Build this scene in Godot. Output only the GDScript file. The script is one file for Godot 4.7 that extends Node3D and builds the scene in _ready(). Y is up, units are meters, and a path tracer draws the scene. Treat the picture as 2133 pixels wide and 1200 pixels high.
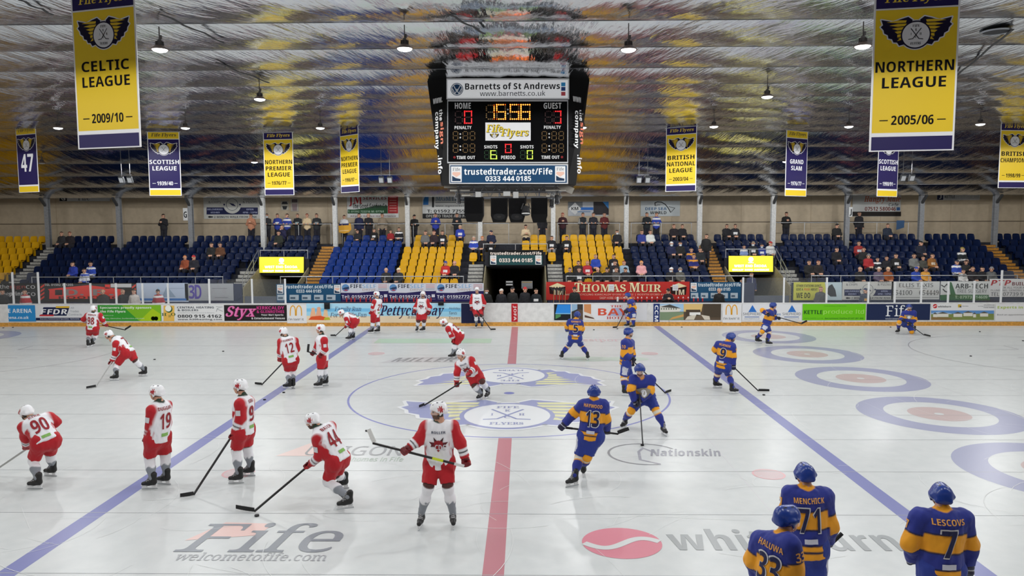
extends Node3D
# An ice rink during a warm-up, seen from the stand across the ice. X runs along the rink, -Z away from the camera, units are metres.

const F := 1557.608
const CAM := Vector3(0.43, 4.771, 21.068)
const YAW := 0.0161
const PITCH := -0.083
const ROLL := -0.0029
const BOARD_Z := -14.34
const WALL_Z := -15.75
const BACK_Z := -22.6
const CEIL_Y := 8.79
const KINK_Z := -11.9
const EDGE_Z := -20.25
const ROW0_Z := -16.33
const ROW_D := 0.58
const TREAD0 := 1.33
const RISE := 0.307

var cam_basis: Basis
var used := {}
var mats := {}
var fonts := {}
var texts := {}
var crop := [0.0, 0.0, 1.0]
var rng := RandomNumberGenerator.new()

# ---------------------------------------------------------------- measuring
func ray(u: float, v: float) -> Vector3:
	return cam_basis * Vector3((u - 1066.5) / F, -(v - 600.0) / F, -1.0)

func on_z(u: float, v: float, z: float) -> Vector3:
	var d := ray(u, v)
	return CAM + d * ((z - CAM.z) / d.z)

func on_y(u: float, v: float, y := 0.0) -> Vector3:
	var d := ray(u, v)
	return CAM + d * ((y - CAM.y) / d.y)

func cz(x: float, y: float, z: float) -> Vector3:
	return on_z(crop[0] + x / crop[2], crop[1] + y / crop[2], z)

# ---------------------------------------------------------------- naming
func numbered(called: String) -> String:
	var n: int = used.get(called, 0)
	used[called] = n + 1
	return called if n == 0 else "%s_%03d" % [called, n]

func tag(o: Node, label: String, category: String, group := "", kind := "") -> Node:
	if label: o.set_meta("label", label)
	if category: o.set_meta("category", category)
	if group: o.set_meta("group", group)
	if kind: o.set_meta("kind", kind)
	return o

func base(called: String, at: Vector3, turn := 0.0) -> Node3D:
	var o := Node3D.new()
	o.name = numbered(called)
	add_child(o)
	o.position = at
	o.rotation.y = turn
	return o

func put(called: String, mesh: Mesh, m: Material, parent: Node = null, at := Vector3.ZERO) -> MeshInstance3D:
	var o := MeshInstance3D.new()
	o.mesh = mesh
	if m: o.material_override = m
	if parent == null:
		o.name = numbered(called)
		add_child(o)
	else:
		o.name = called
		parent.add_child(o, true)
	o.position = at
	return o

func structure(called: String, mesh: Mesh, m: Material, parent: Node = null) -> MeshInstance3D:
	var o := put(called, mesh, m, parent)
	if parent == null: o.set_meta("kind", "structure")
	return o

# ---------------------------------------------------------------- materials
func mat(hex: String, rough := 0.7, metal := 0.0, spec := 0.5) -> StandardMaterial3D:
	var key := "%s/%.2f/%.2f/%.2f" % [hex, rough, metal, spec]
	if not mats.has(key):
		var m := StandardMaterial3D.new()
		m.albedo_color = Color(hex)
		m.roughness = rough
		m.metallic = metal
		m.metallic_specular = spec
		mats[key] = m
	return mats[key]

func glow(hex: String, power: float, own := "") -> StandardMaterial3D:
	var key := "glow/%s/%.2f" % [hex, power]
	if not mats.has(key):
		var m := StandardMaterial3D.new()
		m.albedo_color = Color(own if own else hex)
		m.roughness = 0.6
		m.emission_enabled = true
		m.emission = Color(hex)
		m.emission_energy_multiplier = power
		mats[key] = m
	return mats[key]

func noise_tex(freq: float, lo: Color, hi: Color, seed_ := 1, size := 512, oct := 4) -> NoiseTexture2D:
	var n := FastNoiseLite.new()
	n.seed = seed_
	n.frequency = freq
	n.fractal_octaves = oct
	var t := NoiseTexture2D.new()
	t.width = size
	t.height = size
	t.seamless = true
	t.noise = n
	var g := Gradient.new()
	g.set_color(0, lo)
	g.set_color(1, hi)
	t.color_ramp = g
	return t

func tinted(key: String, hex: String, rough: float, dark: float, freq: float, scale: float, metal := 0.0) -> StandardMaterial3D:
	if not mats.has(key):
		var m := StandardMaterial3D.new()
		m.albedo_color = Color(hex)
		m.albedo_texture = noise_tex(freq, Color(1, 1, 1).darkened(dark), Color.WHITE, key.length())
		m.uv1_triplanar = true
		m.uv1_world_triplanar = true
		m.uv1_scale = Vector3.ONE * scale
		m.roughness = rough
		m.metallic = metal
		mats[key] = m
	return mats[key]

func vertex_mat(key: String, rough: float, sheen := 0.0) -> StandardMaterial3D:
	if not mats.has(key):
		var m := StandardMaterial3D.new()
		m.vertex_color_use_as_albedo = true
		m.roughness = rough
		if sheen > 0.0:
			m.rim_enabled = true
			m.rim = sheen
		mats[key] = m
	return mats[key]

func lin(hex: String) -> Color:
	return Color(hex).srgb_to_linear()

# ---------------------------------------------------------------- shapes
class Shape:
	var v := PackedVector3Array()
	var n := PackedVector3Array()
	var c := PackedColorArray()
	var t := PackedInt32Array()
	var uv := PackedVector2Array()
	var colour := Color.WHITE
	func tri(a: Vector3, b: Vector3, d: Vector3) -> void:
		var nn := (b - a).cross(d - a).normalized()
		var s := v.size()
		v.append(a); v.append(d); v.append(b)
		for i in 3:
			n.append(nn); c.append(colour); t.append(s + i)
	func quad(a: Vector3, b: Vector3, d: Vector3, e: Vector3) -> void:
		tri(a, b, d)
		tri(a, d, e)
	func box(at: Vector3, size: Vector3, bs := Basis.IDENTITY) -> Shape:
		var h := size * 0.5
		var p := []
		for i in 8:
			p.append(at + bs * Vector3(h.x if i & 1 else -h.x, h.y if i & 2 else -h.y, h.z if i & 4 else -h.z))
		quad(p[4], p[5], p[7], p[6]); quad(p[1], p[0], p[2], p[3])
		quad(p[5], p[1], p[3], p[7]); quad(p[0], p[4], p[6], p[2])
		quad(p[6], p[7], p[3], p[2]); quad(p[0], p[1], p[5], p[4])
		return self
	func span(a: Vector3, b: Vector3) -> Shape:
		return box((a + b) * 0.5, (b - a).abs())
	func bar(a: Vector3, b: Vector3, w: float, h: float) -> Shape:
		var z := (b - a).normalized()
		var up := Vector3.UP if absf(z.y) < 0.95 else Vector3.BACK
		var x := up.cross(z).normalized()
		return box((a + b) * 0.5, Vector3(w, h, a.distance_to(b)), Basis(x, z.cross(x), z))
	func smooth(a: Vector3, b: Vector3, d: Vector3, na: Vector3, nb: Vector3, nd: Vector3) -> void:
		var s := v.size()
		v.append(a); v.append(d); v.append(b)
		n.append(na); n.append(nd); n.append(nb)
		for i in 3:
			c.append(colour); t.append(s + i)
	func tube(a: Vector3, b: Vector3, ra: float, rb: float, sides := 8, caps := true) -> Shape:
		var z := (b - a).normalized()
		var up := Vector3.UP if absf(z.y) < 0.95 else Vector3.BACK
		var x := up.cross(z).normalized()
		var y := z.cross(x)
		for i in sides:
			var p := TAU * i / sides
			var q := TAU * (i + 1) / sides
			var dp := x * cos(p) + y * sin(p)
			var dq := x * cos(q) + y * sin(q)
			smooth(a + dp * ra, a + dq * ra, b + dq * rb, dp, dq, dq)
			smooth(a + dp * ra, b + dq * rb, b + dp * rb, dp, dq, dp)
			if caps:
				tri(a, a + dq * ra, a + dp * ra)
				tri(b, b + dp * rb, b + dq * rb)
		return self
	func lathe(profile: Array, sides := 16, at := Vector3.ZERO) -> Shape:
		for k in profile.size() - 1:
			var p: Vector2 = profile[k]
			var q: Vector2 = profile[k + 1]
			var nn := Vector2(q.y - p.y, p.x - q.x).normalized()
			for i in sides:
				var a := TAU * i / sides
				var b := TAU * (i + 1) / sides
				var ca := Vector3(cos(a), 0, -sin(a))
				var cb := Vector3(cos(b), 0, -sin(b))
				var na := ca * nn.x + Vector3.UP * nn.y
				var nb := cb * nn.x + Vector3.UP * nn.y
				var pa := at + ca * p.x + Vector3.UP * p.y
				var pb := at + cb * p.x + Vector3.UP * p.y
				var qa := at + ca * q.x + Vector3.UP * q.y
				var qb := at + cb * q.x + Vector3.UP * q.y
				if p.x > 0.0005: smooth(pa, pb, qb, na, nb, nb)
				if q.x > 0.0005: smooth(pa, qb, qa, na, nb, na)
		return self
	func flat(pts: PackedVector2Array, z := 0.0) -> Shape:
		var idx := Geometry2D.triangulate_polygon(pts)
		for i in range(0, idx.size(), 3):
			var a := Vector3(pts[idx[i]].x, pts[idx[i]].y, z)
			var b := Vector3(pts[idx[i + 1]].x, pts[idx[i + 1]].y, z)
			var d := Vector3(pts[idx[i + 2]].x, pts[idx[i + 2]].y, z)
			if (b - a).cross(d - a).z < 0.0: tri(a, d, b)
			else: tri(a, b, d)
		return self
	func ring(cx: float, cy: float, r0: float, r1: float, sides := 48, z := 0.0, ry := 1.0, a0 := 0.0, a1 := TAU) -> Shape:
		for i in sides:
			var p := lerpf(a0, a1, float(i) / sides)
			var q := lerpf(a0, a1, float(i + 1) / sides)
			var dp := Vector3(cos(p), sin(p) * ry, 0)
			var dq := Vector3(cos(q), sin(q) * ry, 0)
			var o := Vector3(cx, cy, z)
			if r0 <= 0.0: tri(o, o + dp * r1, o + dq * r1)
			else: quad(o + dp * r0, o + dp * r1, o + dq * r1, o + dq * r0)
		return self
	func stroke(pts: PackedVector2Array, w: float, z := 0.0) -> Shape:
		var n := pts.size()
		var l := []
		var r := []
		for i in n:
			var d0 := (pts[i] - pts[maxi(i - 1, 0)]).normalized() if i > 0 else (pts[1] - pts[0]).normalized()
			var d1 := (pts[mini(i + 1, n - 1)] - pts[i]).normalized() if i < n - 1 else d0
			var d := (d0 + d1).normalized() if (d0 + d1).length() > 0.1 else d0
			var s := Vector2(-d.y, d.x) * w * 0.5 / maxf(d.dot(d0), 0.45)
			l.append(Vector3(pts[i].x + s.x, pts[i].y + s.y, z))
			r.append(Vector3(pts[i].x - s.x, pts[i].y - s.y, z))
		for i in n - 1: quad(r[i], r[i + 1], l[i + 1], l[i])
		return self
	func add(arr: Dictionary, xf: Transform3D, cols: PackedColorArray) -> void:
		var s := v.size()
		var mirrored := xf.basis.determinant() < 0.0
		for i in arr.v.size():
			v.append(xf * arr.v[i])
			n.append((xf.basis * arr.n[i]).normalized())
			c.append(cols[i])
		for i in range(0, arr.t.size(), 3):
			t.append(s + arr.t[i])
			t.append(s + arr.t[i + (2 if mirrored else 1)])
			t.append(s + arr.t[i + (1 if mirrored else 2)])
	func mesh(coloured := false) -> ArrayMesh:
		var m := ArrayMesh.new()
		if v.is_empty(): return m
		var a := []
		a.resize(Mesh.ARRAY_MAX)
		a[Mesh.ARRAY_VERTEX] = v
		a[Mesh.ARRAY_NORMAL] = n
		if coloured: a[Mesh.ARRAY_COLOR] = c
		if uv.size() == v.size(): a[Mesh.ARRAY_TEX_UV] = uv
		a[Mesh.ARRAY_INDEX] = t
		m.add_surface_from_arrays(Mesh.PRIMITIVE_TRIANGLES, a)
		return m

func font(which: String) -> Font:
	if not fonts.has(which):
		var f := SystemFont.new()
		f.font_names = PackedStringArray(["Droid Serif" if which.begins_with("serif") else "Droid Sans Mono" if which.begins_with("mono") else "Droid Sans"])
		f.font_weight = 700 if which.ends_with("bold") else 400
		fonts[which] = f
	return fonts[which]

func text_mesh(s: String, which: String) -> TextMesh:
	var key := which + "|" + s
	if not texts.has(key):
		var t := TextMesh.new()
		t.font = font(which)
		t.text = s
		t.font_size = 32
		t.pixel_size = 1.0 / 32.0
		t.depth = 0.0
		t.curve_step = 2.0
		texts[key] = t
	return texts[key]

# flat print of a word into the box x0..x1, y0..y1 of the parent's own face, z in front of it
func word(parent: Node, s: String, x0: float, x1: float, y0: float, y1: float, z: float, m: Material, which := "bold", slant := 0.0, turn := 0.0) -> MeshInstance3D:
	var t := text_mesh(s, which)
	var ab := t.get_aabb()
	var o := put("lettering", t, m, parent)
	var sx := (x1 - x0) / maxf(ab.size.x, 0.01)
	var sy := (y1 - y0) / maxf(ab.size.y, 0.01)
	var bs := Basis(Vector3(sx, 0, 0), Vector3(slant * sy, sy, 0), Vector3(0, 0, 1))
	var mid := Vector3(ab.get_center().x, ab.get_center().y, 0)
	bs = Basis(Vector3.BACK, turn) * bs
	o.transform = Transform3D(bs, Vector3((x0 + x1) * 0.5, (y0 + y1) * 0.5, z) - bs * mid)
	return o

# the same with the box measured on the photograph (through the current crop), on the plane of a sign
func say(sign_: Node3D, s: String, x0: float, x1: float, y0: float, y1: float, hex: String, which := "bold", slant := 0.0, z := 0.004) -> void:
	var a := cz(x0, y1, sign_.position.z) - sign_.position
	var b := cz(x1, y0, sign_.position.z) - sign_.position
	word(sign_, s, a.x, b.x, a.y, b.y, z, mat(hex, 0.5, 0.0, 0.28), which, slant)

func pt(sign_: Node3D, x: float, y: float) -> Vector2:
	var a := cz(x, y, sign_.position.z) - sign_.position
	return Vector2(a.x, a.y)

func area(sign_: Node3D, pts: Array, hex: String, z := 0.002, called := "print") -> void:
	var p := PackedVector2Array()
	for i in range(0, pts.size(), 2): p.append(pt(sign_, pts[i], pts[i + 1]))
	put(called, Shape.new().flat(p, z).mesh(), mat(hex, 0.5, 0.0, 0.28), sign_)

func rect(sign_: Node3D, x0: float, x1: float, y0: float, y1: float, hex: String, z := 0.002, called := "print") -> void:
	area(sign_, [x0, y1, x1, y1, x1, y0, x0, y0], hex, z, called)

func disc(sign_: Node3D, x: float, y: float, r0: float, r1: float, hex: String, z := 0.003, ry := 1.0) -> void:
	var p := pt(sign_, x, y)
	var k := pt(sign_, x + 1, y).x - p.x
	put("logo", Shape.new().ring(p.x, p.y, r0 * k, r1 * k, 28, z, ry).mesh(), mat(hex, 0.5, 0.0, 0.28), sign_)

func line(sign_: Node3D, pts: Array, w: float, hex: String, z := 0.003, called := "logo") -> void:
	var p := PackedVector2Array()
	for i in range(0, pts.size(), 2): p.append(pt(sign_, pts[i], pts[i + 1]))
	var k := pt(sign_, 1, 0).x - pt(sign_, 0, 0).x
	put(called, Shape.new().stroke(p, w * k, z).mesh(), mat(hex, 0.5, 0.0, 0.28), sign_)

func sign_at(called: String, x0: float, x1: float, y0: float, y1: float, z: float, hex: String, label: String, category := "advert", group := "", thick := 0.015, rough := 0.45) -> Node3D:
	var a := cz(x0, y1, z)
	var b := cz(x1, y0, z)
	var o := base(called, (a + b) * 0.5)
	var w := b - a
	put("panel", Shape.new().box(Vector3(0, 0, -thick * 0.5), Vector3(w.x, w.y, thick)).mesh(), mat(hex, rough, 0.0, 0.28), o)
	tag(o, label, category, group)
	return o

const ICE_HEX := "d3d6d5"
const ICE_ROUGH := 0.30
const RING_HEX := "a0a3bb"
const BUTTON_HEX := "c2b0ae"
const SPOT_HEX := "ccb9ba"
const RED_HEX := "bd7f88"
const BLUE_HEX := "8387b6"
const FOIL_ROUGH := 0.14
const FOIL_CREASE := 0.9
const SEAT_BLUE := "0b2c70"
const SEAT_NAVY := "0a1838"
const SEAT_GOLD := "cb9a10"
const LAMP_ENERGY := 8.6
const SIGN_POWER := 0.5
const EXPOSURE := 0.96

# ---------------------------------------------------------------- bodies: a field of tapered capsules, meshed as surface nets
# a bone is [from, to, radius from, radius to, region, planes that cut it ([point, normal] each)]
func bone_d(p: Vector3, bn: Array) -> float:
	var a: Vector3 = bn[0]
	var ba: Vector3 = bn[1] - a
	var t := clampf((p - a).dot(ba) / maxf(ba.length_squared(), 1e-8), 0.0, 1.0)
	var d := (p - a - ba * t).length() - lerpf(bn[2], bn[3], t)
	for c in bn[5]: d = maxf(d, (p - c[0]).dot(c[1]))
	return d

func field_d(p: Vector3, bones: Array, k: float) -> float:
	var e := 0.0
	for bn in bones: e += exp(-k * bone_d(p, bn))
	return -log(maxf(e, 1e-9)) / k

func nets(bones: Array, cell: float, k := 38.0) -> Dictionary:
	var lo := Vector3.ONE * 1e9
	var hi := -lo
	for bn in bones:
		var r: float = maxf(bn[2], bn[3]) + cell * 3.0
		var rr := Vector3.ONE * r
		lo = lo.min(bn[0] - rr).min(bn[1] - rr)
		hi = hi.max(bn[0] + rr).max(bn[1] + rr)
	var nx := int((hi.x - lo.x) / cell) + 2
	var ny := int((hi.y - lo.y) / cell) + 2
	var nz := int((hi.z - lo.z) / cell) + 2
	var sy := nx
	var sz := nx * ny
	var e := PackedFloat32Array()
	e.resize(nx * ny * nz)
	var margin := maxf(cell * 2.2, 2.2 / k)
	for bn in bones:
		var a: Vector3 = bn[0]
		var b: Vector3 = bn[1]
		var ba := b - a
		var bb := maxf(ba.length_squared(), 1e-8)
		var ra: float = bn[2]
		var rb: float = bn[3]
		var cuts: Array = bn[5]
		var rr := Vector3.ONE * (maxf(ra, rb) + margin)
		var l0 := ((a.min(b) - rr - lo) / cell).floor()
		var h0 := ((a.max(b) + rr - lo) / cell).ceil()
		var x0 := maxi(0, int(l0.x))
		var x1 := mini(nx - 1, int(h0.x))
		var y0 := maxi(0, int(l0.y))
		var y1 := mini(ny - 1, int(h0.y))
		var z0 := maxi(0, int(l0.z))
		var z1 := mini(nz - 1, int(h0.z))
		for z in range(z0, z1 + 1):
			for y in range(y0, y1 + 1):
				var i := z * sz + y * sy + x0
				var q := Vector3(lo.x + x0 * cell, lo.y + y * cell, lo.z + z * cell) - a
				for x in range(x0, x1 + 1):
					var t := clampf(q.dot(ba) / bb, 0.0, 1.0)
					var d := (q - ba * t).length() - lerpf(ra, rb, t)
					if d < margin:
						if cuts:
							for c in cuts: d = maxf(d, (q + a - c[0]).dot(c[1]))
						e[i] += exp(-k * d)
					i += 1
					q.x += cell
	var ids := PackedInt32Array()
	ids.resize(e.size())
	ids.fill(-1)
	var sum := PackedVector3Array()
	var cnt := PackedFloat32Array()
	var tris := PackedInt32Array()
	var steps := [1, sy, sz]
	var dirs := [Vector3(cell, 0, 0), Vector3(0, cell, 0), Vector3(0, 0, cell)]
	var around := [[-sy - sz, -sz, 0, -sy], [-sz - 1, -1, 0, -sz], [-1 - sy, -sy, 0, -1]]
	for z in range(1, nz - 1):
		for y in range(1, ny - 1):
			var i := z * sz + y * sy
			for x in range(1, nx - 1):
				i += 1
				var ea := e[i]
				var inside := ea > 1.0
				for ax in 3:
					var eb := e[i + steps[ax]]
					if (eb > 1.0) != inside:
						var da := -log(maxf(ea, 1e-4))
						var db := -log(maxf(eb, 1e-4))
						var p: Vector3 = lo + Vector3(x, y, z) * cell + dirs[ax] * (da / (da - db))
						var q4 := [0, 0, 0, 0]
						for j in 4:
							var ci: int = i + around[ax][j]
							var id := ids[ci]
							if id < 0:
								id = sum.size()
								ids[ci] = id
								sum.append(Vector3.ZERO)
								cnt.append(0.0)
							sum[id] += p
							cnt[id] += 1.0
							q4[j] = id
						if inside: tris.append_array([q4[0], q4[2], q4[1], q4[0], q4[3], q4[2]])
						else: tris.append_array([q4[0], q4[1], q4[2], q4[0], q4[2], q4[3]])
	var nn := PackedVector3Array()
	nn.resize(sum.size())
	for i in sum.size(): sum[i] /= cnt[i]
	for i in range(0, tris.size(), 3):
		var fn := (sum[tris[i + 2]] - sum[tris[i]]).cross(sum[tris[i + 1]] - sum[tris[i]])
		for j in 3: nn[tris[i + j]] += fn
	var reg := PackedInt32Array()
	reg.resize(sum.size())
	for i in sum.size():
		nn[i] = nn[i].normalized()
		var best := 1e9
		for bn in bones:
			var d := bone_d(sum[i], bn)
			if d < best:
				best = d
				reg[i] = bn[4]
	return {"v": sum, "n": nn, "t": tris, "r": reg}

func crumple(arr: Dictionary, amount: float, freq: float, seed_: int) -> void:
	var fn := FastNoiseLite.new()
	fn.seed = seed_
	fn.frequency = freq
	fn.fractal_octaves = 2
	var vv: PackedVector3Array = arr.v
	var nn: PackedVector3Array = arr.n
	for i in vv.size():
		var p := vv[i]
		vv[i] = p + nn[i] * (fn.get_noise_3d(p.x, p.y * 0.6, p.z) * amount)
	arr.v = vv
	for i in nn.size(): nn[i] = Vector3.ZERO
	var tt: PackedInt32Array = arr.t
	for i in range(0, tt.size(), 3):
		var f := (vv[tt[i + 2]] - vv[tt[i]]).cross(vv[tt[i + 1]] - vv[tt[i]])
		for j in 3: nn[tt[i + j]] += f
	for i in nn.size(): nn[i] = nn[i].normalized()
	arr.n = nn

func arr_mesh(arr: Dictionary, cols: PackedColorArray) -> ArrayMesh:
	var m := ArrayMesh.new()
	var a := []
	a.resize(Mesh.ARRAY_MAX)
	a[Mesh.ARRAY_VERTEX] = arr.v
	a[Mesh.ARRAY_NORMAL] = arr.n
	a[Mesh.ARRAY_COLOR] = cols
	a[Mesh.ARRAY_INDEX] = arr.t
	m.add_surface_from_arrays(Mesh.PRIMITIVE_TRIANGLES, a)
	return m

func cap(a: Vector3, b: Vector3, ra: float, rb: float, region := 0, cuts := []) -> Array:
	return [a, b, ra, rb, region, cuts]

# ---------------------------------------------------------------- the place
func ceil_y(z: float) -> float:
	if z < KINK_Z: return lerpf(CEIL_Y, 6.37, (KINK_Z - z) / (KINK_Z - EDGE_Z))
	if z > 12.63: return lerpf(CEIL_Y, 6.42, (z - 12.63) / 10.7)
	return CEIL_Y

func grid_mesh(nx: int, nz: int, fn: Callable) -> ArrayMesh:
	var v := PackedVector3Array()
	var n := PackedVector3Array()
	var t := PackedInt32Array()
	var uv := PackedVector2Array()
	for j in nz + 1:
		for i in nx + 1:
			var p: Vector3 = fn.call(float(i) / nx, float(j) / nz)
			v.append(p)
			var side := clampf(p.x / 6.0, -1.0, 1.0)
			uv.append(Vector2((p.x - p.z * 0.42 * side) * 0.45, (p.z + p.x * 0.42 * side) * 0.07))
	n.resize(v.size())
	for j in nz:
		for i in nx:
			var a := j * (nx + 1) + i
			var b := a + 1
			var c := a + nx + 1
			var d := c + 1
			t.append_array([a, d, b, a, c, d])
			var f := (v[c] - v[b]).cross(v[d] - v[a])
			if f.y > 0.0: f = -f
			n[a] += f; n[b] += f; n[c] += f; n[d] += f
	for i in n.size(): n[i] = n[i].normalized()
	var m := ArrayMesh.new()
	var a := []
	a.resize(Mesh.ARRAY_MAX)
	a[Mesh.ARRAY_VERTEX] = v
	a[Mesh.ARRAY_NORMAL] = n
	a[Mesh.ARRAY_TEX_UV] = uv
	a[Mesh.ARRAY_INDEX] = t
	m.add_surface_from_arrays(Mesh.PRIMITIVE_TRIANGLES, a)
	return m

func build_ceiling() -> void:
	var foil := StandardMaterial3D.new()
	foil.albedo_color = Color("d2d4d8")
	foil.metallic = 1.0
	foil.roughness = FOIL_ROUGH
	foil.heightmap_enabled = true
	foil.heightmap_scale = FOIL_CREASE
	foil.heightmap_texture = noise_tex(0.018, Color.BLACK, Color.WHITE, 21, 1024, 4)
	var roof := structure("ceiling", Shape.new().span(Vector3(-31, 9.4, -24), Vector3(31, 9.7, 25)).mesh(), mat("55575a", 0.9))
	var folds := FastNoiseLite.new()
	folds.seed = 7
	folds.frequency = 1.0
	folds.fractal_octaves = 2
	var seams := []
	for k in 5: seams.append(EDGE_Z + (KINK_Z - EDGE_Z) * k / 5.0)
	for k in 12: seams.append(KINK_Z + 2.23 * k)
	for k in 5: seams.append(12.63 + 2.14 * (k + 1))
	for k in seams.size() - 1:
		var z0: float = seams[k]
		var z1: float = seams[k + 1]
		var x0 := -30.6
		var x1 := 30.6
		var visible: bool = z0 < 11.0
		var sheet := func(u: float, w: float) -> Vector3:
			var x := lerpf(x0, x1, u)
			var z := lerpf(z0, z1, w)
			var side := clampf(x / 6.0, -1.0, 1.0)
			var sag: float = 0.11 * (1.0 - pow(2.0 * w - 1.0, 2.0)) * (0.8 + 0.4 * folds.get_noise_2d(x * 0.13, k * 9.0))
			var across := x - z * 0.42 * side
			var along := z + x * 0.42 * side
			var crease: float = folds.get_noise_2d(across * 2.1 + k * 31.0, along * 0.34)
			var fine: float = folds.get_noise_2d(across * 6.5 + k * 17.0, along * 0.9 + 50.0)
			var wave: float = folds.get_noise_2d(x * 0.5, z * 0.5 + k * 3.0)
			var edge: float = 0.35 + 0.65 * (1.0 - pow(2.0 * w - 1.0, 4.0))
			return Vector3(x, ceil_y(z) - sag + (crease * 0.020 + fine * 0.006 + wave * 0.015) * edge, z)
		put("foil_sheet", grid_mesh(620 if visible else 60, 14 if visible else 6, sheet), foil, roof)
		# the strap that holds the joint of two sheets
		put("joint_strap", Shape.new().box(Vector3(0, ceil_y(z0) + 0.005, z0), Vector3(61, 0.02, 0.03)).mesh(), mat("6b6d70", 0.5, 0.6), roof)
	# frayed seams where a sheet has come loose
	for s in [[335, 30, 465, 88], [935, 30, 1010, 70], [1990, 160, 2110, 60], [40, 0, 110, 30], [450, 130, 560, 172]]:
		var a := on_y(s[0], s[1], CEIL_Y - 0.13)
		var b := on_y(s[2], s[3], CEIL_Y - 0.13)
		var sh := Shape.new()
		for i in 6:
			var p := a.lerp(b, i / 6.0)
			var q := a.lerp(b, (i + 1) / 6.0)
			sh.bar(p + Vector3(0, 0.02 * sin(i * 2.0), 0), q + Vector3(0, 0.02 * sin(i * 2.0 + 2.0), 0), 0.05, 0.012)
		put("loose_seam", sh.mesh(), mat("2c2d2f", 0.6), roof)
	# round vent in the foil
	var vent := on_y(2075, 68, CEIL_Y - 0.12)
	put("vent_ring", Shape.new().lathe([Vector2(0.26, 0), Vector2(0.30, 0.02), Vector2(0.26, 0.04), Vector2(0.24, 0.02), Vector2(0.26, 0)], 24, vent).mesh(), mat("8d9094", 0.4, 0.6), roof)
	put("vent_opening", Shape.new().lathe([Vector2(0.0, 0.0), Vector2(0.24, 0.0)], 20, vent + Vector3(0, 0.015, 0)).mesh(), mat("26272a", 0.8), roof)

var paint_n := 0

func ice_print(floor_: Node, called: String, sh: Shape, hex: String) -> void:
	var o := put(called, sh.mesh(), mat(hex, ICE_ROUGH, 0.0, 0.30), floor_)
	o.rotation.x = -PI / 2
	paint_n += 1
	o.position.y = 0.0006 + 0.00003 * paint_n

func ice_word(floor_: Node, s: String, x0: float, x1: float, z0: float, z1: float, hex: String, which := "bold", slant := 0.0) -> void:
	var holder := Node3D.new()
	holder.name = "painted_words"
	floor_.add_child(holder, true)
	holder.rotation.x = -PI / 2
	holder.position.y = 0.005
	word(holder, s, x0, x1, -z1, -z0, 0.0, mat(hex, ICE_ROUGH, 0.0, 0.30), which, slant)

# winged badge of the home club in the box of height 1 round (0, 0); returns [dark outline, light field, gold feathers, dark strokes]
func badge() -> Array:
	var dark := Shape.new()
	var pale := Shape.new()
	var gold := Shape.new()
	var ink := Shape.new()
	for s in [-1.0, 1.0]:
		var wing := PackedVector2Array()
		for p in [[0.10, 0.40], [0.22, 0.50], [0.42, 0.44], [0.62, 0.36], [0.95, 0.44], [0.90, 0.28], [0.96, 0.22], [0.88, 0.12], [0.86, 0.02], [0.76, -0.04], [0.74, -0.14], [0.64, -0.17], [0.60, -0.27], [0.50, -0.28], [0.44, -0.38], [0.30, -0.34], [0.2, 0.0]]:
			wing.append(Vector2(p[0] * s, p[1]))
		var outer := Geometry2D.offset_polygon(wing, 0.035)
		for o in outer: pale.flat(o, 0.0)
		dark.flat(wing, 0.001)
		for k in 6:
			var y0 := 0.36 - k * 0.10
			var x1 := 0.80 - k * 0.075
			var f := PackedVector2Array()
			for p in [[0.26, y0 + 0.036], [0.5, y0 + 0.044 - 0.01 * k], [x1, y0 - 0.005], [0.5, y0 - 0.040 - 0.01 * k], [0.28, y0 - 0.036]]:
				f.append(Vector2(p[0] * s, p[1]))
			gold.flat(f, 0.002)
	pale.ring(0, -0.06, 0, 0.44, 40, 0.0, 1.06)
	dark.ring(0, -0.06, 0, 0.41, 40, 0.0025, 1.06)
	pale.ring(0, -0.06, 0, 0.37, 40, 0.004, 1.06)
	ink.stroke(PackedVector2Array([Vector2(0.14, 0.14), Vector2(-0.08, -0.18), Vector2(-0.20, -0.20)]), 0.022, 0.006)
	ink.stroke(PackedVector2Array([Vector2(-0.14, 0.14), Vector2(0.08, -0.18), Vector2(0.20, -0.20)]), 0.022, 0.0065)
	return [dark, pale, gold, ink]

func place_badge(parent: Node, at: Vector3, size: float, hexes: Array, letters := true, sx := 1.0, rough := 0.4) -> void:
	var b := badge()
	for i in 4:
		var o := put("badge", b[i].mesh(), mat(hexes[i], rough, 0.0, 0.3), parent, at)
		o.scale = Vector3(size * sx, size, 1.0)
	if letters:
		for w in [["FIFE", -0.1, 0.1, 0.18, 0.25], ["FLYERS", -0.14, 0.14, -0.36, -0.29], ["K", -0.025, 0.025, 0.06, 0.13], ["I", -0.14, -0.12, -0.07, 0.0], ["H", 0.10, 0.15, -0.07, 0.0], ["C", -0.025, 0.025, -0.16, -0.10]]:
			word(parent, w[0], at.x + w[1] * size * sx, at.x + w[2] * size * sx, at.y + w[3] * size, at.y + w[4] * size, at.z + 0.007, mat(hexes[3], rough), "serif_bold")

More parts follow.
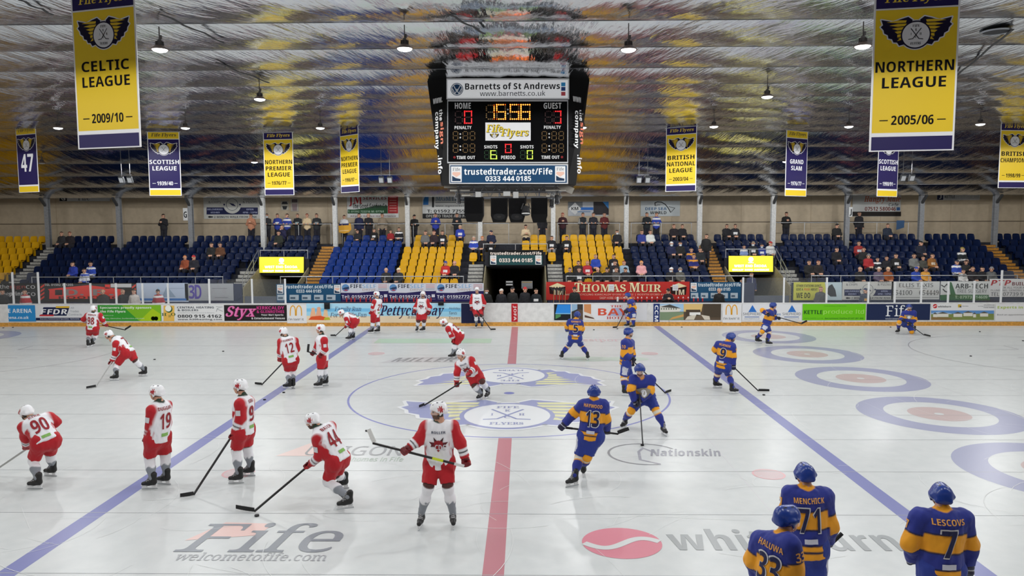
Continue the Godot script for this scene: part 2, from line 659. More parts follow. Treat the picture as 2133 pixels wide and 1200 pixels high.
func build_ice() -> void:
	var ice := StandardMaterial3D.new()
	ice.albedo_color = Color(ICE_HEX)
	ice.albedo_texture = noise_tex(0.02, Color(0.955, 0.96, 0.962), Color.WHITE, 5, 1024, 6)
	ice.uv1_triplanar = true
	ice.uv1_world_triplanar = true
	ice.uv1_scale = Vector3(0.11, 0.11, 0.11)
	ice.roughness = ICE_ROUGH
	ice.metallic_specular = 0.30
	var fl := structure("floor", Shape.new().span(Vector3(-29.2, -0.3, -14.5), Vector3(29.2, 0.0, 14.5)).mesh(), ice)
	var red := RED_HEX
	var blue := BLUE_HEX
	ice_print(fl, "red_line", Shape.new().box(Vector3(0, 9.3, 0), Vector3(0.30, 9.5, 0.0005)), red)
	ice_print(fl, "red_line", Shape.new().box(Vector3(0, -9.35, 0), Vector3(0.30, 9.6, 0.0005)), red)
	for s in [-1, 1]:
		ice_print(fl, "blue_line", Shape.new().box(Vector3(6.72 * s, 0, 0), Vector3(0.30, 28.6, 0.0005)), blue)
	ice_print(fl, "centre_circle", Shape.new().ring(0, 0, 4.47, 4.53, 120), "8488c0")
	ice_print(fl, "centre_spot", Shape.new().ring(0, 0, 0, 0.15, 24), "7a80bd")
	# curling houses, 34.75 m apart, and the lines across the sheets
	for x in [10.92, -23.83]:
		for z in [-10.95, -6.52, -2.10, 2.32, 6.75, 11.2]:
			ice_print(fl, "curling_ring", Shape.new().ring(x, -z, 1.27, 1.92, 64), RING_HEX)
			ice_print(fl, "curling_button", Shape.new().ring(x, -z, 0.11, 0.72, 40), BUTTON_HEX)
	for x in [4.55, 12.75, 14.5, -17.43]:
		ice_print(fl, "sheet_line", Shape.new().box(Vector3(x, 0, 0), Vector3(0.02, 28.4, 0.0003)), "cfcfd1")
	for s in [-1, 1]:
		for z in [-6.65, 6.98]:
			ice_print(fl, "face_off_circle", Shape.new().ring(19.75 * s, -z, 4.48, 4.515, 90), "9b9b9f")
			for d in [-0.9, 0.9]:
				ice_print(fl, "face_off_dash", Shape.new().box(Vector3((19.75 - 1.0) * s, -z + d, 0), Vector3(1.2, 0.05, 0.0003)), "a9a9ad")
				ice_print(fl, "face_off_dash", Shape.new().box(Vector3((19.75 - 0.4) * s, -z + d * 1.5, 0), Vector3(0.05, 0.9, 0.0003)), "a9a9ad")
			ice_print(fl, "face_off_spot", Shape.new().ring(5.12 * s, -z, 0.0, 0.27, 32), SPOT_HEX)
			ice_print(fl, "face_off_spot", Shape.new().ring(5.12 * s, -z, 0.27, 0.31, 32), "d9aeb1")
	# joints of the white sheet under the ice
	for k in 14:
		ice_print(fl, "joint_line", Shape.new().box(Vector3(0, -(11.19 - 2.185 * k), 0), Vector3(57, 0.014, 0.0003)), "b3b5b8")
	# painted adverts
	ice_print(fl, "green_bar", Shape.new().box(Vector3(-3.33, 9.75, 0), Vector3(4.8, 1.2, 0.0003)), "b7d0b9")
	ice_print(fl, "grey_slab", Shape.new().flat(PackedVector2Array([Vector2(-4.6, 4.75), Vector2(-1.9, 4.85), Vector2(-1.9, 5.9), Vector2(-4.15, 5.8)])), "c6c6c7")
	ice_word(fl, "MILLER", -4.2, -2.0, -5.7, -4.95, "8f9092", "bold", 0.25)
	ice_print(fl, "green_oval", Shape.new().ring(2.75, 5.5, 0, 0.9, 40, 0.0, 0.55), "bccbc2")
	ice_print(fl, "green_oval", Shape.new().ring(4.05, 5.5, 0, 0.85, 40, 0.0, 0.5), "c2d0c6")
	ice_word(fl, "Westport", 2.3, 4.6, -10.3, -9.4, "d8b8bd", "serif")
	ice_word(fl, "Fife", -4.68, -2.36, 9.42, 10.50, "8c9198", "serif", 0.12)
	ice_print(fl, "pink_patch", Shape.new().flat(PackedVector2Array([Vector2(-4.75, -10.1), Vector2(-3.7, -9.9), Vector2(-3.6, -9.45), Vector2(-4.4, -9.4)])), "e3c4bd")
	ice_word(fl, "welcometofife.com", -4.62, -2.42, 10.52, 10.78, "a6a8ac", "serif")
	ice_print(fl, "pink_patch", Shape.new().flat(PackedVector2Array([Vector2(-4.75, -5.9), Vector2(-4.0, -5.9), Vector2(-3.9, -5.0), Vector2(-4.3, -5.0)])), "e6d0ca")
	ice_word(fl, "UNIGON", -4.2, -2.15, 5.2, 5.85, "a0a2a4", "sans")
	ice_word(fl, "homes in Fife", -3.1, -2.05, 5.95, 6.25, "b3c2b4", "sans")
	var sw := PackedVector2Array()
	for i in 22:
		var a := lerpf(0.5, 5.0, i / 21.0)
		sw.append(Vector2(2.95 + cos(a) * 0.75, -5.7 + sin(a) * 0.72))
	ice_print(fl, "swoosh", Shape.new().stroke(sw, 0.05), "8f9094")
	ice_print(fl, "swoosh", Shape.new().stroke(PackedVector2Array([Vector2(3.16, -6.38), Vector2(2.8, -6.1), Vector2(2.85, -5.55), Vector2(2.98, -5.3), Vector2(3.2, -5.65)]), 0.06), "a3a3ab")
	ice_word(fl, "Nationskin", 3.1, 4.55, 5.35, 5.85, "9a9ba4", "bold", 0.2)
	ice_print(fl, "red_disc", Shape.new().ring(1.9, -10.12, 0, 0.60, 48, 0.0, 0.92), "d68b98")
	var wave := PackedVector2Array()
	for i in 25:
		var u := i / 24.0
		wave.append(Vector2(lerpf(1.33, 2.47, u), -10.14 + 0.17 * sin(u * TAU * 0.95 + PI)))
	var wv := put("disc_wave", Shape.new().stroke(wave, 0.13).mesh(), mat(ICE_HEX, ICE_ROUGH, 0.0, 0.30), fl)
	wv.rotation.x = -PI / 2
	wv.position.y = 0.006
	ice_word(fl, "whiteburn", 2.62, 6.05, 9.60, 10.38, "a3a7a8", "bold")
	# two winged badges in the centre circle
	var hold := Node3D.new()
	hold.name = "painted_badge"
	fl.add_child(hold, true)
	hold.rotation.x = -PI / 2
	hold.position.y = 0.004
	place_badge(hold, Vector3(0, -2.35, 0), 3.0, ["9aa0c6", "e3e6e8", "dcdcae", "8f96c0"], true, 0.98, ICE_ROUGH)
	var hold2 := Node3D.new()
	hold2.name = "painted_badge"
	fl.add_child(hold2, true)
	hold2.transform = Transform3D(Basis(Vector3.UP, PI) * Basis(Vector3.RIGHT, -PI / 2), Vector3(0, 0.004, 0))
	place_badge(hold2, Vector3(0, -2.35, 0), 3.0, ["9aa0c6", "e3e6e8", "dcdcae", "8f96c0"], true, 0.98, ICE_ROUGH)
	# shaved snow left in the grooves of skate blades
	rng.seed = 77
	var marks := Shape.new()
	for i in 700:
		var c := Vector2(rng.randf_range(-20, 20), rng.randf_range(-13.5, 13.5))
		var a := rng.randf_range(0.0, TAU)
		var bend := rng.randf_range(-0.5, 0.5)
		var step := rng.randf_range(0.08, 0.30)
		var pts := PackedVector2Array()
		for k in 8:
			pts.append(c)
			c += Vector2(cos(a), sin(a)) * step
			a += bend * 0.35
		marks.stroke(pts, rng.randf_range(0.004, 0.010))
	var sn := put("skate_marks", marks.mesh(), mat("e2e4e3", 0.7), fl)
	sn.rotation.x = -PI / 2
	sn.position.y = 0.0058
	sn.set_meta("kind", "stuff")
	# ground round the rink
	var concrete := tinted("concrete", "6f7072", 0.85, 0.25, 0.02, 0.5)
	structure("floor_surround", Shape.new().span(Vector3(-31, -0.3, -34.2), Vector3(31, -0.02, -14.5)).span(Vector3(-31, -0.3, 14.5), Vector3(31, -0.02, 25)).span(Vector3(-31, -0.3, -14.5), Vector3(-29.2, -0.02, 14.5)).span(Vector3(29.2, -0.3, -14.5), Vector3(31, -0.02, 14.5)).mesh(), concrete)

func build_boards() -> void:
	var white := tinted("boards", "e4e4e2", 0.35, 0.10, 0.01, 0.7)
	var kick := tinted("kick", "e6a646", 0.45, 0.22, 0.015, 0.9)
	for side in [-1.0, 1.0]:
		var z: float = BOARD_Z if side < 0 else -BOARD_Z
		var wall := Node3D.new()
		wall.name = "wall_far_boards" if side < 0 else "wall_near_boards"
		add_child(wall)
		wall.set_meta("kind", "structure")
		for k in 20:
			var x0 := -24.4 + 2.44 * k
			put("board_panel", Shape.new().span(Vector3(x0 + 0.004, 0.0, z), Vector3(x0 + 2.436, 1.08, z + 0.06 * side)).mesh(), white, wall)
			put("kick_plate", Shape.new().span(Vector3(x0 + 0.003, 0.0, z), Vector3(x0 + 2.437, 0.19, z - 0.012 * side)).mesh(), kick, wall)
		put("cap_rail", Shape.new().span(Vector3(-24.4, 1.08, z - 0.01 * side), Vector3(24.4, 1.10, z + 0.10 * side)).mesh(), mat("e8e8ea", 0.4), wall)
	for s in [-1.0, 1.0]:
		var sh := Shape.new()
		var kk := Shape.new()
		var prev := Vector3(24.4 * s, 0, BOARD_Z)
		for i in range(1, 17):
			var p: Vector3
			if i <= 8:
				var a := PI / 2 * i / 8.0
				p = Vector3((24.4 + 4.6 * sin(a)) * s, 0, BOARD_Z + 4.6 * (1 - cos(a)))
			else:
				var a := PI / 2 * (i - 8) / 8.0
				p = Vector3((24.4 + 4.6 * cos(a)) * s, 0, -BOARD_Z - 4.6 * (1 - sin(a)))
			sh.bar(prev + Vector3(0, 0.54, 0), p + Vector3(0, 0.54, 0), 0.06, 1.08)
			kk.bar(prev + Vector3(0, 0.095, 0), p + Vector3(0, 0.095, 0), 0.10, 0.19)
			prev = p
		var e := structure("wall_end_boards", sh.mesh(), white)
		put("kick_plate", kk.mesh(), kick, e)

const AISLES := [[-26.2, -25.35, "g"], [-10.8, -10.05, "y"], [10.05, 10.8, "y"], [25.35, 26.2, "y"]]

func row_z(i: float) -> float:
	return ROW0_Z - ROW_D * i

func tread(i: float) -> float:
	return TREAD0 + RISE * i

func spans(i: int) -> Array:
	# stretches of a row's tread that are not cut away by a tunnel
	var cut := []
	if i <= 3: cut = [[-14.5, -10.85], [-2.5, 2.45], [10.85, 14.5]]
	elif i <= 4: cut = [[-1.65, 1.6]]
	var out := []
	var x := -30.8
	for c in cut:
		out.append([x, c[0]])
		x = c[1]
	out.append([x, 30.8])
	return out

func build_stand() -> void:
	var dark := tinted("terrace", "2c2f3a", 0.8, 0.3, 0.02, 0.6)
	var grey := tinted("stairs_grey", "c2c1ba", 0.75, 0.25, 0.02, 0.8)
	var gold := tinted("stairs_gold", "cf9036", 0.6, 0.25, 0.02, 0.8)
	var stand := Node3D.new()
	stand.name = "terrace"
	add_child(stand)
	tag(stand, "stepped dark terrace carrying the seats across the ice", "terrace", "", "structure")
	for i in 8:
		for s in spans(i):
			put("step_slab", Shape.new().span(Vector3(s[0], tread(i) - 0.36, row_z(i) + 0.42), Vector3(s[1], tread(i), row_z(i) - 0.20)).mesh(), dark, stand)
	put("walkway", Shape.new().span(Vector3(-30.8, 3.45, row_z(7) - 0.20), Vector3(30.8, 3.75, BACK_Z)).mesh(), dark, stand)
	# stairs: two steps to a row, fronts painted
	var n := 0
	for a in AISLES:
		n += 1
		var st := base("staircase", Vector3((a[0] + a[1]) * 0.5, 0, 0))
		tag(st, ["grey stairs at the far end beside yellow seats", "yellow fronted stairs beside the sign-lit tunnel, nearer the beige wall banner of a garden firm", "yellow fronted stairs with a dark figure climbing them", "yellow fronted stairs at the far end of the dark blue seats"][n - 1], "stairs", "", "structure")
		var w: float = a[1] - a[0]
		for i in 16:
			var y := TREAD0 - 0.10 + RISE * 0.5 * i
			var z := row_z(0) + 0.44 - ROW_D * 0.5 * i
			put("stair_step", Shape.new().box(Vector3(0, y - 0.02, z - 0.16), Vector3(w, 0.30, 0.32)).mesh(), dark, st)
			put("stair_front", Shape.new().box(Vector3(0, y + 0.055, z + 0.006), Vector3(w - 0.04, 0.125, 0.012)).mesh(), gold if a[2] == "y" else grey, st)
	n = 0
	for a in [[-14.5, -13.6, 4], [-2.5, -1.7, 5], [1.65, 2.45, 5], [13.6, 14.5, 4]]:
		n += 1
		var st := base("staircase", Vector3((a[0] + a[1]) * 0.5, 0, 0))
		tag(st, ["grey steps beside the dim yellow lit sign", "grey steps next to the middle tunnel below spectators in blue", "grey steps next to the middle tunnel beside the red wall banner", "grey steps beside the bright yellow lit sign"][n - 1], "stairs", "", "structure")
		for i in a[2] * 2:
			var y: float = TREAD0 - 0.35 + (RISE * a[2] + 0.2) / (a[2] * 2.0) * (i + 1)
			var z: float = row_z(0) + 0.44 - ROW_D * 0.5 * i
			put("stair_step", Shape.new().box(Vector3(0, y - 0.13, z - 0.16), Vector3(a[1] - a[0], 0.27, 0.32)).mesh(), mat("4a4a4c", 0.9), st)
			put("stair_front", Shape.new().box(Vector3(0, y - 0.05, z + 0.006), Vector3(a[1] - a[0] - 0.03, 0.14, 0.012)).mesh(), grey, st)
	# wall in front of the seats, with the tunnel mouths left open
	var fw := tinted("front_wall", "2b3350", 0.7, 0.25, 0.02, 0.6)
	var wall := Node3D.new()
	wall.name = "wall_front"
	add_child(wall)
	wall.set_meta("kind", "structure")
	for s in [[-30.8, -13.6], [-11.75, -1.65], [1.6, 11.75], [13.6, 30.8]]:
		put("wall_section", Shape.new().span(Vector3(s[0], 0, WALL_Z - 0.08), Vector3(s[1], 1.94, WALL_Z)).mesh(), fw, wall)
	for s in [-1.0, 1.0]:
		put("wall_section", Shape.new().span(Vector3(13.6 * s, 0, WALL_Z - 0.18), Vector3(11.75 * s, 1.30, WALL_Z - 0.06)).mesh(), mat("565b66", 0.7), wall)
	# tunnels, corridors run far back so that the mouths fall dark
	var brick := tinted("tunnel_wall", "8d8468", 0.85, 0.2, 0.02, 0.6)
	for c in [[-13.55, -10.9, 2.32], [-1.62, 1.57, 2.66], [10.9, 13.55, 2.32]]:
		var t := Node3D.new()
		t.name = "wall_tunnel"
		add_child(t, true)
		t.set_meta("kind", "structure")
		var mid: bool = c[0] > -5.0 and c[0] < 5.0
		var side := brick
		for k in 2:
			var x: float = c[k]
			var sh := Shape.new()
			var d := 0.06 if k == 0 else -0.06
			var rows: float = 4.6 if mid else 3.6
			var pts := [Vector3(x, 0, WALL_Z - 0.02), Vector3(x, 1.75, WALL_Z - 0.02), Vector3(x, tread(rows) + 0.2, -18.2 if not mid else -18.8), Vector3(x, 0, -18.2 if not mid else -18.8)]
			var off := Vector3(d, 0, 0)
			for j in range(1, 3):
				sh.tri(pts[0], pts[j], pts[j + 1])
				sh.tri(pts[0] + off, pts[j + 1] + off, pts[j] + off)
			for j in 4: sh.quad(pts[j], pts[(j + 1) % 4], pts[(j + 1) % 4] + off, pts[j] + off)
			sh.span(Vector3(x, 0, -18.2), Vector3(x + d, c[2], -34.0))
			put("side_wall", sh.mesh(), side, t)
		put("tunnel_ceiling", Shape.new().span(Vector3(c[0], c[2], -18.22), Vector3(c[1], c[2] + 0.10, -34.0)).mesh(), brick, t)
		put("tunnel_back", Shape.new().span(Vector3(c[0] - 0.3, 0, -34.0), Vector3(c[1] + 0.3, 3.4, -34.1)).mesh(), brick, t)
		put("lintel", Shape.new().span(Vector3(c[0], c[2] - 0.02, -18.15), Vector3(c[1], c[2] + 0.75, -18.21)).mesh(), mat("1c1d24", 0.8), t)
	# back wall in panels, with the cover strips between them
	var cream := tinted("cream", "b9aa92", 0.8, 0.06, 0.012, 0.45)
	var back := Node3D.new()
	back.name = "wall_back"
	add_child(back)
	back.set_meta("kind", "structure")
	var zb := BACK_Z
	for k in 16:
		var x0 := -30.0 + 4.0 * k - 1.0
		put("wall_panel", Shape.new().span(Vector3(x0 + 0.01, 4.98, zb - 0.1), Vector3(x0 + 3.99, 8.6, zb)).mesh(), cream, back)
		put("wall_panel", Shape.new().span(Vector3(x0 + 0.01, 3.4, zb - 0.1), Vector3(x0 + 3.99, 4.93, zb - 0.005)).mesh(), cream, back)
		put("cover_strip", Shape.new().span(Vector3(x0 - 0.02, 3.4, zb - 0.02), Vector3(x0 + 0.02, 8.6, zb + 0.012)).mesh(), mat("a99a82", 0.8), back)
	put("dado_rail", Shape.new().span(Vector3(-31, 4.93, zb - 0.1), Vector3(31, 4.98, zb + 0.03)).mesh(), mat("6a5f50", 0.7), back)
	put("backing", Shape.new().span(Vector3(-31, 3.3, zb - 0.35), Vector3(31, 9.7, zb - 0.1)).mesh(), cream, back)
	for s in [[-31.0, -13.55], [-10.9, -1.62], [1.57, 10.9], [13.55, 31.0]]:
		put("backing", Shape.new().span(Vector3(s[0], -0.3, zb - 0.35), Vector3(s[1], 3.3, zb - 0.1)).mesh(), cream, back)
	# steel columns
	for k in 14:
		var x := -26.1 + 4.02 * k
		var white := absf(x) < 15.0
		var c := base("column", Vector3(x, 0, -20.35))
		tag(c, "", "", "", "structure")
		var cm := tinted("column_white", "c9cac8", 0.5, 0.15, 0.02, 0.8) if white else tinted("column_grey", "85888c", 0.5, 0.15, 0.02, 0.8)
		put("shaft", Shape.new().box(Vector3(0, 5.35, 0), Vector3(0.20, 3.7, 0.012)).box(Vector3(0, 5.35, 0.10), Vector3(0.24, 3.7, 0.016)).box(Vector3(0, 5.35, -0.10), Vector3(0.24, 3.7, 0.016)).box(Vector3(0, 5.35, 0), Vector3(0.02, 3.7, 0.2)).mesh(), cm, c)
		put("base_plate", Shape.new().box(Vector3(0, 3.50, 0), Vector3(0.36, 0.06, 0.30)).mesh(), cm, c)
		put("haunch", Shape.new().bar(Vector3(-0.02, 5.95, 0.1), Vector3(-0.02, 6.36, 0.55), 0.12, 0.10).mesh(), mat("3c3d3e", 0.7), c)
	# side walls and the near end of the hall
	for s in [-1.0, 1.0]:
		structure("wall_side", Shape.new().span(Vector3(31.0 * s, -0.3, -23), Vector3(31.3 * s, 9.7, 25)).mesh(), cream)
	structure("wall_near", Shape.new().span(Vector3(-31.3, -0.3, 24.4), Vector3(31.3, 9.7, 24.7)).mesh(), cream)
	var near := Shape.new()
	for i in 10:
		near.span(Vector3(-31, -0.3, 16.2 + 0.8 * i), Vector3(31, 0.5 + 0.28 * i, 17.05 + 0.8 * i))
	structure("floor_near_terrace", near.mesh(), mat("262c44", 0.8))

func rail(called: String, x0: float, x1: float, y: float, z: float, low: float, label: String, gap := 1.4, mid := false) -> void:
	var o := base(called, Vector3((x0 + x1) * 0.5, 0, z))
	tag(o, label, "railing")
	var steel := mat("b9bcbe", 0.35, 0.7)
	var h := (x1 - x0) * 0.5
	put("top_rail", Shape.new().tube(Vector3(-h, y, 0), Vector3(h, y, 0), 0.024, 0.024, 8).mesh(), steel, o)
	if mid: put("mid_rail", Shape.new().tube(Vector3(-h, (y + low) * 0.5, 0), Vector3(h, (y + low) * 0.5, 0), 0.018, 0.018, 8).mesh(), steel, o)
	var n := maxi(1, int(round((x1 - x0) / gap)))
	for i in n + 1:
		var x := lerpf(-h + 0.02, h - 0.02, float(i) / n)
		put("post", Shape.new().tube(Vector3(x, low, 0), Vector3(x, y, 0), 0.018, 0.018, 6).mesh(), steel, o)

func build_rails() -> void:
	var zr := WALL_Z - 0.1
	rail("railing", -24.2, -14.55, 2.28, zr, 1.94, "long grey front rail before the dark seats over the black and red banners")
	rail("railing", -11.7, -2.55, 2.28, zr, 1.94, "front rail before yellow seats above the three repeated blue and white banners")
	rail("railing", 2.5, 11.7, 2.28, zr, 1.94, "front rail above the red banner, spectators packed behind it")
	rail("railing", 14.55, 24.6, 2.28, zr, 1.94, "long front rail before the dark seats above the taxi and tree banners")
	rail("railing", -13.5, -10.95, 3.52, -18.18, 3.05, "short rail on top of the dim yellow lit sign", 1.25)
	rail("railing", 10.95, 13.5, 3.52, -18.18, 3.05, "short rail on top of the bright yellow lit sign", 1.25)
	rail("railing", -1.75, 1.7, 3.80, -18.9, 3.40, "rail above the middle tunnel sign", 1.7)
	var k := 0
	for s in [[-14.1, -10.4, "behind spectators leaning in blue and black jerseys"], [-9.8, -6.2, "with a gold and navy flag hung over it"], [-5.8, -0.4, "behind the yellow seats near the hanging speakers"], [2.3, 5.8, "behind yellow seats with people in dark jackets"], [6.4, 9.8, "below the shark-fin wall banner"], [14.2, 17.9, "with bunting tied along it"], [18.3, 21.8, "with a small blue flag on it"]]:
		k += 1
		rail("railing", s[0], s[1], 4.90, -20.95, 3.75, "white rear rail " + s[2], 1.8)
	# sloping handrails beside the tunnels
	for q in [[-13.62, "dim"], [13.62, "bright"]]:
		var o := base("handrail", Vector3(q[0], 0, 0))
		tag(o, "sloping handrail on the stair beside the %s yellow lit sign" % q[1], "handrail")
		var steel := mat("9fa3a6", 0.35, 0.7)
		put("top_rail", Shape.new().tube(Vector3(0, 2.2, -15.95), Vector3(0, 3.55, -18.3), 0.022, 0.022, 8).mesh(), steel, o)
		put("mid_rail", Shape.new().tube(Vector3(0, 1.85, -15.95), Vector3(0, 3.2, -18.3), 0.018, 0.018, 8).mesh(), steel, o)
		for i in 4:
			var t := i / 3.0
			put("post", Shape.new().tube(Vector3(0, lerpf(1.4, 2.75, t), lerpf(-15.95, -18.3, t)), Vector3(0, lerpf(2.2, 3.55, t), lerpf(-15.95, -18.3, t)), 0.018, 0.018, 6).mesh(), steel, o)

func build_glass() -> void:
	var clear := StandardMaterial3D.new()
	clear.albedo_color = Color(0.86, 0.9, 0.93, 0.025)
	clear.transparency = BaseMaterial3D.TRANSPARENCY_ALPHA
	clear.roughness = 0.03
	clear.metallic_specular = 0.3
	var post := mat("dcdedf", 0.4)
	var runs := [
		["tall plexiglass end section with white posts before the black print banner", [[-40, 567], [29, 567], [82, 567]]],
		["plexiglass screen with white posts before the orange red and sail banners", [[82, 567], [136, 590], [190, 590], [243, 590], [298, 590], [351, 590], [437, 581], [526, 581], [595, 581]]],
		["plexiglass screen with white posts before the taxi and tree surgery banners", [[1547, 578], [1632, 578], [1721, 578], [1808, 588], [1863, 587], [1918, 587], [1974, 586], [2028, 585], [2084, 563], [2150, 563]]]]
	for r in runs:
		var o := base("glass_screen", on_z(r[1][0][0], 632, BOARD_Z - 0.05))
		tag(o, r[0], "glass screen")
		for i in r[1].size():
			var p := on_z(r[1][i][0], 632, BOARD_Z - 0.05) - o.position
			var top := on_z(r[1][i][0], r[1][i][1], BOARD_Z - 0.05).y
			p.y = 0.0
			o.position.y = 0.0
			if i > 0 or r[1][0][0] != 82:
				put("post", Shape.new().box(p + Vector3(0, (1.102 + top) * 0.5, 0), Vector3(0.075, top - 1.102, 0.06)).mesh(), post, o)
			if i + 1 < r[1].size():
				var q := on_z(r[1][i + 1][0], 632, BOARD_Z - 0.05) - o.position
				var t2 := minf(top, on_z(r[1][i + 1][0], r[1][i + 1][1], BOARD_Z - 0.05).y) - 0.02
				put("pane", Shape.new().span(Vector3(p.x + 0.04, 1.102, -0.006), Vector3(q.x - 0.04, t2, 0.006)).mesh(), clear, o)

func seat_mesh() -> ArrayMesh:
	# bucket seat: the shell runs from the front lip over the pan and up the back, cupped at the sides
	var prof := [Vector2(0.24, 0.36), Vector2(0.25, 0.42), Vector2(0.16, 0.435), Vector2(0.02, 0.41), Vector2(-0.08, 0.42), Vector2(-0.13, 0.50), Vector2(-0.16, 0.64), Vector2(-0.18, 0.74), Vector2(-0.185, 0.785), Vector2(-0.20, 0.795)]
	var st := SurfaceTool.new()
	st.begin(Mesh.PRIMITIVE_TRIANGLES)
	st.set_smooth_group(0)
	var nx := 6
	for side in [0, 1]:
		var off := 0.022 if side == 1 else 0.0
		for k in prof.size() - 1:
			for i in nx:
				var q := []
				for c in [[k, i], [k, i + 1], [k + 1, i + 1], [k + 1, i]]:
					var u := float(c[1]) / nx * 2.0 - 1.0
					var p: Vector2 = prof[c[0]]
					var w := 0.205
					if c[0] >= 7: w = 0.205 - 0.018 * (c[0] - 6)
					if c[0] <= 1: w = 0.19
					var lift := 0.03 * pow(absf(u), 3.0)
					q.append(Vector3(u * w, p.y + (lift if c[0] < 5 else -0.02 * pow(absf(u), 4.0)) - (off if c[0] < 5 else 0.0), p.x + (lift if c[0] >= 4 else 0.0) - (off if c[0] >= 4 else 0.0)))
				var order := [0, 1, 2, 0, 2, 3] if side == 0 else [0, 2, 1, 0, 3, 2]
				for o in order: st.add_vertex(q[o])
	var legs := Shape.new().box(Vector3(0, 0.22, -0.02), Vector3(0.10, 0.40, 0.06)).box(Vector3(0, 0.39, 0.04), Vector3(0.30, 0.03, 0.20))
	for i in range(0, legs.t.size(), 3):
		st.set_smooth_group(-1)
		for j in 3: st.add_vertex(legs.v[legs.t[i + j]])
	st.generate_normals()
	return st.commit()

func nth(n: int) -> String:
	var w := ["", "first", "second", "third", "fourth", "fifth", "sixth", "seventh", "eighth", "ninth", "tenth", "eleventh", "twelfth", "thirteenth", "fourteenth", "fifteenth", "sixteenth", "seventeenth", "eighteenth", "nineteenth"]
	if n < 20: return w[n]
	var tens: String = ["twent", "thirt"][n / 10 - 2]
	return tens + ("ieth" if n % 10 == 0 else "y-" + w[n % 10])

func build_seats() -> void:
	var mesh := seat_mesh()
	var blue := mat(SEAT_BLUE, 0.30, 0.0, 0.25)
	var navy := mat(SEAT_NAVY, 0.30, 0.0, 0.25)
	var gold := mat(SEAT_GOLD, 0.35, 0.0, 0.3)
	var blocks := [
		[-29.6, -26.3, "y", "far end block"], [-25.25, -10.9, "n", "block over the sail banner"], [-9.95, -6.15, "b", "block under the garden board"],
		[-6.1, -2.55, "y", "block over the car hire banners"], [-2.5, -0.75, "y", "cluster above the tunnel by the blue jerseys"], [0.3, 2.4, "y", "cluster above the tunnel by the cream hoodie"], [2.5, 6.1, "y", "block over the red banner"],
		[6.15, 9.95, "n", "block under the shark-fin board"], [10.9, 25.25, "n", "block over the taxi banner"], [26.3, 29.6, "n", "end block"]]
	var rest := []
	var all := []
	var rows := ["front", "second", "third", "fourth", "fifth", "sixth", "seventh", "top"]
	for i in 8:
		for b in blocks:
			var count := int(floor((b[1] - b[0]) / 0.462))
			var k := 0
			for j in count:
				var x: float = b[0] + 0.23 + 0.462 * j
				var ok := false
				for s in spans(i):
					if x > s[0] + 0.2 and x < s[1] - 0.2: ok = true
				if i >= 6:
					for c in 14:
						if absf(x - (-26.1 + 4.02 * c)) < 0.34: ok = false
				if not ok: continue
				k += 1
				all.append([Vector3(x, tread(i), row_z(i)), b, i, k])
	var singles := 0
	for a in all:
		var at: Vector3 = a[0]
		var b: Array = a[1]
		var i: int = a[2]
		if b[2] == "n" and (absf(at.x) > 25.0 or singles >= 240 or at.x < -10.0 and i > 4):
			rest.append(at)
			continue
		if b[2] == "n": singles += 1
		var hue: String = {"y": "yellow", "b": "bright blue", "n": "navy"}[b[2]]
		var o := put("yellow_seat" if b[2] == "y" else "blue_seat", mesh, gold if b[2] == "y" else blue if b[2] == "b" else navy, null, at)
		tag(o, "%s seat, %s row, %s along the %s" % [hue, rows[i], nth(a[3]), b[3]], "seat", hue + " stand seats")
	var mm := MultiMesh.new()
	mm.transform_format = MultiMesh.TRANSFORM_3D
	mm.mesh = mesh
	mm.instance_count = rest.size()
	for i in rest.size(): mm.set_instance_transform(i, Transform3D(Basis.IDENTITY, rest[i]))
	var mi := MultiMeshInstance3D.new()
	mi.multimesh = mm
	mi.material_override = navy
	mi.name = "further_seats"
	add_child(mi)
	tag(mi, "remaining navy plastic seats in the higher rows of the terrace", "seats", "", "stuff")

# ---------------------------------------------------------------- lamps
func lamp_mesh_parts() -> Array:
	var housing := Shape.new().lathe([Vector2(0.0, 0.26), Vector2(0.04, 0.26), Vector2(0.05, 0.23), Vector2(0.07, 0.21), Vector2(0.08, 0.12), Vector2(0.11, 0.09)], 14)
	for i in 10:
		var a := TAU * i / 10.0
		housing.box(Vector3(cos(a) * 0.08, 0.155, sin(a) * 0.08), Vector3(0.04, 0.10, 0.010), Basis(Vector3.UP, -a))
	var bell := Shape.new().lathe([Vector2(0.17, 0.03), Vector2(0.19, 0.0), Vector2(0.215, 0.0), Vector2(0.21, 0.02), Vector2(0.17, 0.045), Vector2(0.14, 0.075), Vector2(0.10, 0.10)], 22)
	var face := Shape.new().lathe([Vector2(0.0, -0.060), Vector2(0.09, -0.052), Vector2(0.155, -0.030), Vector2(0.185, 0.004)], 22)
	return [housing.mesh(), bell.mesh(), face.mesh()]

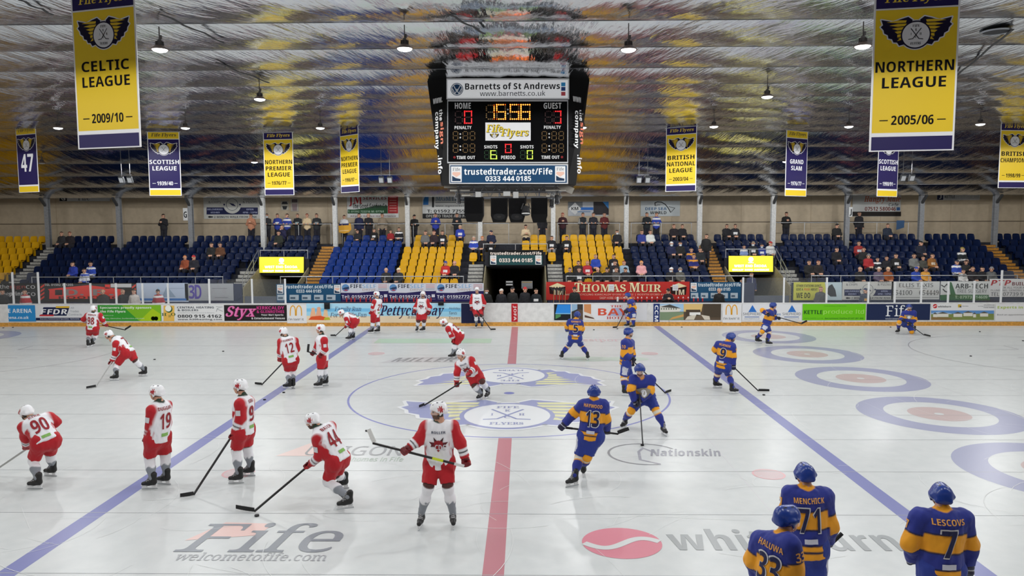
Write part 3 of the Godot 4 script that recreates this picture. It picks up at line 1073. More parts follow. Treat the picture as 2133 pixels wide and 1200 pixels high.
func build_lamps() -> void:
	var parts := lamp_mesh_parts()
	var lit := glow("fbfdff", 6.0)
	var dark := mat("5a5654", 0.5, 0.4)
	var rim := mat("6e5c50", 0.45, 0.3)
	# [pixel of the lamp face, distance from the camera, lit, label]
	var seen := [
		[333, 104, 15.1, 1, "pendant lamp beside the large gold banner, highest row"], [843, 102, 15.1, 1, "pendant lamp in the highest row beside the reflection of the scoreboard"], [1309, 104, 15.1, 1, "pendant lamp in the highest row, past the scoreboard"], [1797, 97, 15.1, 1, "pendant lamp partly next to the large northern gold banner"],
		[541, 207, 20.7, 1, "lone pendant lamp of the middle row above the gold premier banner"], [1598, 202, 20.7, 1, "lone pendant lamp of the middle row above the grand slam banner"],
		[121, 267, 26.9, 1, "pendant lamp next to the number 47 banner"], [386, 267, 26.9, 1, "pendant lamp just above the purple 1939 banner"], [667, 267, 26.9, 1, "pendant lamp between two gold premier banners"], [1213, 266, 26.9, 1, "pendant lamp half hidden behind the scoreboard edge"], [1487, 264, 26.9, 1, "pendant lamp past the gold 2003 banner"], [1768, 264, 26.9, 1, "pendant lamp beneath the large northern banner's edge"], [2042, 259, 26.9, 1, "pendant lamp near the cut-off gold 1998 banner"],
		[87, 340, 35.0, 0, "unlit pendant lamp behind the number 47 banner"], [530, 338, 35.0, 1, "small distant pendant lamp next to the gold premier banner"], [1637, 337, 35.0, 1, "small distant pendant lamp next to the grand slam banner"]]
	for h in [[188, 207, 20.7, "the large Celtic banner"], [1953, 202, 20.7, "the large Northern banner"], [940, 266, 26.9, "the scoreboard"], [325, 338, 35.0, "the purple 1939 banner"], [736, 338, 35.0, "the turned gold banner"], [973, 338, 35.0, "the scoreboard cabinet"], [1185, 338, 35.0, "the scoreboard flank"], [1416, 338, 35.0, "the gold 2003 banner"], [1858, 337, 35.0, "the hidden purple banner"], [2100, 336, 35.0, "the cut-off gold banner"]]:
		seen.append([h[0], h[1], h[2], 1, "pendant lamp hidden behind " + h[3]])  # unseen lamps, lit to brighten the far ice
	var all := []
	for s in seen:
		all.append([on_z(s[0], s[1], CAM.z - s[2]), s[3], s[4]])
	# the same rows go on outside the picture
	for x in [-19.5, -15.1, -10.7, 10.7, 15.1, 19.5]: all.append([Vector3(x, 8.33, 6.0), 1, "pendant lamp of the row nearest the camera"])
	for x in [-21.5, 21.5]: all.append([Vector3(x, 8.33, 0.4), 1, "pendant lamp of the second row"])
	for x in [-24.0, 24.0]: all.append([Vector3(x, 8.33, -5.8), 1, "pendant lamp of the third row end"])
	for x in [-19.8, -15.4, -11.0, -6.6, -2.2, 2.2, 6.6, 11.0, 15.4, 19.8]: all.append([Vector3(x, 7.85, 14.6), 1, "pendant lamp above the near boards"])  # unseen row, placed out of view to light the near ice
	var lamp_n := 0
	for a in all:
		var at: Vector3 = a[0]
		var o := base("pendant_lamp", at)
		lamp_n += 1
		var outside: bool = lamp_n > seen.size()
		tag(o, a[2] + (", %s lamp out of view" % nth(lamp_n - seen.size()) if outside else ""), "lamp", "pendant lamps under the foil ceiling")
		put("housing", parts[0], dark, o).scale = Vector3.ONE * 0.8
		put("reflector", parts[1], rim, o).scale = Vector3.ONE * 0.8
		put("lamp_face", parts[2], lit if a[1] else mat("9a9a98", 0.4), o).scale = Vector3.ONE * 0.8
		var top := ceil_y(at.z) - at.y - 0.06
		put("hook", Shape.new().bar(Vector3(0, 0.20, 0), Vector3(0, top, 0), 0.018, 0.018).box(Vector3(0.02, 0.25, 0), Vector3(0.05, 0.07, 0.04)).mesh(), dark, o)
		if a[1]:
			var l := SpotLight3D.new()
			l.name = "lamp_light"
			o.add_child(l)
			l.spot_angle = 88.0
			l.spot_angle_attenuation = 0.03
			l.light_size = 0.13
			l.position = Vector3(0, -0.19, 0)
			l.rotation.x = -PI / 2
			l.light_color = Color(1.0, 1.0, 1.0)
			l.light_energy = LAMP_ENERGY
			l.shadow_enabled = true
			l.spot_range = 60.0
			l.spot_attenuation = 2.0

# ---------------------------------------------------------------- banners
func banner(px0: float, px1: float, py0: float, py1: float, z: float, turn: float, gold: bool, lines: Array, year: String, label: String, roll := 0.0, w := 1.45, big := "") -> void:
	var mid := on_z((px0 + px1) * 0.5, (py0 + py1) * 0.5, z)
	var h := absf(on_z(px0, py0, z).y - on_z(px0, py1, z).y)
	var o := base("hanging_banner", mid, turn)
	o.rotation.z = roll
	tag(o, label, "banner", "club banners hanging from the ceiling")
	var y1 := h * 0.5
	var hx := w * 0.5
	var yellow := "e9c62b"
	var purple := "241c54"
	put("cloth", Shape.new().box(Vector3.ZERO, Vector3(w, h, 0.012)).mesh(), mat("e9e9ea", 0.45), o)
	var zz := 0.008
	var m := 0.03
	put("header_print", Shape.new().box(Vector3(0, y1 - h * 0.055, zz), Vector3(w - m * 2, h * 0.105, 0.002)).mesh(), mat(purple if gold else yellow, 0.42, 0.0, 0.3), o)
	put("field_print", Shape.new().box(Vector3(0, h * 0.0, zz), Vector3(w - m * 2, h * 0.765, 0.002)).mesh(), mat(yellow if gold else purple, 0.42, 0.0, 0.3), o)
	put("footer_print", Shape.new().box(Vector3(0, -y1 + h * 0.05, zz), Vector3(w - m * 2, h * 0.085, 0.002)).mesh(), mat(purple if gold else yellow, 0.42, 0.0, 0.3), o)
	var ink := mat("0d0c14" if gold else "ececf0", 0.5, 0.0, 0.2)
	word(o, "Fife Flyers", -hx * 0.74, hx * 0.80, y1 - h * 0.088, y1 - h * 0.022, zz + 0.003, mat("e8c838" if gold else "17122e", 0.3), "serif_bold", 0.18)
	place_badge(o, Vector3(0, h * 0.235, zz + 0.003), h * 0.20, ["191530", "dddde0", "d8b52c", "1c1c24"], w * h > 2.5 and z > 0.0, 1.08, 0.3)
	if big:
		word(o, big[0], -hx * 0.62, -hx * 0.03, -h * 0.18, h * 0.09, zz + 0.004, ink, "bold")
		word(o, big[1], hx * 0.03, hx * 0.62, -h * 0.18, h * 0.09, zz + 0.004, ink, "bold")
	for i in lines.size():
		var s: String = lines[i]
		var half := minf(hx * 0.92, hx * 0.125 * s.length())
		var y := h * 0.03 - i * h * 0.10
		word(o, s, -half, half, y - h * 0.033, y + h * 0.033, zz + 0.004, ink, "bold")
	if year:
		word(o, year, -hx * 0.5, hx * 0.5, -h * 0.335, -h * 0.275, zz + 0.004, ink, "bold")
		for s in [-1.0, 1.0]:
			put("dash", Shape.new().box(Vector3(hx * 0.68 * s, -h * 0.305, zz + 0.004), Vector3(hx * 0.2, 0.016, 0.002)).mesh(), ink, o)
	put("top_pole", Shape.new().tube(Vector3(-hx - 0.05, y1, 0), Vector3(hx + 0.05, y1, 0), 0.018, 0.018, 8).mesh(), mat("aaaaac", 0.4, 0.6), o)
	for s in [-1.0, 1.0]:
		var top := ceil_y(mid.z) - mid.y
		put("hanging_wire", Shape.new().tube(Vector3(hx * 0.9 * s, y1, 0), Vector3(hx * 0.9 * s, maxf(top - 0.05, y1 + 0.03), 0), 0.004, 0.004, 5).mesh(), mat("77777a", 0.4, 0.6), o)

func build_banners() -> void:
	banner(155, 286, -17, 310, 8.5, -0.27, true, ["CELTIC", "LEAGUE"], "2009/10", "large gold club banner reading Celtic League 2009/10", 0.0, 1.30)
	banner(1815, 1993, -20, 316, 8.4, -0.17, true, ["NORTHERN", "LEAGUE"], "2005/06", "large gold club banner reading Northern League 2005/06", 0.0, 1.30)
	var z := -9.9
	banner(34, 80, 265, 401, z, -0.42, false, [], "", "purple club banner with the large white number 47", 0.0, 1.30, "47")
	banner(309, 376, 275, 408, z, 0.06, false, ["SCOTTISH", "LEAGUE"], "1939/40", "purple club banner reading Scottish League 1939/40", 0.0, 1.30)
	banner(551, 610, 276, 407, z, -0.15, true, ["NORTHERN", "PREMIER", "LEAGUE"], "1976/77", "gold club banner reading Northern Premier League 1976/77", 0.0, 1.30)
	banner(709, 747, 267, 401, z, -0.74, true, ["NORTHERN", "PREMIER", "LEAGUE"], "1996/97", "narrow turned gold club banner reading Northern Premier League 1996/97", 0.0, 1.30)
	banner(1387, 1450, 265, 399, z, -0.55, true, ["BRITISH", "NATIONAL", "LEAGUE"], "2003/04", "gold club banner reading British National League 2003/04", 0.0, 1.30)
	banner(1637, 1681, 273, 409, z, 0.55, false, ["GRAND", "SLAM"], "1976/77", "purple club banner reading Grand Slam 1976/77", 0.0, 1.30)
	banner(1829, 1871, 273, 410, z, 0.52, false, ["SCOTTISH", "LEAGUE"], "1990/91", "purple club banner mostly hidden behind the large gold one", 0.0, 1.30)
	banner(2082, 2142, 257, 392, z, 0.15, true, ["BRITISH", "CHAMPIONS"], "1998/99", "gold club banner cut off by the picture edge, dated 1998/99", 0.0, 1.30)

# ---------------------------------------------------------------- scoreboard
func digit(sh: Shape, dim: Shape, ch: String, x: float, y: float, w: float, h: float) -> void:
	var on: Array = {"0": [1, 1, 1, 0, 1, 1, 1], "1": [0, 0, 1, 0, 0, 1, 0], "5": [1, 1, 0, 1, 0, 1, 1], "6": [1, 1, 0, 1, 1, 1, 1], "J": [1, 0, 1, 0, 0, 1, 1], "8": [0, 0, 0, 0, 0, 0, 0]}[ch]
	var segs := [[0, 1, 1, 1], [0, 0.5, 0, 1], [1, 0.5, 1, 1], [0, 0.5, 1, 0.5], [0, 0, 0, 0.5], [1, 0, 1, 0.5], [0, 0, 1, 0]]
	var r := w * 0.085
	for k in 7:
		var s: Array = segs[k]
		var n := 4
		for i in n + 1:
			var t := float(i) / n
			var p := Vector2(x + lerpf(s[0], s[2], t) * w, y + lerpf(s[1], s[3], t) * h)
			(sh if on[k] else dim).ring(p.x, p.y, 0, r, 8, 0.012)

func build_scoreboard() -> void:
	crop = [900.0, 140.0, 3.529]
	var z := 0.70
	var o := base("scoreboard", cz(558, 470, z))
	tag(o, "black four-sided scoreboard with lit digits hanging from the foil ceiling", "scoreboard")
	var c := o.position
	var fl := pt(o, 105, 80)
	var fr := pt(o, 1008, 858)
	var x0 := fl.x
	var x1 := fr.x
	var yt := fl.y + 0.05
	var yb := fr.y
	var sh := Shape.new()
	var bt := 2.22
	var bb := 1.86
	var mid := (x0 + x1) * 0.5
	# front, slanted flanks and back of the cabinet
	var zb := -0.45
	var A := [Vector3(x0, yt, 0), Vector3(x1, yt, 0), Vector3(mid + bt, yt, zb), Vector3(mid + bt, yt, zb - 2.8), Vector3(x1, yt, zb * 2 - 2.8), Vector3(x0, yt, zb * 2 - 2.8), Vector3(mid - bt, yt, zb - 2.8), Vector3(mid - bt, yt, zb)]
	var B := [Vector3(x0 + 0.10, yb, 0), Vector3(x1 - 0.06, yb, 0), Vector3(mid + bb, yb, zb), Vector3(mid + bb, yb, zb - 2.8), Vector3(x1 - 0.06, yb, zb * 2 - 2.8), Vector3(x0 + 0.10, yb, zb * 2 - 2.8), Vector3(mid - bb, yb, zb - 2.8), Vector3(mid - bb, yb, zb)]
	for i in 8:
		var j := (i + 1) % 8
		sh.quad(B[i], B[j], A[j], A[i])
	for i in range(1, 7):
		sh.tri(A[0], A[i], A[i + 1])
		sh.tri(B[0], B[i + 1], B[i])
	put("cabinet", sh.mesh(), mat("0b0b0c", 0.6, 0.0, 0.2), o)
	# top advert
	var top := Node3D.new()
	top.name = "top_advert"
	o.add_child(top)
	rect(o, 106, 1008, 82, 236, "d9dadb", 0.004, "top_advert_frame")
	var lit_white := glow("f4f6f8", 0.25, "e8e9ea")  # white advert face glows weakly by itself
	put("top_advert_face", Shape.new().flat(PackedVector2Array([pt(o, 114, 226), pt(o, 998, 226), pt(o, 998, 94), pt(o, 114, 94)]), 0.008).mesh(), lit_white, o)
	o.remove_child(top)
	top.free()
	disc(o, 183, 163, 0, 46, "1d3f66", 0.010)
	disc(o, 183, 163, 36, 42, "e9eef2", 0.011)
	line(o, [160, 138, 178, 172, 183, 163, 188, 172, 206, 138], 6, "e9eef2", 0.012)
	line(o, [150, 158, 168, 195, 183, 172, 198, 195, 216, 158], 6, "e9eef2", 0.012)
	say(o, "Barnetts of St Andrews", 243, 940, 112, 165, "2a2a2e", "bold", 0.0, 0.012)
	say(o, "www.barnetts.co.uk", 352, 832, 172, 214, "4c4c50", "sans", 0.0, 0.012)
	for s in [[127, "3a9bd8"], [160, "2f4f8f"], [196, "c8555c"]]:
		rect(o, 949, 980, s[0] - 14, s[0] + 14, s[1], 0.012, "icon")
	# digits panel
	rect(o, 112, 1000, 240, 706, "b9babb", 0.004, "panel_frame")
	put("digit_panel", Shape.new().flat(PackedVector2Array([pt(o, 118, 696), pt(o, 994, 696), pt(o, 994, 252), pt(o, 118, 252)]), 0.006).mesh(), mat("08080a", 0.7, 0.0, 0.15), o)
	var white := "d9d9d9"
	for w in [["HOME", 168, 285, 262, 306], ["GUEST", 820, 950, 262, 306], ["PENALTY", 166, 290, 432, 456], ["PENALTY", 822, 946, 430, 454], ["SHOTS", 383, 480, 574, 598], ["SHOTS", 649, 746, 574, 598], ["PERIOD", 508, 612, 650, 676], ["TIME OUT", 180, 316, 652, 676], ["TIME OUT", 803, 936, 650, 674]]:
		say(o, w[0], w[1], w[2], w[3], w[4], white, "bold", 0.0, 0.010)
	var hot := {"red": [Shape.new(), Shape.new()], "amber": [Shape.new(), Shape.new()], "green": [Shape.new(), Shape.new()]}
	var k := pt(o, 1, 0).x - pt(o, 0, 0).x
	for d in [["red", "8", 172, 222, 412, 325], ["red", "0", 240, 290, 412, 325], ["red", "8", 832, 882, 410, 325], ["red", "J", 896, 946, 410, 325], ["amber", "1", 400, 456, 382, 280], ["amber", "5", 476, 538, 382, 276], ["amber", "5", 576, 636, 382, 276], ["amber", "6", 654, 718, 382, 276],
		["red", "0", 540, 580, 628, 568], ["green", "8", 386, 418, 674, 614], ["green", "6", 432, 474, 674, 614], ["green", "8", 650, 684, 674, 614], ["green", "0", 700, 738, 674, 614]]:
		var p := pt(o, d[2], d[4])
		var q := pt(o, d[3], d[5])
		digit(hot[d[0]][0], hot[d[0]][1], d[1], p.x, p.y, q.x - p.x, q.y - p.y)
	for y in [[535, 474], [626, 564]]:
		for x in [152, 224, 276, 804, 876, 928]:
			var p := pt(o, x + 4, y[0])
			var q := pt(o, x + 38, y[1])
			digit(hot.amber[0], hot.amber[1], "8", p.x, p.y, q.x - p.x, q.y - p.y)
	var dots := Shape.new()
	for p in [[208, 492], [208, 518], [208, 582], [208, 608], [861, 490], [861, 516], [861, 580], [861, 606], [557, 312], [557, 342]]:
		var q := pt(o, p[0], p[1])
		dots.ring(q.x, q.y, 0, 6 * k, 10, 0.012)
	put("colon_dots", dots.mesh(), mat("c9c9c9", 0.5), o)
	put("red_digits", hot.red[0].mesh(), glow("ff2a2e", 2.2), o)
	put("amber_digits", hot.amber[0].mesh(), glow("ff9a3c", 2.6), o)
	put("green_digits", hot.green[0].mesh(), glow("d8ff5a", 1.6), o)
	put("unlit_red_dots", hot.red[1].mesh(), mat("3a1012", 0.6), o)
	put("unlit_amber_dots", hot.amber[1].mesh(), mat("8a6a38", 0.6), o)
	put("unlit_green_dots", hot.green[1].mesh(), mat("1d4a22", 0.6), o)
	disc(o, 165, 663, 0, 9, "7a1a1e", 0.011)
	disc(o, 955, 661, 0, 9, "7a1a1e", 0.011)
	rect(o, 392, 725, 407, 540, "e6e6e8", 0.009, "club_plate")
	for d in [[4.0, "1d1a12", 0.0], [0.0, "e6c92e", 0.002]]:
		say(o, "Fife", 402 + d[0], 520 + d[0], 420 + d[0], 478 + d[0], d[1], "serif_bold", 0.2, 0.012 + d[2])
		say(o, "Flyers", 508 + d[0], 708 + d[0], 450 + d[0], 524 + d[0], d[1], "serif_bold", 0.2, 0.012 + d[2])
	var bp := pt(o, 458, 505)
	place_badge(o, Vector3(bp.x, bp.y, 0.012), 0.13, ["3a3626", "d8d8da", "c9ad3c", "55555a"], false)
	# bottom advert
	rect(o, 126, 1000, 712, 858, "c3c4c5", 0.004, "bottom_advert_frame")
	rect(o, 134, 990, 722, 850, "123f63", 0.007, "bottom_advert_face")
	trust_logo(o, 140, 218, 730, 845, 0.010)
	trust_logo(o, 904, 980, 728, 842, 0.010)
	say(o, "trustedtrader.scot/Fife", 236, 884, 740, 792, "eef2f4", "bold", 0.0, 0.012)
	say(o, "0333 444 0185", 392, 728, 800, 838, "eef2f4", "bold", 0.0, 0.012)
	# words on the slanted flanks, running down
	for s in [-1.0, 1.0]:
		var e0 := Vector3(x0 if s < 0 else x1, 0, 0)
		var e1: Vector3 = Vector3(mid + s * 2.04, 0, zb)
		var dir: Vector3 = (e1 - e0).normalized() * s
		var nn: Vector3 = Vector3.UP.cross(dir).normalized() * -1.0
		if nn.z < 0: nn = -nn
		var hold := Node3D.new()
		hold.name = "flank_words"
		o.add_child(hold, true)
		hold.transform = Transform3D(Basis(dir, Vector3.UP, dir.cross(Vector3.UP)), (e0 + e1) * 0.5 + nn * 0.05)
		for w in [["www.", -0.24, 0.20, 0.78, 0.92, "e4e4e4", 0.0], ["the", 0.03, 0.23, 0.30, 0.60, "e4e4e4", 1.0], ["sign", 0.03, 0.28, -0.32, 0.26, "d8602e", 1.0], ["company", -0.22, 0.02, -0.45, 0.55, "e4e4e4", 1.0], [".info", -0.06, 0.20, -1.12, -0.62, "e4e4e4", 1.0]]:
			if w[6] > 0.0:
				var t := text_mesh(w[0], "bold")
				var ab := t.get_aabb()
				var lt := put("lettering", t, mat(w[5], 0.5), hold)
				var sx: float = (w[4] - w[3]) / ab.size.x
				var sy: float = (w[2] - w[1]) * 0.8 / ab.size.y
				var bs := Basis(Vector3(0, -sx, 0), Vector3(sy, 0, 0), Vector3(0, 0, 1))
				lt.transform = Transform3D(bs, Vector3((w[1] + w[2]) * 0.5, (w[3] + w[4]) * 0.5, 0.02) - bs * Vector3(ab.get_center().x, ab.get_center().y, 0))
			else:
				word(hold, w[0], w[1], w[2], w[3], w[4], 0.02, mat(w[5], 0.5), "bold")
	# collar of dark board up to the ceiling
	put("collar", Shape.new().span(Vector3(x0 - 0.1, yt, -0.05), Vector3(x1 + 0.1, maxf(CEIL_Y - c.y - 0.1, yt + 0.05), -3.9)).mesh(), mat("3b3c3e", 0.5, 0.3), o)
	# rig under the scoreboard
	crop = [930.0, 370.0, 8.0]
	var rig := base("lighting_truss", cz(1030, 200, 0.1))
	tag(rig, "metal truss with brackets hanging beneath the scoreboard", "truss")
	var alu := mat("6a6c70", 0.4, 0.7)
	var a := pt(rig, 130, 130)
	var b := pt(rig, 1920, 330)
	for y in [a.y, (a.y + b.y) * 0.5, b.y]:
		put("chord", Shape.new().tube(Vector3(a.x, y, 0), Vector3(b.x, y, 0), 0.025, 0.025, 8).mesh(), alu, rig)
		put("chord", Shape.new().tube(Vector3(a.x, y, -0.4), Vector3(b.x, y, -0.4), 0.025, 0.025, 8).mesh(), alu, rig)
	for i in 18:
		var u := lerpf(a.x, b.x, i / 18.0)
		var v := lerpf(a.x, b.x, (i + 1) / 18.0)
		put("lacing", Shape.new().tube(Vector3(u, a.y if i % 2 else b.y, 0), Vector3(v, b.y if i % 2 else a.y, 0), 0.012, 0.012, 6).mesh(), alu, rig)
	for q in [[60, 390, 215], [1650, 1990, 215], [260, 400, 300], [1660, 1790, 310]]:
		var p0 := pt(rig, q[0], q[2])
		var p1 := pt(rig, q[1], q[2])
		put("white_tube", Shape.new().tube(Vector3(p0.x, p0.y, 0.05), Vector3(p1.x, p1.y, 0.05), 0.025, 0.025, 8).mesh(), mat("b8b4aa", 0.5), rig)
	for q in [[490, 580, 240, 345], [1112, 1200, 240, 345], [950, 1066, 230, 310]]:
		var p0 := pt(rig, q[0], q[3])
		var p1 := pt(rig, q[1], q[2])
		put("control_box", Shape.new().span(Vector3(p0.x, p0.y, 0.0), Vector3(p1.x, p1.y, 0.16)).mesh(), mat("a9aaa8", 0.5), rig)
	for s in [[-40, 170, 120, 230], [1880, 2110, 120, 230]]:
		var p0 := pt(rig, s[0], s[2])
		var p1 := pt(rig, s[1], s[3])
		put("gusset", Shape.new().bar(Vector3(p0.x, p0.y, 0), Vector3(p1.x, p0.y if s[0] < 0 else p1.y, 0), 0.05, 0.18).mesh(), mat("8d897f", 0.5), rig)
	var names := ["hanging loudspeaker before the timber firm banner", "hanging loudspeaker with round woofer, second of the four", "hanging loudspeaker with round woofer, third of the four", "hanging loudspeaker next to the white column"]
	var sp := [[310, 620, 330, 740], [745, 1020, 345, 745], [1036, 1312, 345, 745], [1410, 1680, 340, 750]]
	for i in 4:
		var q: Array = sp[i]
		var s := base("loudspeaker", cz((q[0] + q[1]) * 0.5, (q[2] + q[3]) * 0.5, 0.05))
		tag(s, names[i], "loudspeaker", "loudspeakers under the scoreboard")
		var p0 := pt(s, q[0], q[3])
		var p1 := pt(s, q[1], q[2])
		var poly := PackedVector2Array([Vector2(p0.x * 0.75, p0.y), Vector2(p1.x * 0.75, p0.y), Vector2(p1.x, p0.y * 0.45), Vector2(p1.x, p1.y), Vector2(p0.x, p1.y), Vector2(p0.x, p0.y * 0.45)])
		var body := Shape.new().flat(poly, 0.22)
		for j in 6:
			var u := poly[j]
			var v := poly[(j + 1) % 6]
			body.quad(Vector3(u.x, u.y, 0.22), Vector3(u.x, u.y, -0.22), Vector3(v.x, v.y, -0.22), Vector3(v.x, v.y, 0.22))
		put("cabinet", body.mesh(), mat("0a0a0b", 0.6, 0.0, 0.25), s)
		put("grille", Shape.new().box(Vector3(0, p1.y * 0.3, 0.225), Vector3(p1.x * 1.7, p1.y * 1.2, 0.01)).mesh(), mat("0d0d0e", 0.8, 0.0, 0.2), s)
		if i == 1 or i == 2:
			put("woofer", Shape.new().ring(0, p0.y * 0.55, p1.x * 0.25, p1.x * 0.72, 28, 0.228, 0.55).mesh(), mat("17181a", 0.45, 0.0, 0.3), s)
			put("woofer_cap", Shape.new().ring(0, p0.y * 0.55, 0, p1.x * 0.25, 20, 0.229, 0.55).mesh(), mat("0c0c0d", 0.3), s)
		put("hanger", Shape.new().bar(Vector3(0, p1.y, 0), Vector3(0, p1.y + 0.25, 0), 0.05, 0.03).mesh(), alu, s)
	var heads := [[165, 240, 235, 430, "black stage lamp clamped left under the scoreboard"], [1715, 1790, 330, 490, "slim black stage lamp hanging before the white column"], [1800, 1890, 250, 430, "wide black stage lamp at the truss end"], [1245, 1400, 455, 600, "stage lamp with white lens between two loudspeakers"]]
	for q in heads:
		var s := base("stage_lamp", cz((q[0] + q[1]) * 0.5, (q[2] + q[3]) * 0.5, 0.35))
		tag(s, q[4], "stage lamp")
		var p0 := pt(s, q[0], q[3])
		var p1 := pt(s, q[1], q[2])
		put("can", Shape.new().tube(Vector3(0, p1.y * 0.5, -0.05), Vector3(0, p0.y, 0.05), p1.x * 0.7, p1.x, 14).mesh(), mat("161618", 0.5), s)
		put("yoke", Shape.new().bar(Vector3(-p1.x, 0, 0), Vector3(-p1.x * 0.5, p1.y * 1.4, 0), 0.02, 0.03).bar(Vector3(p1.x, 0, 0), Vector3(p1.x * 0.5, p1.y * 1.4, 0), 0.02, 0.03).bar(Vector3(0, p1.y * 1.3, 0), Vector3(0, rig.position.y + b.y - s.position.y + 0.03, -0.25), 0.03, 0.03).mesh(), mat("1a1a1c", 0.5), s)
		put("lens", Shape.new().tube(Vector3(0, p0.y - 0.01, 0.052), Vector3(0, p0.y + 0.01, 0.05), p1.x * 0.9, p1.x * 0.9, 14).mesh(), mat("d8d8d4" if q[0] == 1245 else "2a2a2e", 0.2), s)
	# pairs of floodlights under the far slope
	for q in [[262, 372, "pair of floodlights between the 47 and 1939 banners"], [803, 372, "pair of floodlights past the turned gold banner"], [1340, 372, "pair of floodlights before the gold 2003 banner"], [1890, 368, "pair of floodlights past the hidden purple banner"]]:
		var at := on_z(q[0], q[1], -12.6)
		var s := base("floodlight_pair", at)
		tag(s, q[2], "floodlight", "twin floodlights under the ceiling")
		for d in [-0.19, 0.19]:
			put("floodlight_head", Shape.new().box(Vector3(d, -0.05, 0), Vector3(0.22, 0.30, 0.10), Basis(Vector3.RIGHT, 0.5)).mesh(), mat("5d6063", 0.4, 0.5), s)
			put("lens", Shape.new().box(Vector3(d, -0.08, 0.055), Vector3(0.18, 0.22, 0.01), Basis(Vector3.RIGHT, 0.5)).mesh(), mat("b9bcc0", 0.25), s)
			put("stem", Shape.new().bar(Vector3(d, 0.1, 0), Vector3(d, ceil_y(at.z) - at.y - 0.22, 0), 0.02, 0.02).mesh(), mat("6a6c70", 0.4, 0.5), s)
		put("crossbar", Shape.new().box(Vector3(0, 0.16, 0), Vector3(0.5, 0.03, 0.03)).mesh(), mat("6a6c70", 0.4, 0.5), s)

func trust_logo(o: Node3D, x0: float, x1: float, y0: float, y1: float, z: float) -> void:
	rect(o, x0, x1, y0, y1, "e2e3e3", z, "logo_card")
	var h := y1 - y0
	var w := x1 - x0
	say(o, "Fife", x0 + w * 0.15, x1 - w * 0.15, y0 + h * 0.08, y0 + h * 0.28, "3a3f46", "serif", 0.0, z + 0.003)
	area(o, [x0 + w * 0.1, y0 + h * 0.5, x0 + w * 0.5, y0 + h * 0.68, x1 - w * 0.1, y0 + h * 0.5, x1 - w * 0.15, y0 + h * 0.36, x0 + w * 0.15, y0 + h * 0.36], "e3b9a6", z + 0.002, "logo_shape")
	area(o, [x0 + w * 0.1, y0 + h * 0.94, x1 - w * 0.1, y0 + h * 0.94, x1 - w * 0.1, y0 + h * 0.80, x0 + w * 0.45, y0 + h * 0.74, x0 + w * 0.1, y0 + h * 0.60], "1d3550", z + 0.002, "logo_shape")

# ---------------------------------------------------------------- adverts on the rink boards
const K1 := [0.0, 570.0, 5.925]
const K2 := [340.0, 570.0, 5.925]
const K3 := [680.0, 570.0, 5.925]
const K4 := [1000.0, 500.0, 6.317]
const K5 := [1130.0, 570.0, 5.925]
const K6 := [1470.0, 570.0, 5.925]
const K7 := [1773.0, 570.0, 5.925]

func arches(o: Node3D, x0: float, x1: float, y0: float, y1: float) -> void:
	var w := (x1 - x0) * 0.5
	for s in 2:
		var p := []
		for i in 13:
			var a := PI * i / 12.0
			p.append(x0 + w * s + w * 0.5 - cos(a) * w * 0.44)
			p.append(y1 - pow(sin(a), 0.55) * (y1 - y0))
		line(o, p, w * 0.17, "e0a32e")

func vertical_word(o: Node3D, s: String, x0: float, x1: float, y0: float, y1: float, hex: String) -> void:
	var t := text_mesh(s, "bold")
	var ab := t.get_aabb()
	var a := pt(o, x0, y1)
	var b := pt(o, x1, y0)
	var lt := put("lettering", t, mat(hex, 0.5), o)
	var bs := Basis(Vector3(0, -(b.y - a.y) / ab.size.x, 0), Vector3((b.x - a.x) / ab.size.y, 0, 0), Vector3(0, 0, 1))
	lt.transform = Transform3D(bs, Vector3((a.x + b.x) * 0.5, (a.y + b.y) * 0.5, 0.004) - bs * Vector3(ab.get_center().x, ab.get_center().y, 0))

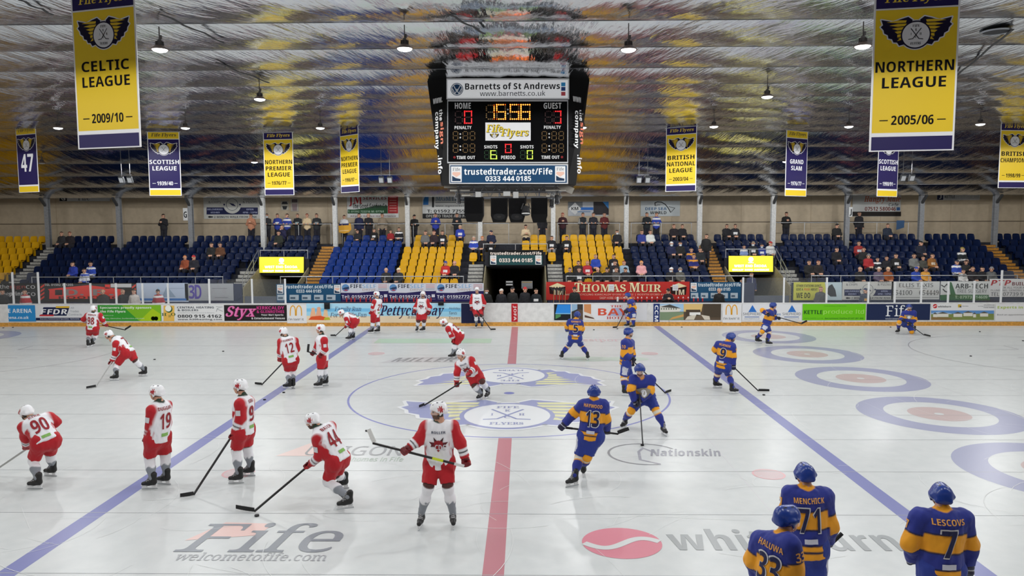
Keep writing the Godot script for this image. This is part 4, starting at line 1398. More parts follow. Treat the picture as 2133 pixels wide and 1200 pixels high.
func build_board_adverts() -> void:
	var z := BOARD_Z + 0.022
	var g := "adverts on the rink boards"
	crop = K1
	var o := sign_at("board_advert", -34, 432, 390, 590, z, "2f8ccb", "bright blue board panel with white arena web address at the picture edge", "advert", g, 0.008)
	say(o, "ICE ARENA", 22, 390, 435, 485, "e8eef4")
	say(o, "icearena.co.uk", -8, 355, 523, 560, "e8eef4", "bold", 0.1)
	o = sign_at("board_advert", 440, 1205, 385, 578, z, "dedfe2", "white board panel with slanted navy four letter logo", "advert", g, 0.008)
	area(o, [500, 520, 822, 520, 858, 415, 536, 415], "1d2448", 0.002, "logo")
	area(o, [688, 424, 852, 424, 860, 402, 690, 402], "e2b83a", 0.003, "logo")
	area(o, [485, 526, 662, 526, 666, 508, 490, 508], "c8363c", 0.003, "logo")
	say(o, "FFDR", 512, 832, 440, 502, "f0f0f2", "bold", 0.25)
	say(o, "All", 872, 912, 412, 434, "8a8f98", "sans")
	say(o, "Trades", 868, 975, 452, 478, "8a8f98", "sans")
	say(o, "Contracts", 850, 1010, 492, 518, "8a8f98", "sans")
	rect(o, 443, 1200, 545, 578, "1d2448")
	say(o, "Insurance Reinstatement Specialists - Nationwide", 495, 980, 552, 570, "c9cede")
	o = sign_at("board_advert", 1212, 1985, 388, 585, z, "3a9a35", "green optician sponsor panel with lighter diagonal, white writing", "advert", g, 0.008)
	area(o, [1720, 585, 1985, 585, 1985, 388, 1500, 388], "7fb92a")
	area(o, [1720, 585, 1880, 430, 1985, 500, 1985, 585], "a9cb22", 0.003)
	say(o, "Specsavers proudly sponsors", 1235, 1868, 404, 442, "eef6ea")
	say(o, "the Fife Flyers", 1240, 1548, 452, 490, "eef6ea")
	say(o, "specsavers.co.uk", 1245, 1400, 510, 526, "d5ead2", "sans")
	say(o, "Kirkcaldy, Glenrothes, Dunfermline and Leven", 1245, 1780, 545, 566, "d5ead2", "sans")
	disc(o, 1890, 554, 0, 26, "0f6a3a")
	disc(o, 1926, 554, 0, 26, "0f6a3a")
	crop = K2
	o = sign_at("board_advert", -20, 748, 385, 590, z, "dfe0e0", "white heating firm panel with gold leaf emblem and phone number", "advert", g, 0.008)
	rect(o, 4, 138, 395, 588, "e6b95a")
	disc(o, 70, 438, 0, 44, "2f5c33", 0.003)
	disc(o, 62, 430, 0, 38, "f0f2ea", 0.0035)
	say(o, "H", -18, 40, 487, 522, "2f5c33", "serif_bold")
	say(o, "2", 64, 94, 512, 536, "2f5c33", "serif_bold")
	say(o, "O", 96, 150, 484, 522, "2f5c33", "serif_bold")
	say(o, "CENTRAL HEATING", 172, 625, 405, 430, "2f3a48")
	say(o, "& BOILERS", 178, 432, 440, 463, "2f3a48")
	say(o, "Installations, Maintenance & Repairs", 180, 630, 478, 492, "8a9098", "sans")
	say(o, "0800 915 4162", 180, 720, 506, 546, "1c1f24")
	say(o, "www.h20heating.com", 180, 725, 554, 582, "1c1f24")
	line(o, [650, 408, 735, 410, 668, 430, 655, 470], 5, "6a7078")
	line(o, [670, 440, 735, 466], 5, "6a7078")
	o = sign_at("board_advert", 757, 1524, 388, 584, z, "252224", "black board panel with pink script and magenta town names", "advert", g, 0.008)
	say(o, "Styx", 780, 1130, 400, 572, "e07ab4", "serif_bold", 0.35)
	say(o, "Styx", 788, 1138, 404, 576, "b8306f", "serif_bold", 0.35, 0.003)
	say(o, "KIRKCALDY", 1155, 1492, 403, 443, "c83a86")
	say(o, "& GLENROTHES", 1155, 1492, 452, 487, "c83a86")
	say(o, "Your No1 Sports", 1210, 1482, 500, 526, "e6e6e6")
	say(o, "& Entertainment Venues", 1090, 1502, 537, 564, "e6e6e6")
	o = sign_at("board_advert", 1530, 1766, 383, 612, z + 0.006, "e0e0e1", "white square with golden arches beside the beach picture panel", "advert", g, 0.006)
	arches(o, 1562, 1712, 398, 520)
	say(o, "i'm lovin' it", 1548, 1732, 548, 578, "2c2c2e", "sans")
	var a := cz(1770, 600, z)
	crop = K3
	o = sign_at("board_advert", -244, 1662, 368, 606, z, "a9d8ee", "long beach picture panel in pale blue and sand with script lettering", "advert", g, 0.008)
	rect(o, -244, 1662, 430, 470, "79bfe6")
	rect(o, -244, 1662, 470, 520, "9ed3ea")
	area(o, [-244, 606, 1662, 606, 1662, 535, 900, 520, 300, 530, -244, 520], "e6d3b4", 0.003)
	crop = K2
	for f in [[1850, 480, "e6b58f"], [1920, 470, "e2a98a"], [2005, 500, "e8c39c"]]:
		disc(o, f[0], f[1] - 35, 0, 24, f[2], 0.005)
		area(o, [f[0] - 42, f[1] + 75, f[0] + 40, f[1] + 75, f[0] + 24, f[1] - 18, f[0] - 24, f[1] - 18], f[2], 0.004, "figure_print")
	area(o, [1790, 570, 1830, 530, 1940, 520, 2030, 545, 2010, 575], "d9562c", 0.006, "figure_print")
	area(o, [1980, 572, 2065, 572, 2050, 540, 1995, 540], "b9b83a", 0.007, "figure_print")
	crop = K3
	say(o, "Family Run", 105, 430, 408, 478, "3a2348", "serif", 0.25, 0.006)
	say(o, "For Family-Fun", 50, 495, 482, 556, "3a2348", "serif", 0.25, 0.006)
	say(o, "Pettycur Bay", 670, 1440, 392, 556, "2f1c3e", "serif_bold", 0.28, 0.006)
	say(o, "& Holiday Park", 1005, 1280, 520, 566, "3a2348", "serif", 0.25, 0.006)
	say(o, "Holiday", 1515, 1650, 414, 450, "3a2348", "sans", 0.2, 0.006)
	say(o, "Tents", 1510, 1612, 470, 506, "3a2348", "sans", 0.2, 0.006)
	say(o, "Tourers", 1510, 1650, 530, 566, "3a2348", "sans", 0.2, 0.006)
	var gate := sign_at("bench_gate", 1666, 1940, 368, 612, z + 0.006, "1c2142", "flat dark navy panel for the gate recess behind a standing player", "gate", "", 0.006)  # flat navy panel drawn for the dark recess of the gate
	rect(gate, 1800, 1806, 372, 610, "11152e", 0.002, "gate_joint")
	for b in [[-28, 34, 366, 438, "black box hung on the boards above the cartoon children"], [1378, 1445, 350, 394, "small black box hung on the boards over the script lettering"]]:
		var bx := sign_at("hanging_box", b[0], b[1], b[2], b[3], z + 0.13, "1d1d1f", b[4], "box", "", 0.12)
		rect(bx, b[0] + 6, b[1] - 6, b[2] + 6, b[2] + 12, "3a3a3d", 0.002, "lid_edge")
	crop = K4
	o = sign_at("board_advert", 413, 494, 838, 1076, z, "b81f28", "narrow red upright panel at the centre line", "advert", g, 0.008)
	vertical_word(o, "JOFA", 432, 478, 862, 1060, "ead9d9")
	crop = K5
	o = sign_at("board_advert", 140, 1290, 374, 580, z, "dcdde0", "white hotel panel with three small pictures and red lettering", "advert", g, 0.008)
	rect(o, 143, 348, 378, 576, "1c2024")
	area(o, [160, 490, 345, 490, 345, 382, 185, 382], "2f86d8", 0.003)
	area(o, [158, 500, 345, 500, 345, 488, 160, 488], "7fb8e0", 0.0035)
	area(o, [160, 560, 225, 530, 225, 505, 160, 505], "4f8a58", 0.004)
	rect(o, 358, 500, 378, 576, "3a3836")
	area(o, [358, 470, 430, 440, 430, 378, 358, 378], "8fb0c8", 0.003)
	area(o, [400, 576, 500, 576, 500, 450, 440, 440], "5a4a3e", 0.003)
	rect(o, 512, 600, 378, 576, "c98a5c")
	area(o, [512, 576, 660, 576, 600, 500, 512, 470], "d8d3cc", 0.003)
	area(o, [520, 540, 640, 560, 630, 545, 520, 510], "5a3f34", 0.004)
	for i in 7: rect(o, 800 + i * 12.0, 1050 - i * 12.0, 512 - i * 14.0, 518 - i * 14.0, "4a66c0", 0.002)
	say(o, "THE", 838, 988, 390, 416, "c23a34", "serif_bold")
	say(o, "BAY", 685, 1062, 430, 516, "d2543c", "bold", 0.0, 0.005)
	say(o, "HOTEL", 790, 1062, 530, 562, "c23a34", "serif_bold")
	o = sign_at("board_advert", 1368, 1446, 372, 598, z, "23356e", "narrow navy upright panel with white letters", "advert", g, 0.008)
	vertical_word(o, "CCM", 1384, 1430, 392, 592, "eef0f4")
	o = sign_at("board_advert", 1450, 2205, 374, 574, z, "5a4c3e", "hotel picture panel of a terrace building and a bedroom", "advert", g, 0.008)
	area(o, [1450, 470, 1742, 470, 1742, 374, 1450, 374], "9fc3de")
	area(o, [1450, 476, 1690, 470, 1715, 430, 1570, 382, 1450, 400], "d8d6cc", 0.003)
	area(o, [1450, 412, 1715, 432, 1570, 380], "4a4a46", 0.0035)
	for i in 7: rect(o, 1462 + i * 30.0, 1476 + i * 30.0, 424, 446, "6b7268", 0.0038)
	rect(o, 1450, 1742, 474, 574, "7c8f72", 0.003)
	area(o, [1560, 574, 1742, 530, 1742, 500, 1600, 540], "c99a5a", 0.004)
	area(o, [1742, 470, 1960, 470, 1980, 374, 1742, 374], "d8b878", 0.003)
	rect(o, 1770, 1950, 445, 520, "4d4034", 0.004)
	rect(o, 1815, 1950, 478, 515, "e6e4e0", 0.005)
	area(o, [1760, 570, 2070, 570, 2060, 525, 1900, 500, 1790, 530], "cfc6b6", 0.0045)
	area(o, [1870, 570, 2000, 570, 1960, 512, 1900, 505], "6a5a4a", 0.005)
	rect(o, 1985, 2200, 378, 540, "4a4034", 0.0035)
	crop = K6
	o = sign_at("board_advert", 205, 442, 374, 604, z + 0.006, "e0e0e1", "white square with golden arches beside the blue triangle logo", "advert", g, 0.006)
	arches(o, 246, 392, 388, 508)
	say(o, "i'm lovin' it", 220, 416, 538, 568, "2c2c2e", "sans")
	o = sign_at("board_advert", 448, 1186, 374, 578, z, "dcdde0", "white board panel with two blue triangles", "advert", g, 0.008)
	for d in [0.0, 488.0]:
		area(o, [525 + d, 475, 630 + d, 475, 577 + d, 388], "2f6fc0", 0.003, "logo")
		say(o, "SHEPHERD", 460 + d, 686 + d, 482, 514, "4a525c", "sans")
		rect(o, 480 + d, 662 + d, 531, 539, "2f5a9c", 0.003)
		say(o, "www.shepherd.co.uk", 475 + d, 665 + d, 550, 566, "5a6068", "sans")
	say(o, "homes", 790, 924, 484, 516, "4a7cb8", "bold")
	o = sign_at("board_advert", 1192, 1978, 374, 576, z, "6cc21c", "vivid green board panel with dark and pale lettering", "advert", g, 0.008)
	say(o, "KETTLE", 1212, 1442, 452, 500, "1d4a22")
	say(o, "produce ltd", 1452, 1955, 442, 512, "a6dc6a", "sans")
	say(o, "Fresh produce of Fife Farms", 1460, 1735, 394, 410, "3a8420", "sans")
	say(o, "www.kettle.co.uk", 1210, 1450, 542, 560, "4f9c24", "sans")
	say(o, "Recruitment Hotline 01337 281 400", 1470, 1945, 542, 562, "2f6a1e")
	crop = K7
	o = sign_at("board_advert", 188, 978, 374, 574, z, "232e50", "dark navy board panel with large white serif word behind a kneeling player", "advert", g, 0.008)
	say(o, "Fife", 425, 740, 388, 526, "e6e8ea", "serif")
	say(o, "welcometofife.com", 420, 745, 544, 566, "c9ced6", "serif")
	o = sign_at("board_advert", 984, 1768, 374, 576, z, "dededf", "white builder panel with a strip of house pictures", "advert", g, 0.008)
	disc(o, 1035, 402, 0, 27, "c0272f")
	line(o, [1014, 404, 1026, 410, 1034, 396, 1046, 400, 1056, 394], 7, "e8e8e8", 0.005)
	say(o, "whiteburn", 1070, 1232, 394, 418, "2c2c2e")
	rect(o, 1318, 1360, 380, 418, "c9a83a")
	rect(o, 1338, 1360, 400, 418, "4a4a52", 0.003)
	say(o, "homes", 1372, 1446, 396, 406, "3a3a3c")
	say(o, "www.whiteburn.com", 1636, 1766, 380, 390, "3a3a3c")
	say(o, "Building new homes in Fife", 1566, 1766, 398, 408, "3a3a3c")
	say(o, "01592 000000", 1634, 1766, 414, 424, "3a3a3c")
	rect(o, 986, 1762, 455, 572, "7d8a4e")
	area(o, [986, 495, 1762, 495, 1762, 455, 986, 455], "5f8fc8", 0.003)
	area(o, [986, 490, 1080, 470, 1240, 492, 1240, 500, 986, 500], "a9c0da", 0.0032)
	for h in [[1010, 1060, 520], [1060, 1200, 515], [1262, 1370, 515], [1385, 1500, 505], [1505, 1540, 520], [1590, 1690, 510]]:
		rect(o, h[0], h[1], h[2] - 20, h[2] + 20, "d9d6cc", 0.004, "house_print")
		area(o, [h[0] - 6, h[2] - 20, h[1] + 6, h[2] - 20, (h[0] + h[1]) * 0.5, h[2] - 42], "5a564e", 0.0042, "house_print")
	area(o, [986, 572, 1240, 572, 1240, 545, 986, 535], "8a6f48", 0.005)
	o = sign_at("board_advert", 1774, 2330, 374, 590, z, "dfdfe0", "white panel with pale green opening words at the picture edge", "advert", g, 0.008)
	say(o, "Experts in care", 1805, 2280, 398, 442, "a9c04a")
	say(o, "Book an appointment at Specs", 1800, 2290, 498, 522, "3a3a3c", "sans")

func trade_banner(o: Node3D, x0: float, x1: float, y0: float, y1: float, tx0: float, tx1: float) -> void:
	say(o, "trustedtrader.scot/Fife", tx0, tx1, y0 + 8, y0 + 56, "d3dde2")
	say(o, "0333 444 0185", lerpf(tx0, tx1, 0.25), lerpf(tx0, tx1, 0.76), y0 + 68, y0 + 108, "d3dde2")
	trust_logo(o, x0 + 6, x0 + 80, y0 + 10, y0 + 118, 0.003)
	for i in 5:
		var w := (x1 - x0) / 5.6
		var a := x0 + 8 + i * (w + 10)
		rect(o, a, a + w * 0.8, y0 + 134, y0 + 200, "aebcc6", 0.003, "card_print")
		rect(o, a + 10, a + w * 0.5, y0 + 160, y0 + 186, "566878", 0.004, "card_print")

func build_wall_banners() -> void:
	var z := WALL_Z + 0.02
	var g := "adverts along the wall in front of the seats"
	crop = K1
	var o := sign_at("wall_advert", -160, 478, 118, 352, z, "171718", "black banner of a sign and print firm at the picture edge", "advert", g)
	say(o, "the", 0, 110, 135, 186, "c9c9ca", "sans")
	say(o, "sign", 120, 314, 138, 196, "8a3a34")
	say(o, "co", 322, 432, 145, 186, "c9c9ca", "sans")
	say(o, "the", 0, 112, 222, 276, "c9c9ca", "sans")
	say(o, "print", 120, 282, 222, 288, "d2d2d2")
	say(o, "co", 330, 436, 232, 276, "c9c9ca", "sans")
	o = sign_at("wall_advert", 482, 1682, 114, 352, z, "1f1b1b", "black banner with a big orange red house shape", "advert", g)
	area(o, [608, 312, 1478, 312, 1515, 195, 1090, 142, 590, 192, 610, 210], "e2382a", 0.002, "logo")
	rect(o, 680, 770, 200, 265, "2a1c1a", 0.003, "logo")
	rect(o, 1295, 1360, 135, 185, "e2382a", 0.002, "logo")
	say(o, "D.", 810, 1030, 192, 270, "8a8280", "bold")
	say(o, "R.", 1150, 1400, 192, 270, "8a8280", "bold")
	say(o, "BOOKING", 725, 1478, 280, 312, "4a1c16")
	say(o, "TEL 01592 771355", 550, 902, 124, 152, "bdbdbd")
	rect(o, 1366, 1622, 124, 170, "c9c9c9", 0.003)
	for s in [500, 1630]:
		for i in 4: area(o, [s, 160 + i * 48, s + 48, 128 + i * 48, s + 48, 152 + i * 48, s, 186 + i * 48], "d8402e", 0.003, "logo")
	o = sign_at("wall_advert", 1684, 2318, 116, 350, z, "b4c2d6", "pale blue banner with a grey sail shape", "advert", g)
	area(o, [2000, 290, 2170, 290, 2060, 150], "8fa2b6", 0.002, "logo")
	area(o, [1905, 280, 1990, 270, 1960, 160], "9fc0dc", 0.002, "logo")
	rect(o, 1700, 2300, 306, 332, "3f74b8")
	rect(o, 2080, 2270, 178, 184, "9aa8c0")
	crop = K2
	o = sign_at("wall_advert", 272, 862, 122, 334, z, "9fa2a6", "grey panel with a large purple 3D", "advert", g)
	say(o, "3", 318, 384, 142, 310, "55479a")
	say(o, "D", 392, 468, 138, 312, "55479a")
	rect(o, 600, 790, 178, 186, "86898e")
	rect(o, 640, 800, 290, 300, "86898e")
	o = sign_at("wall_advert", 1400, 2192, 128, 356, z, "1f4e70", "dark teal trader banner beside the dim yellow sign's stairs", "advert", g)
	trade_banner(o, 1400, 2192, 128, 356, 1492, 2095)
	trust_logo(o, 2108, 2186, 140, 246, 0.003)
	crop = K3
	for k in 3:
		var x := 178.0 + 588 * k
		o = sign_at("wall_advert", x, x + 586, 118, 356, z, "292356", "blue and white car hire banner, %s of three from the teal trader banner" % ["first", "second", "third"][k], "advert", g)
		area(o, [x, 236, x + 220, 238, x + 420, 216, x + 586, 214, x + 586, 118, x, 118], "c9ccd6", 0.002)
		disc(o, x + 58, 176, 0, 46, "5a88b8", 0.003)
		area(o, [x + 14, 186, x + 60, 200, x + 104, 184, x + 96, 162, x + 50, 170], "2c3c5c", 0.004, "logo")
		area(o, [x + 26, 206, x + 70, 214, x + 96, 200, x + 60, 198], "b8484c", 0.0045, "logo")
		say(o, "FIFE", x + 118, x + 258, 132, 178, "2f3444", "bold")
		say(o, "SELF", x + 268, x + 436, 132, 178, "6a9cc8", "sans")
		say(o, "DRIVE", x + 268, x + 430, 186, 212, "a98f7c", "sans")
		for i in 4: rect(o, x + 460, x + 572, 134 + i * 18.0, 140 + i * 18.0, ["b86a66", "b86a66", "b86a66", "55575f"][i], 0.003)
		say(o, "Tel: 01592772410", x + 10, x + 515, 262, 304, "d2d2dc")
		rect(o, x + 532, x + 572, 256, 292, "d2d2dc", 0.003, "icon")
		rect(o, x + 20, x + 580, 312, 317, "8f90a8", 0.003)
	crop = K5
	o = sign_at("wall_advert", 45, 1816, 100, 326, z, "b3302b", "long red skip hire banner with cream serif lettering", "advert", g)
	for d in [[5.0, "3a1512", 0.003], [0.0, "e2d3a8", 0.005]]:
		say(o, "T", 395 + d[0], 490 + d[0], 112 + d[0], 228 + d[0], d[1], "serif_bold", 0.0, d[2])
		say(o, "HOMAS", 490 + d[0], 1028 + d[0], 132 + d[0], 226 + d[0], d[1], "serif_bold", 0.0, d[2])
		say(o, "M", 1070 + d[0], 1205 + d[0], 112 + d[0], 226 + d[0], d[1], "serif_bold", 0.0, d[2])
		say(o, "UIR", 1208 + d[0], 1466 + d[0], 134 + d[0], 226 + d[0], d[1], "serif_bold", 0.0, d[2])
	say(o, "METAL RECYCLING KIRKCALDY 01592 200222 | ROSYTH 01383 411222", 285, 1590, 246, 276, "ddb8a8", "sans")
	say(o, "SKIP HIRE 01592 203076", 705, 1140, 286, 314, "ddb8a8", "sans")
	for x in [80, 1575]:
		area(o, [x, 160, x + 100, 178, x + 205, 156, x + 105, 116], "e0d2a6", 0.003, "logo")
		area(o, [x, 164, x + 100, 182, x + 100, 262, x + 10, 250], "2a1614", 0.003, "logo")
		area(o, [x + 104, 182, x + 205, 160, x + 195, 262, x + 104, 262], "231312", 0.003, "logo")
		say(o, "TM", x + 50, x + 175, 196, 262, "ddd0b0", "bold", 0.0, 0.006)
	for p in [[818, 884, 132, 212, "white notice sheet stuck over the red banner lettering"], [1605, 1675, 136, 210, "white notice sheet by the red banner's black emblem"]]:
		var s := sign_at("notice_sheet", p[0], p[1], p[2], p[3], z + 0.02, "d0d2d4", p[4], "notice", "", 0.004)
		rect(s, p[0] + 10, p[1] - 10, p[2] + 24, p[2] + 30, "a9abae", 0.002, "printed_line")
		rect(s, p[0] + 10, p[1] - 10, p[2] + 44, p[2] + 50, "a9abae", 0.002, "printed_line")
	o = sign_at("wall_advert", 1824, 2452, 104, 352, z, "1f4e70", "dark teal trader banner following the red banner", "advert", g)
	trade_banner(o, 1824, 2452, 104, 352, 1920, 2446)
	crop = K6
	o = sign_at("wall_advert", 1080, 1680, 106, 328, z, "bdbd52", "lime yellow radio banner with black words and a grey figure", "advert", g)
	area(o, [1500, 328, 1680, 328, 1680, 106, 1470, 106], "b4c6cc", 0.002)
	area(o, [1500, 250, 1540, 284, 1615, 284, 1600, 200, 1560, 130, 1520, 150, 1498, 200], "3a3c3e", 0.003, "logo")
	say(o, "OTHER STATIONS DON'T", 1118, 1425, 134, 166, "3c3c22")
	say(o, "GIVE A", 1116, 1202, 180, 210, "3c3c22")
	say(o, "POOK", 1214, 1285, 180, 210, "c0602c")
	say(o, "ABOUT", 1295, 1380, 180, 210, "3c3c22")
	say(o, "WE DO", 1116, 1290, 236, 302, "2c2c1c")
	fish_banner(K6, 1682, 0.0, z, g, "white fish bar banner with round emblem and navy boxes, behind the glass")
	crop = K7
	o = sign_at("wall_advert", 492, 1096, 96, 320, z, "c3c5c3", "pale taxi banner with two large serif phone numbers", "advert", g)
	say(o, "ELLIS TAXIS", 590, 1012, 120, 166, "2c2c2e", "sans")
	say(o, "654100", 500, 752, 204, 264, "222224", "serif")
	say(o, "654449", 838, 1080, 204, 264, "222224", "serif")
	rect(o, 680, 935, 178, 184, "8a8c8c")
	rect(o, 540, 1080, 290, 298, "8a8c8c")
	o = sign_at("wall_advert", 1098, 1712, 94, 330, z, "c9ccca", "white and green tree surgery banner with a tree emblem", "advert", g)
	area(o, [1098, 330, 1712, 330, 1712, 262, 1290, 258, 1240, 110, 1205, 96, 1215, 180, 1225, 258, 1098, 264], "2f6238", 0.002)
	line(o, [1110, 140, 1150, 165, 1180, 130, 1200, 160], 12, "2c2c2a", 0.004)
	line(o, [1130, 190, 1160, 220, 1195, 230], 14, "2c2c2a", 0.004)
	say(o, "ARB-TECH", 1285, 1690, 124, 184, "262828", "bold")
	say(o, "TREE SURGERY", 1305, 1676, 194, 238, "55595a", "sans")
	say(o, "T: 07973 314609", 1280, 1682, 272, 310, "a9c4a6", "bold", 0.0, 0.006)
	o = sign_at("wall_advert", 1700, 2330, 64, 288, z + 0.03, "d0d0d0", "white builder banner with red slanted initials at the picture edge", "advert", g)
	say(o, "PTP", 1730, 1970, 80, 146, "a3242c", "bold", 0.3)
	say(o, "BUILDERS", 1985, 2300, 104, 146, "6a2a30", "bold")
	say(o, "FOR ALL YOUR NEEDS", 1840, 2240, 162, 184, "55555a", "sans")
	say(o, "PLUMBING, GENERAL BUILDING", 1722, 2310, 196, 220, "55555a", "sans")
	say(o, "TEL: 07739 917000", 1722, 2320, 230, 276, "2c2c30", "sans")
	# back wall
	var zb := BACK_Z + 0.04
	g = "adverts high on the back wall"
	fish_banner([400.0, 400.0, 8.204], 205.0, 1.0, zb, g, "fish bar board with round emblem high on the cream back wall")
	crop = [690.0, 400.0, 8.204]
	o = sign_at("wall_board", 275, 1146, 40, 440, zb, "c6c8c6", "garden firm board with red initials and dark green strip", "advert", g)
	say(o, "JM", 305, 525, 60, 245, "a8262c", "serif_bold")
	say(o, "SERVICES", 545, 942, 70, 130, "7a2a30", "bold", 0.1)
	area(o, [280, 368, 965, 368, 965, 236, 760, 232, 560, 280, 400, 300, 280, 298], "1f4a2a", 0.002)
	say(o, "The Good Garden Co", 365, 946, 190, 282, "22282a", "bold", 0.0, 0.005)
	say(o, "T: 01592 722216 M: 07768", 285, 900, 316, 352, "9ab4a0", "bold", 0.0, 0.005)
	rect(o, 968, 1142, 42, 366, "a3272b", 0.003)
	for i in 6: rect(o, 995, 1115, 90 + i * 45.0, 104 + i * 45.0, "c88884", 0.005)
	say(o, "All your Garden maintenance", 325, 1105, 396, 432, "6a2c30", "bold")
	o = sign_at("wall_board", 1560, 2480, 50, 456, zb, "c2c4c2", "timber firm board with blue emblem behind the loudspeakers", "advert", g)
	area(o, [1570, 220, 1660, 220, 1665, 85, 1600, 80, 1575, 140], "2f6fb0", 0.002, "logo")
	rect(o, 1722, 1756, 85, 262, "2a2c2e", 0.003)
	say(o, "MGMTIMBER", 1785, 2440, 70, 150, "3a6a94", "serif")
	rect(o, 1780, 2440, 172, 184, "5a5e60", 0.003)
	say(o, "www.mgmtimber.co.uk", 1780, 2440, 222, 262, "3a3c3e", "bold")
	say(o, "T: 01592 775530", 1640, 2400, 300, 354, "2a2a2c", "bold")
	rect(o, 1562, 2478, 370, 454, "232325", 0.003)
	say(o, "OPEN TO TRADE AND PUBLIC", 1620, 2450, 386, 436, "a9a9a6", "bold", 0.0, 0.006)
	crop = [1160.0, 400.0, 8.204]
	o = sign_at("wall_board", 190, 886, 164, 410, zb, "a9adb2", "board with a white diamond and blue bar on the back wall", "advert", g)
	rect(o, 192, 440, 166, 300, "6f7478")
	area(o, [200, 285, 310, 390, 415, 285, 310, 180], "d0d2d2", 0.003, "logo")
	say(o, "KM", 246, 366, 256, 310, "1c1c1e")
	rect(o, 410, 622, 262, 308, "2c66b4", 0.0035)
	rect(o, 625, 884, 166, 390, "2f2c2e", 0.003)
	area(o, [780, 166, 884, 290, 884, 166], "3a78b4", 0.004)
	rect(o, 350, 575, 330, 345, "5a7aa0", 0.004)
	o = sign_at("wall_board", 1430, 2106, 150, 414, zb, "b6bdbf", "pale aquarium board with a black shark-fin line", "advert", g)
	say(o, "DEEP SEA", 1510, 1876, 262, 310, "2f5a84", "bold")
	say(o, "WORLD", 1592, 1872, 328, 380, "16181a", "bold")
	line(o, [1680, 240, 1675, 185, 1720, 168, 1790, 175, 1850, 210, 1900, 270, 1945, 350], 14, "16181c")
	line(o, [1910, 250, 2015, 275, 1950, 345], 8, "16181c")
	line(o, [1690, 240, 1720, 222, 1765, 222], 8, "16181c")
	crop = [1590.0, 390.0, 3.871]
	o = sign_at("wall_board", 716, 1112, 40, 236, zb, "b6b8b6", "cafe board with orange brush lettering and phone number", "advert", g)
	say(o, "Hungry Mule", 815, 1106, 70, 132, "a8502e", "serif_bold", 0.2)
	say(o, "Cafe", 1010, 1090, 126, 152, "55565a", "bold", 0.2)
	say(o, "07512 580046", 818, 1068, 158, 192, "6a2c26")
	rect(o, 1074, 1102, 162, 188, "3a5a8a", 0.003)
	rect(o, 718, 1110, 197, 234, "262220", 0.003)
	o = sign_at("wall_board", 1400, 1748, 38, 104, zb, "bfc1c3", "small white and navy board marked J on the back wall", "advert", g)
	rect(o, 1402, 1450, 40, 102, "232c4c", 0.003)
	say(o, "J", 1416, 1438, 50, 94, "d0d2d6", "bold", 0.0, 0.006)
	say(o, "KETTLE", 1462, 1545, 66, 88, "33383a")
	say(o, "produce ltd", 1550, 1738, 64, 92, "a3a8a6", "sans")
	crop = [0.0, 390.0, 3.87]
	o = sign_at("wall_board", 478, 884, 60, 114, zb, "bfc1c3", "small white board marked G half hidden by the foil edge", "advert", g)
	rect(o, 480, 540, 62, 112, "1c1c1e", 0.003)
	say(o, "G", 496, 526, 76, 106, "d0d2d6", "bold", 0.0, 0.006)
	say(o, "Fife", 630, 720, 64, 106, "3a3c3e", "serif")
	o = sign_at("block_letter", 1478, 1510, 168, 268, -20.2, "c4c6c6", "white plate with a black letter G on a grey column", "sign", "", 0.01)
	say(o, "G", 1482, 1506, 196, 246, "1c1c1e")
	crop = [1590.0, 390.0, 3.871]
	o = sign_at("block_letter", 688, 720, 160, 238, -20.2, "c4c6c6", "white plate with a black letter J on a grey column", "sign", "", 0.01)
	say(o, "J", 695, 714, 176, 230, "1c1c1e")
	crop = [400.0, 400.0, 8.204]
	o = sign_at("wall_crest", 1520, 1650, 150, 312, zb, "a8a498", "small black crest poster above the leaning spectators", "poster", "", 0.006)
	area(o, [1530, 210, 1640, 210, 1620, 165, 1545, 165], "33353a", 0.002, "crest")
	area(o, [1540, 240, 1630, 240, 1610, 300, 1560, 300], "2a2c30", 0.002, "crest")
	o = sign_at("wall_crest", 1690, 1814, 112, 332, zb, "aaa69c", "small grey and pink crest poster on the back wall", "poster", "", 0.006)
	area(o, [1704, 200, 1800, 200, 1790, 320, 1720, 320], "8a7a7c", 0.002, "crest")
	area(o, [1704, 125, 1800, 125, 1800, 180, 1704, 180], "5a5254", 0.002, "crest")

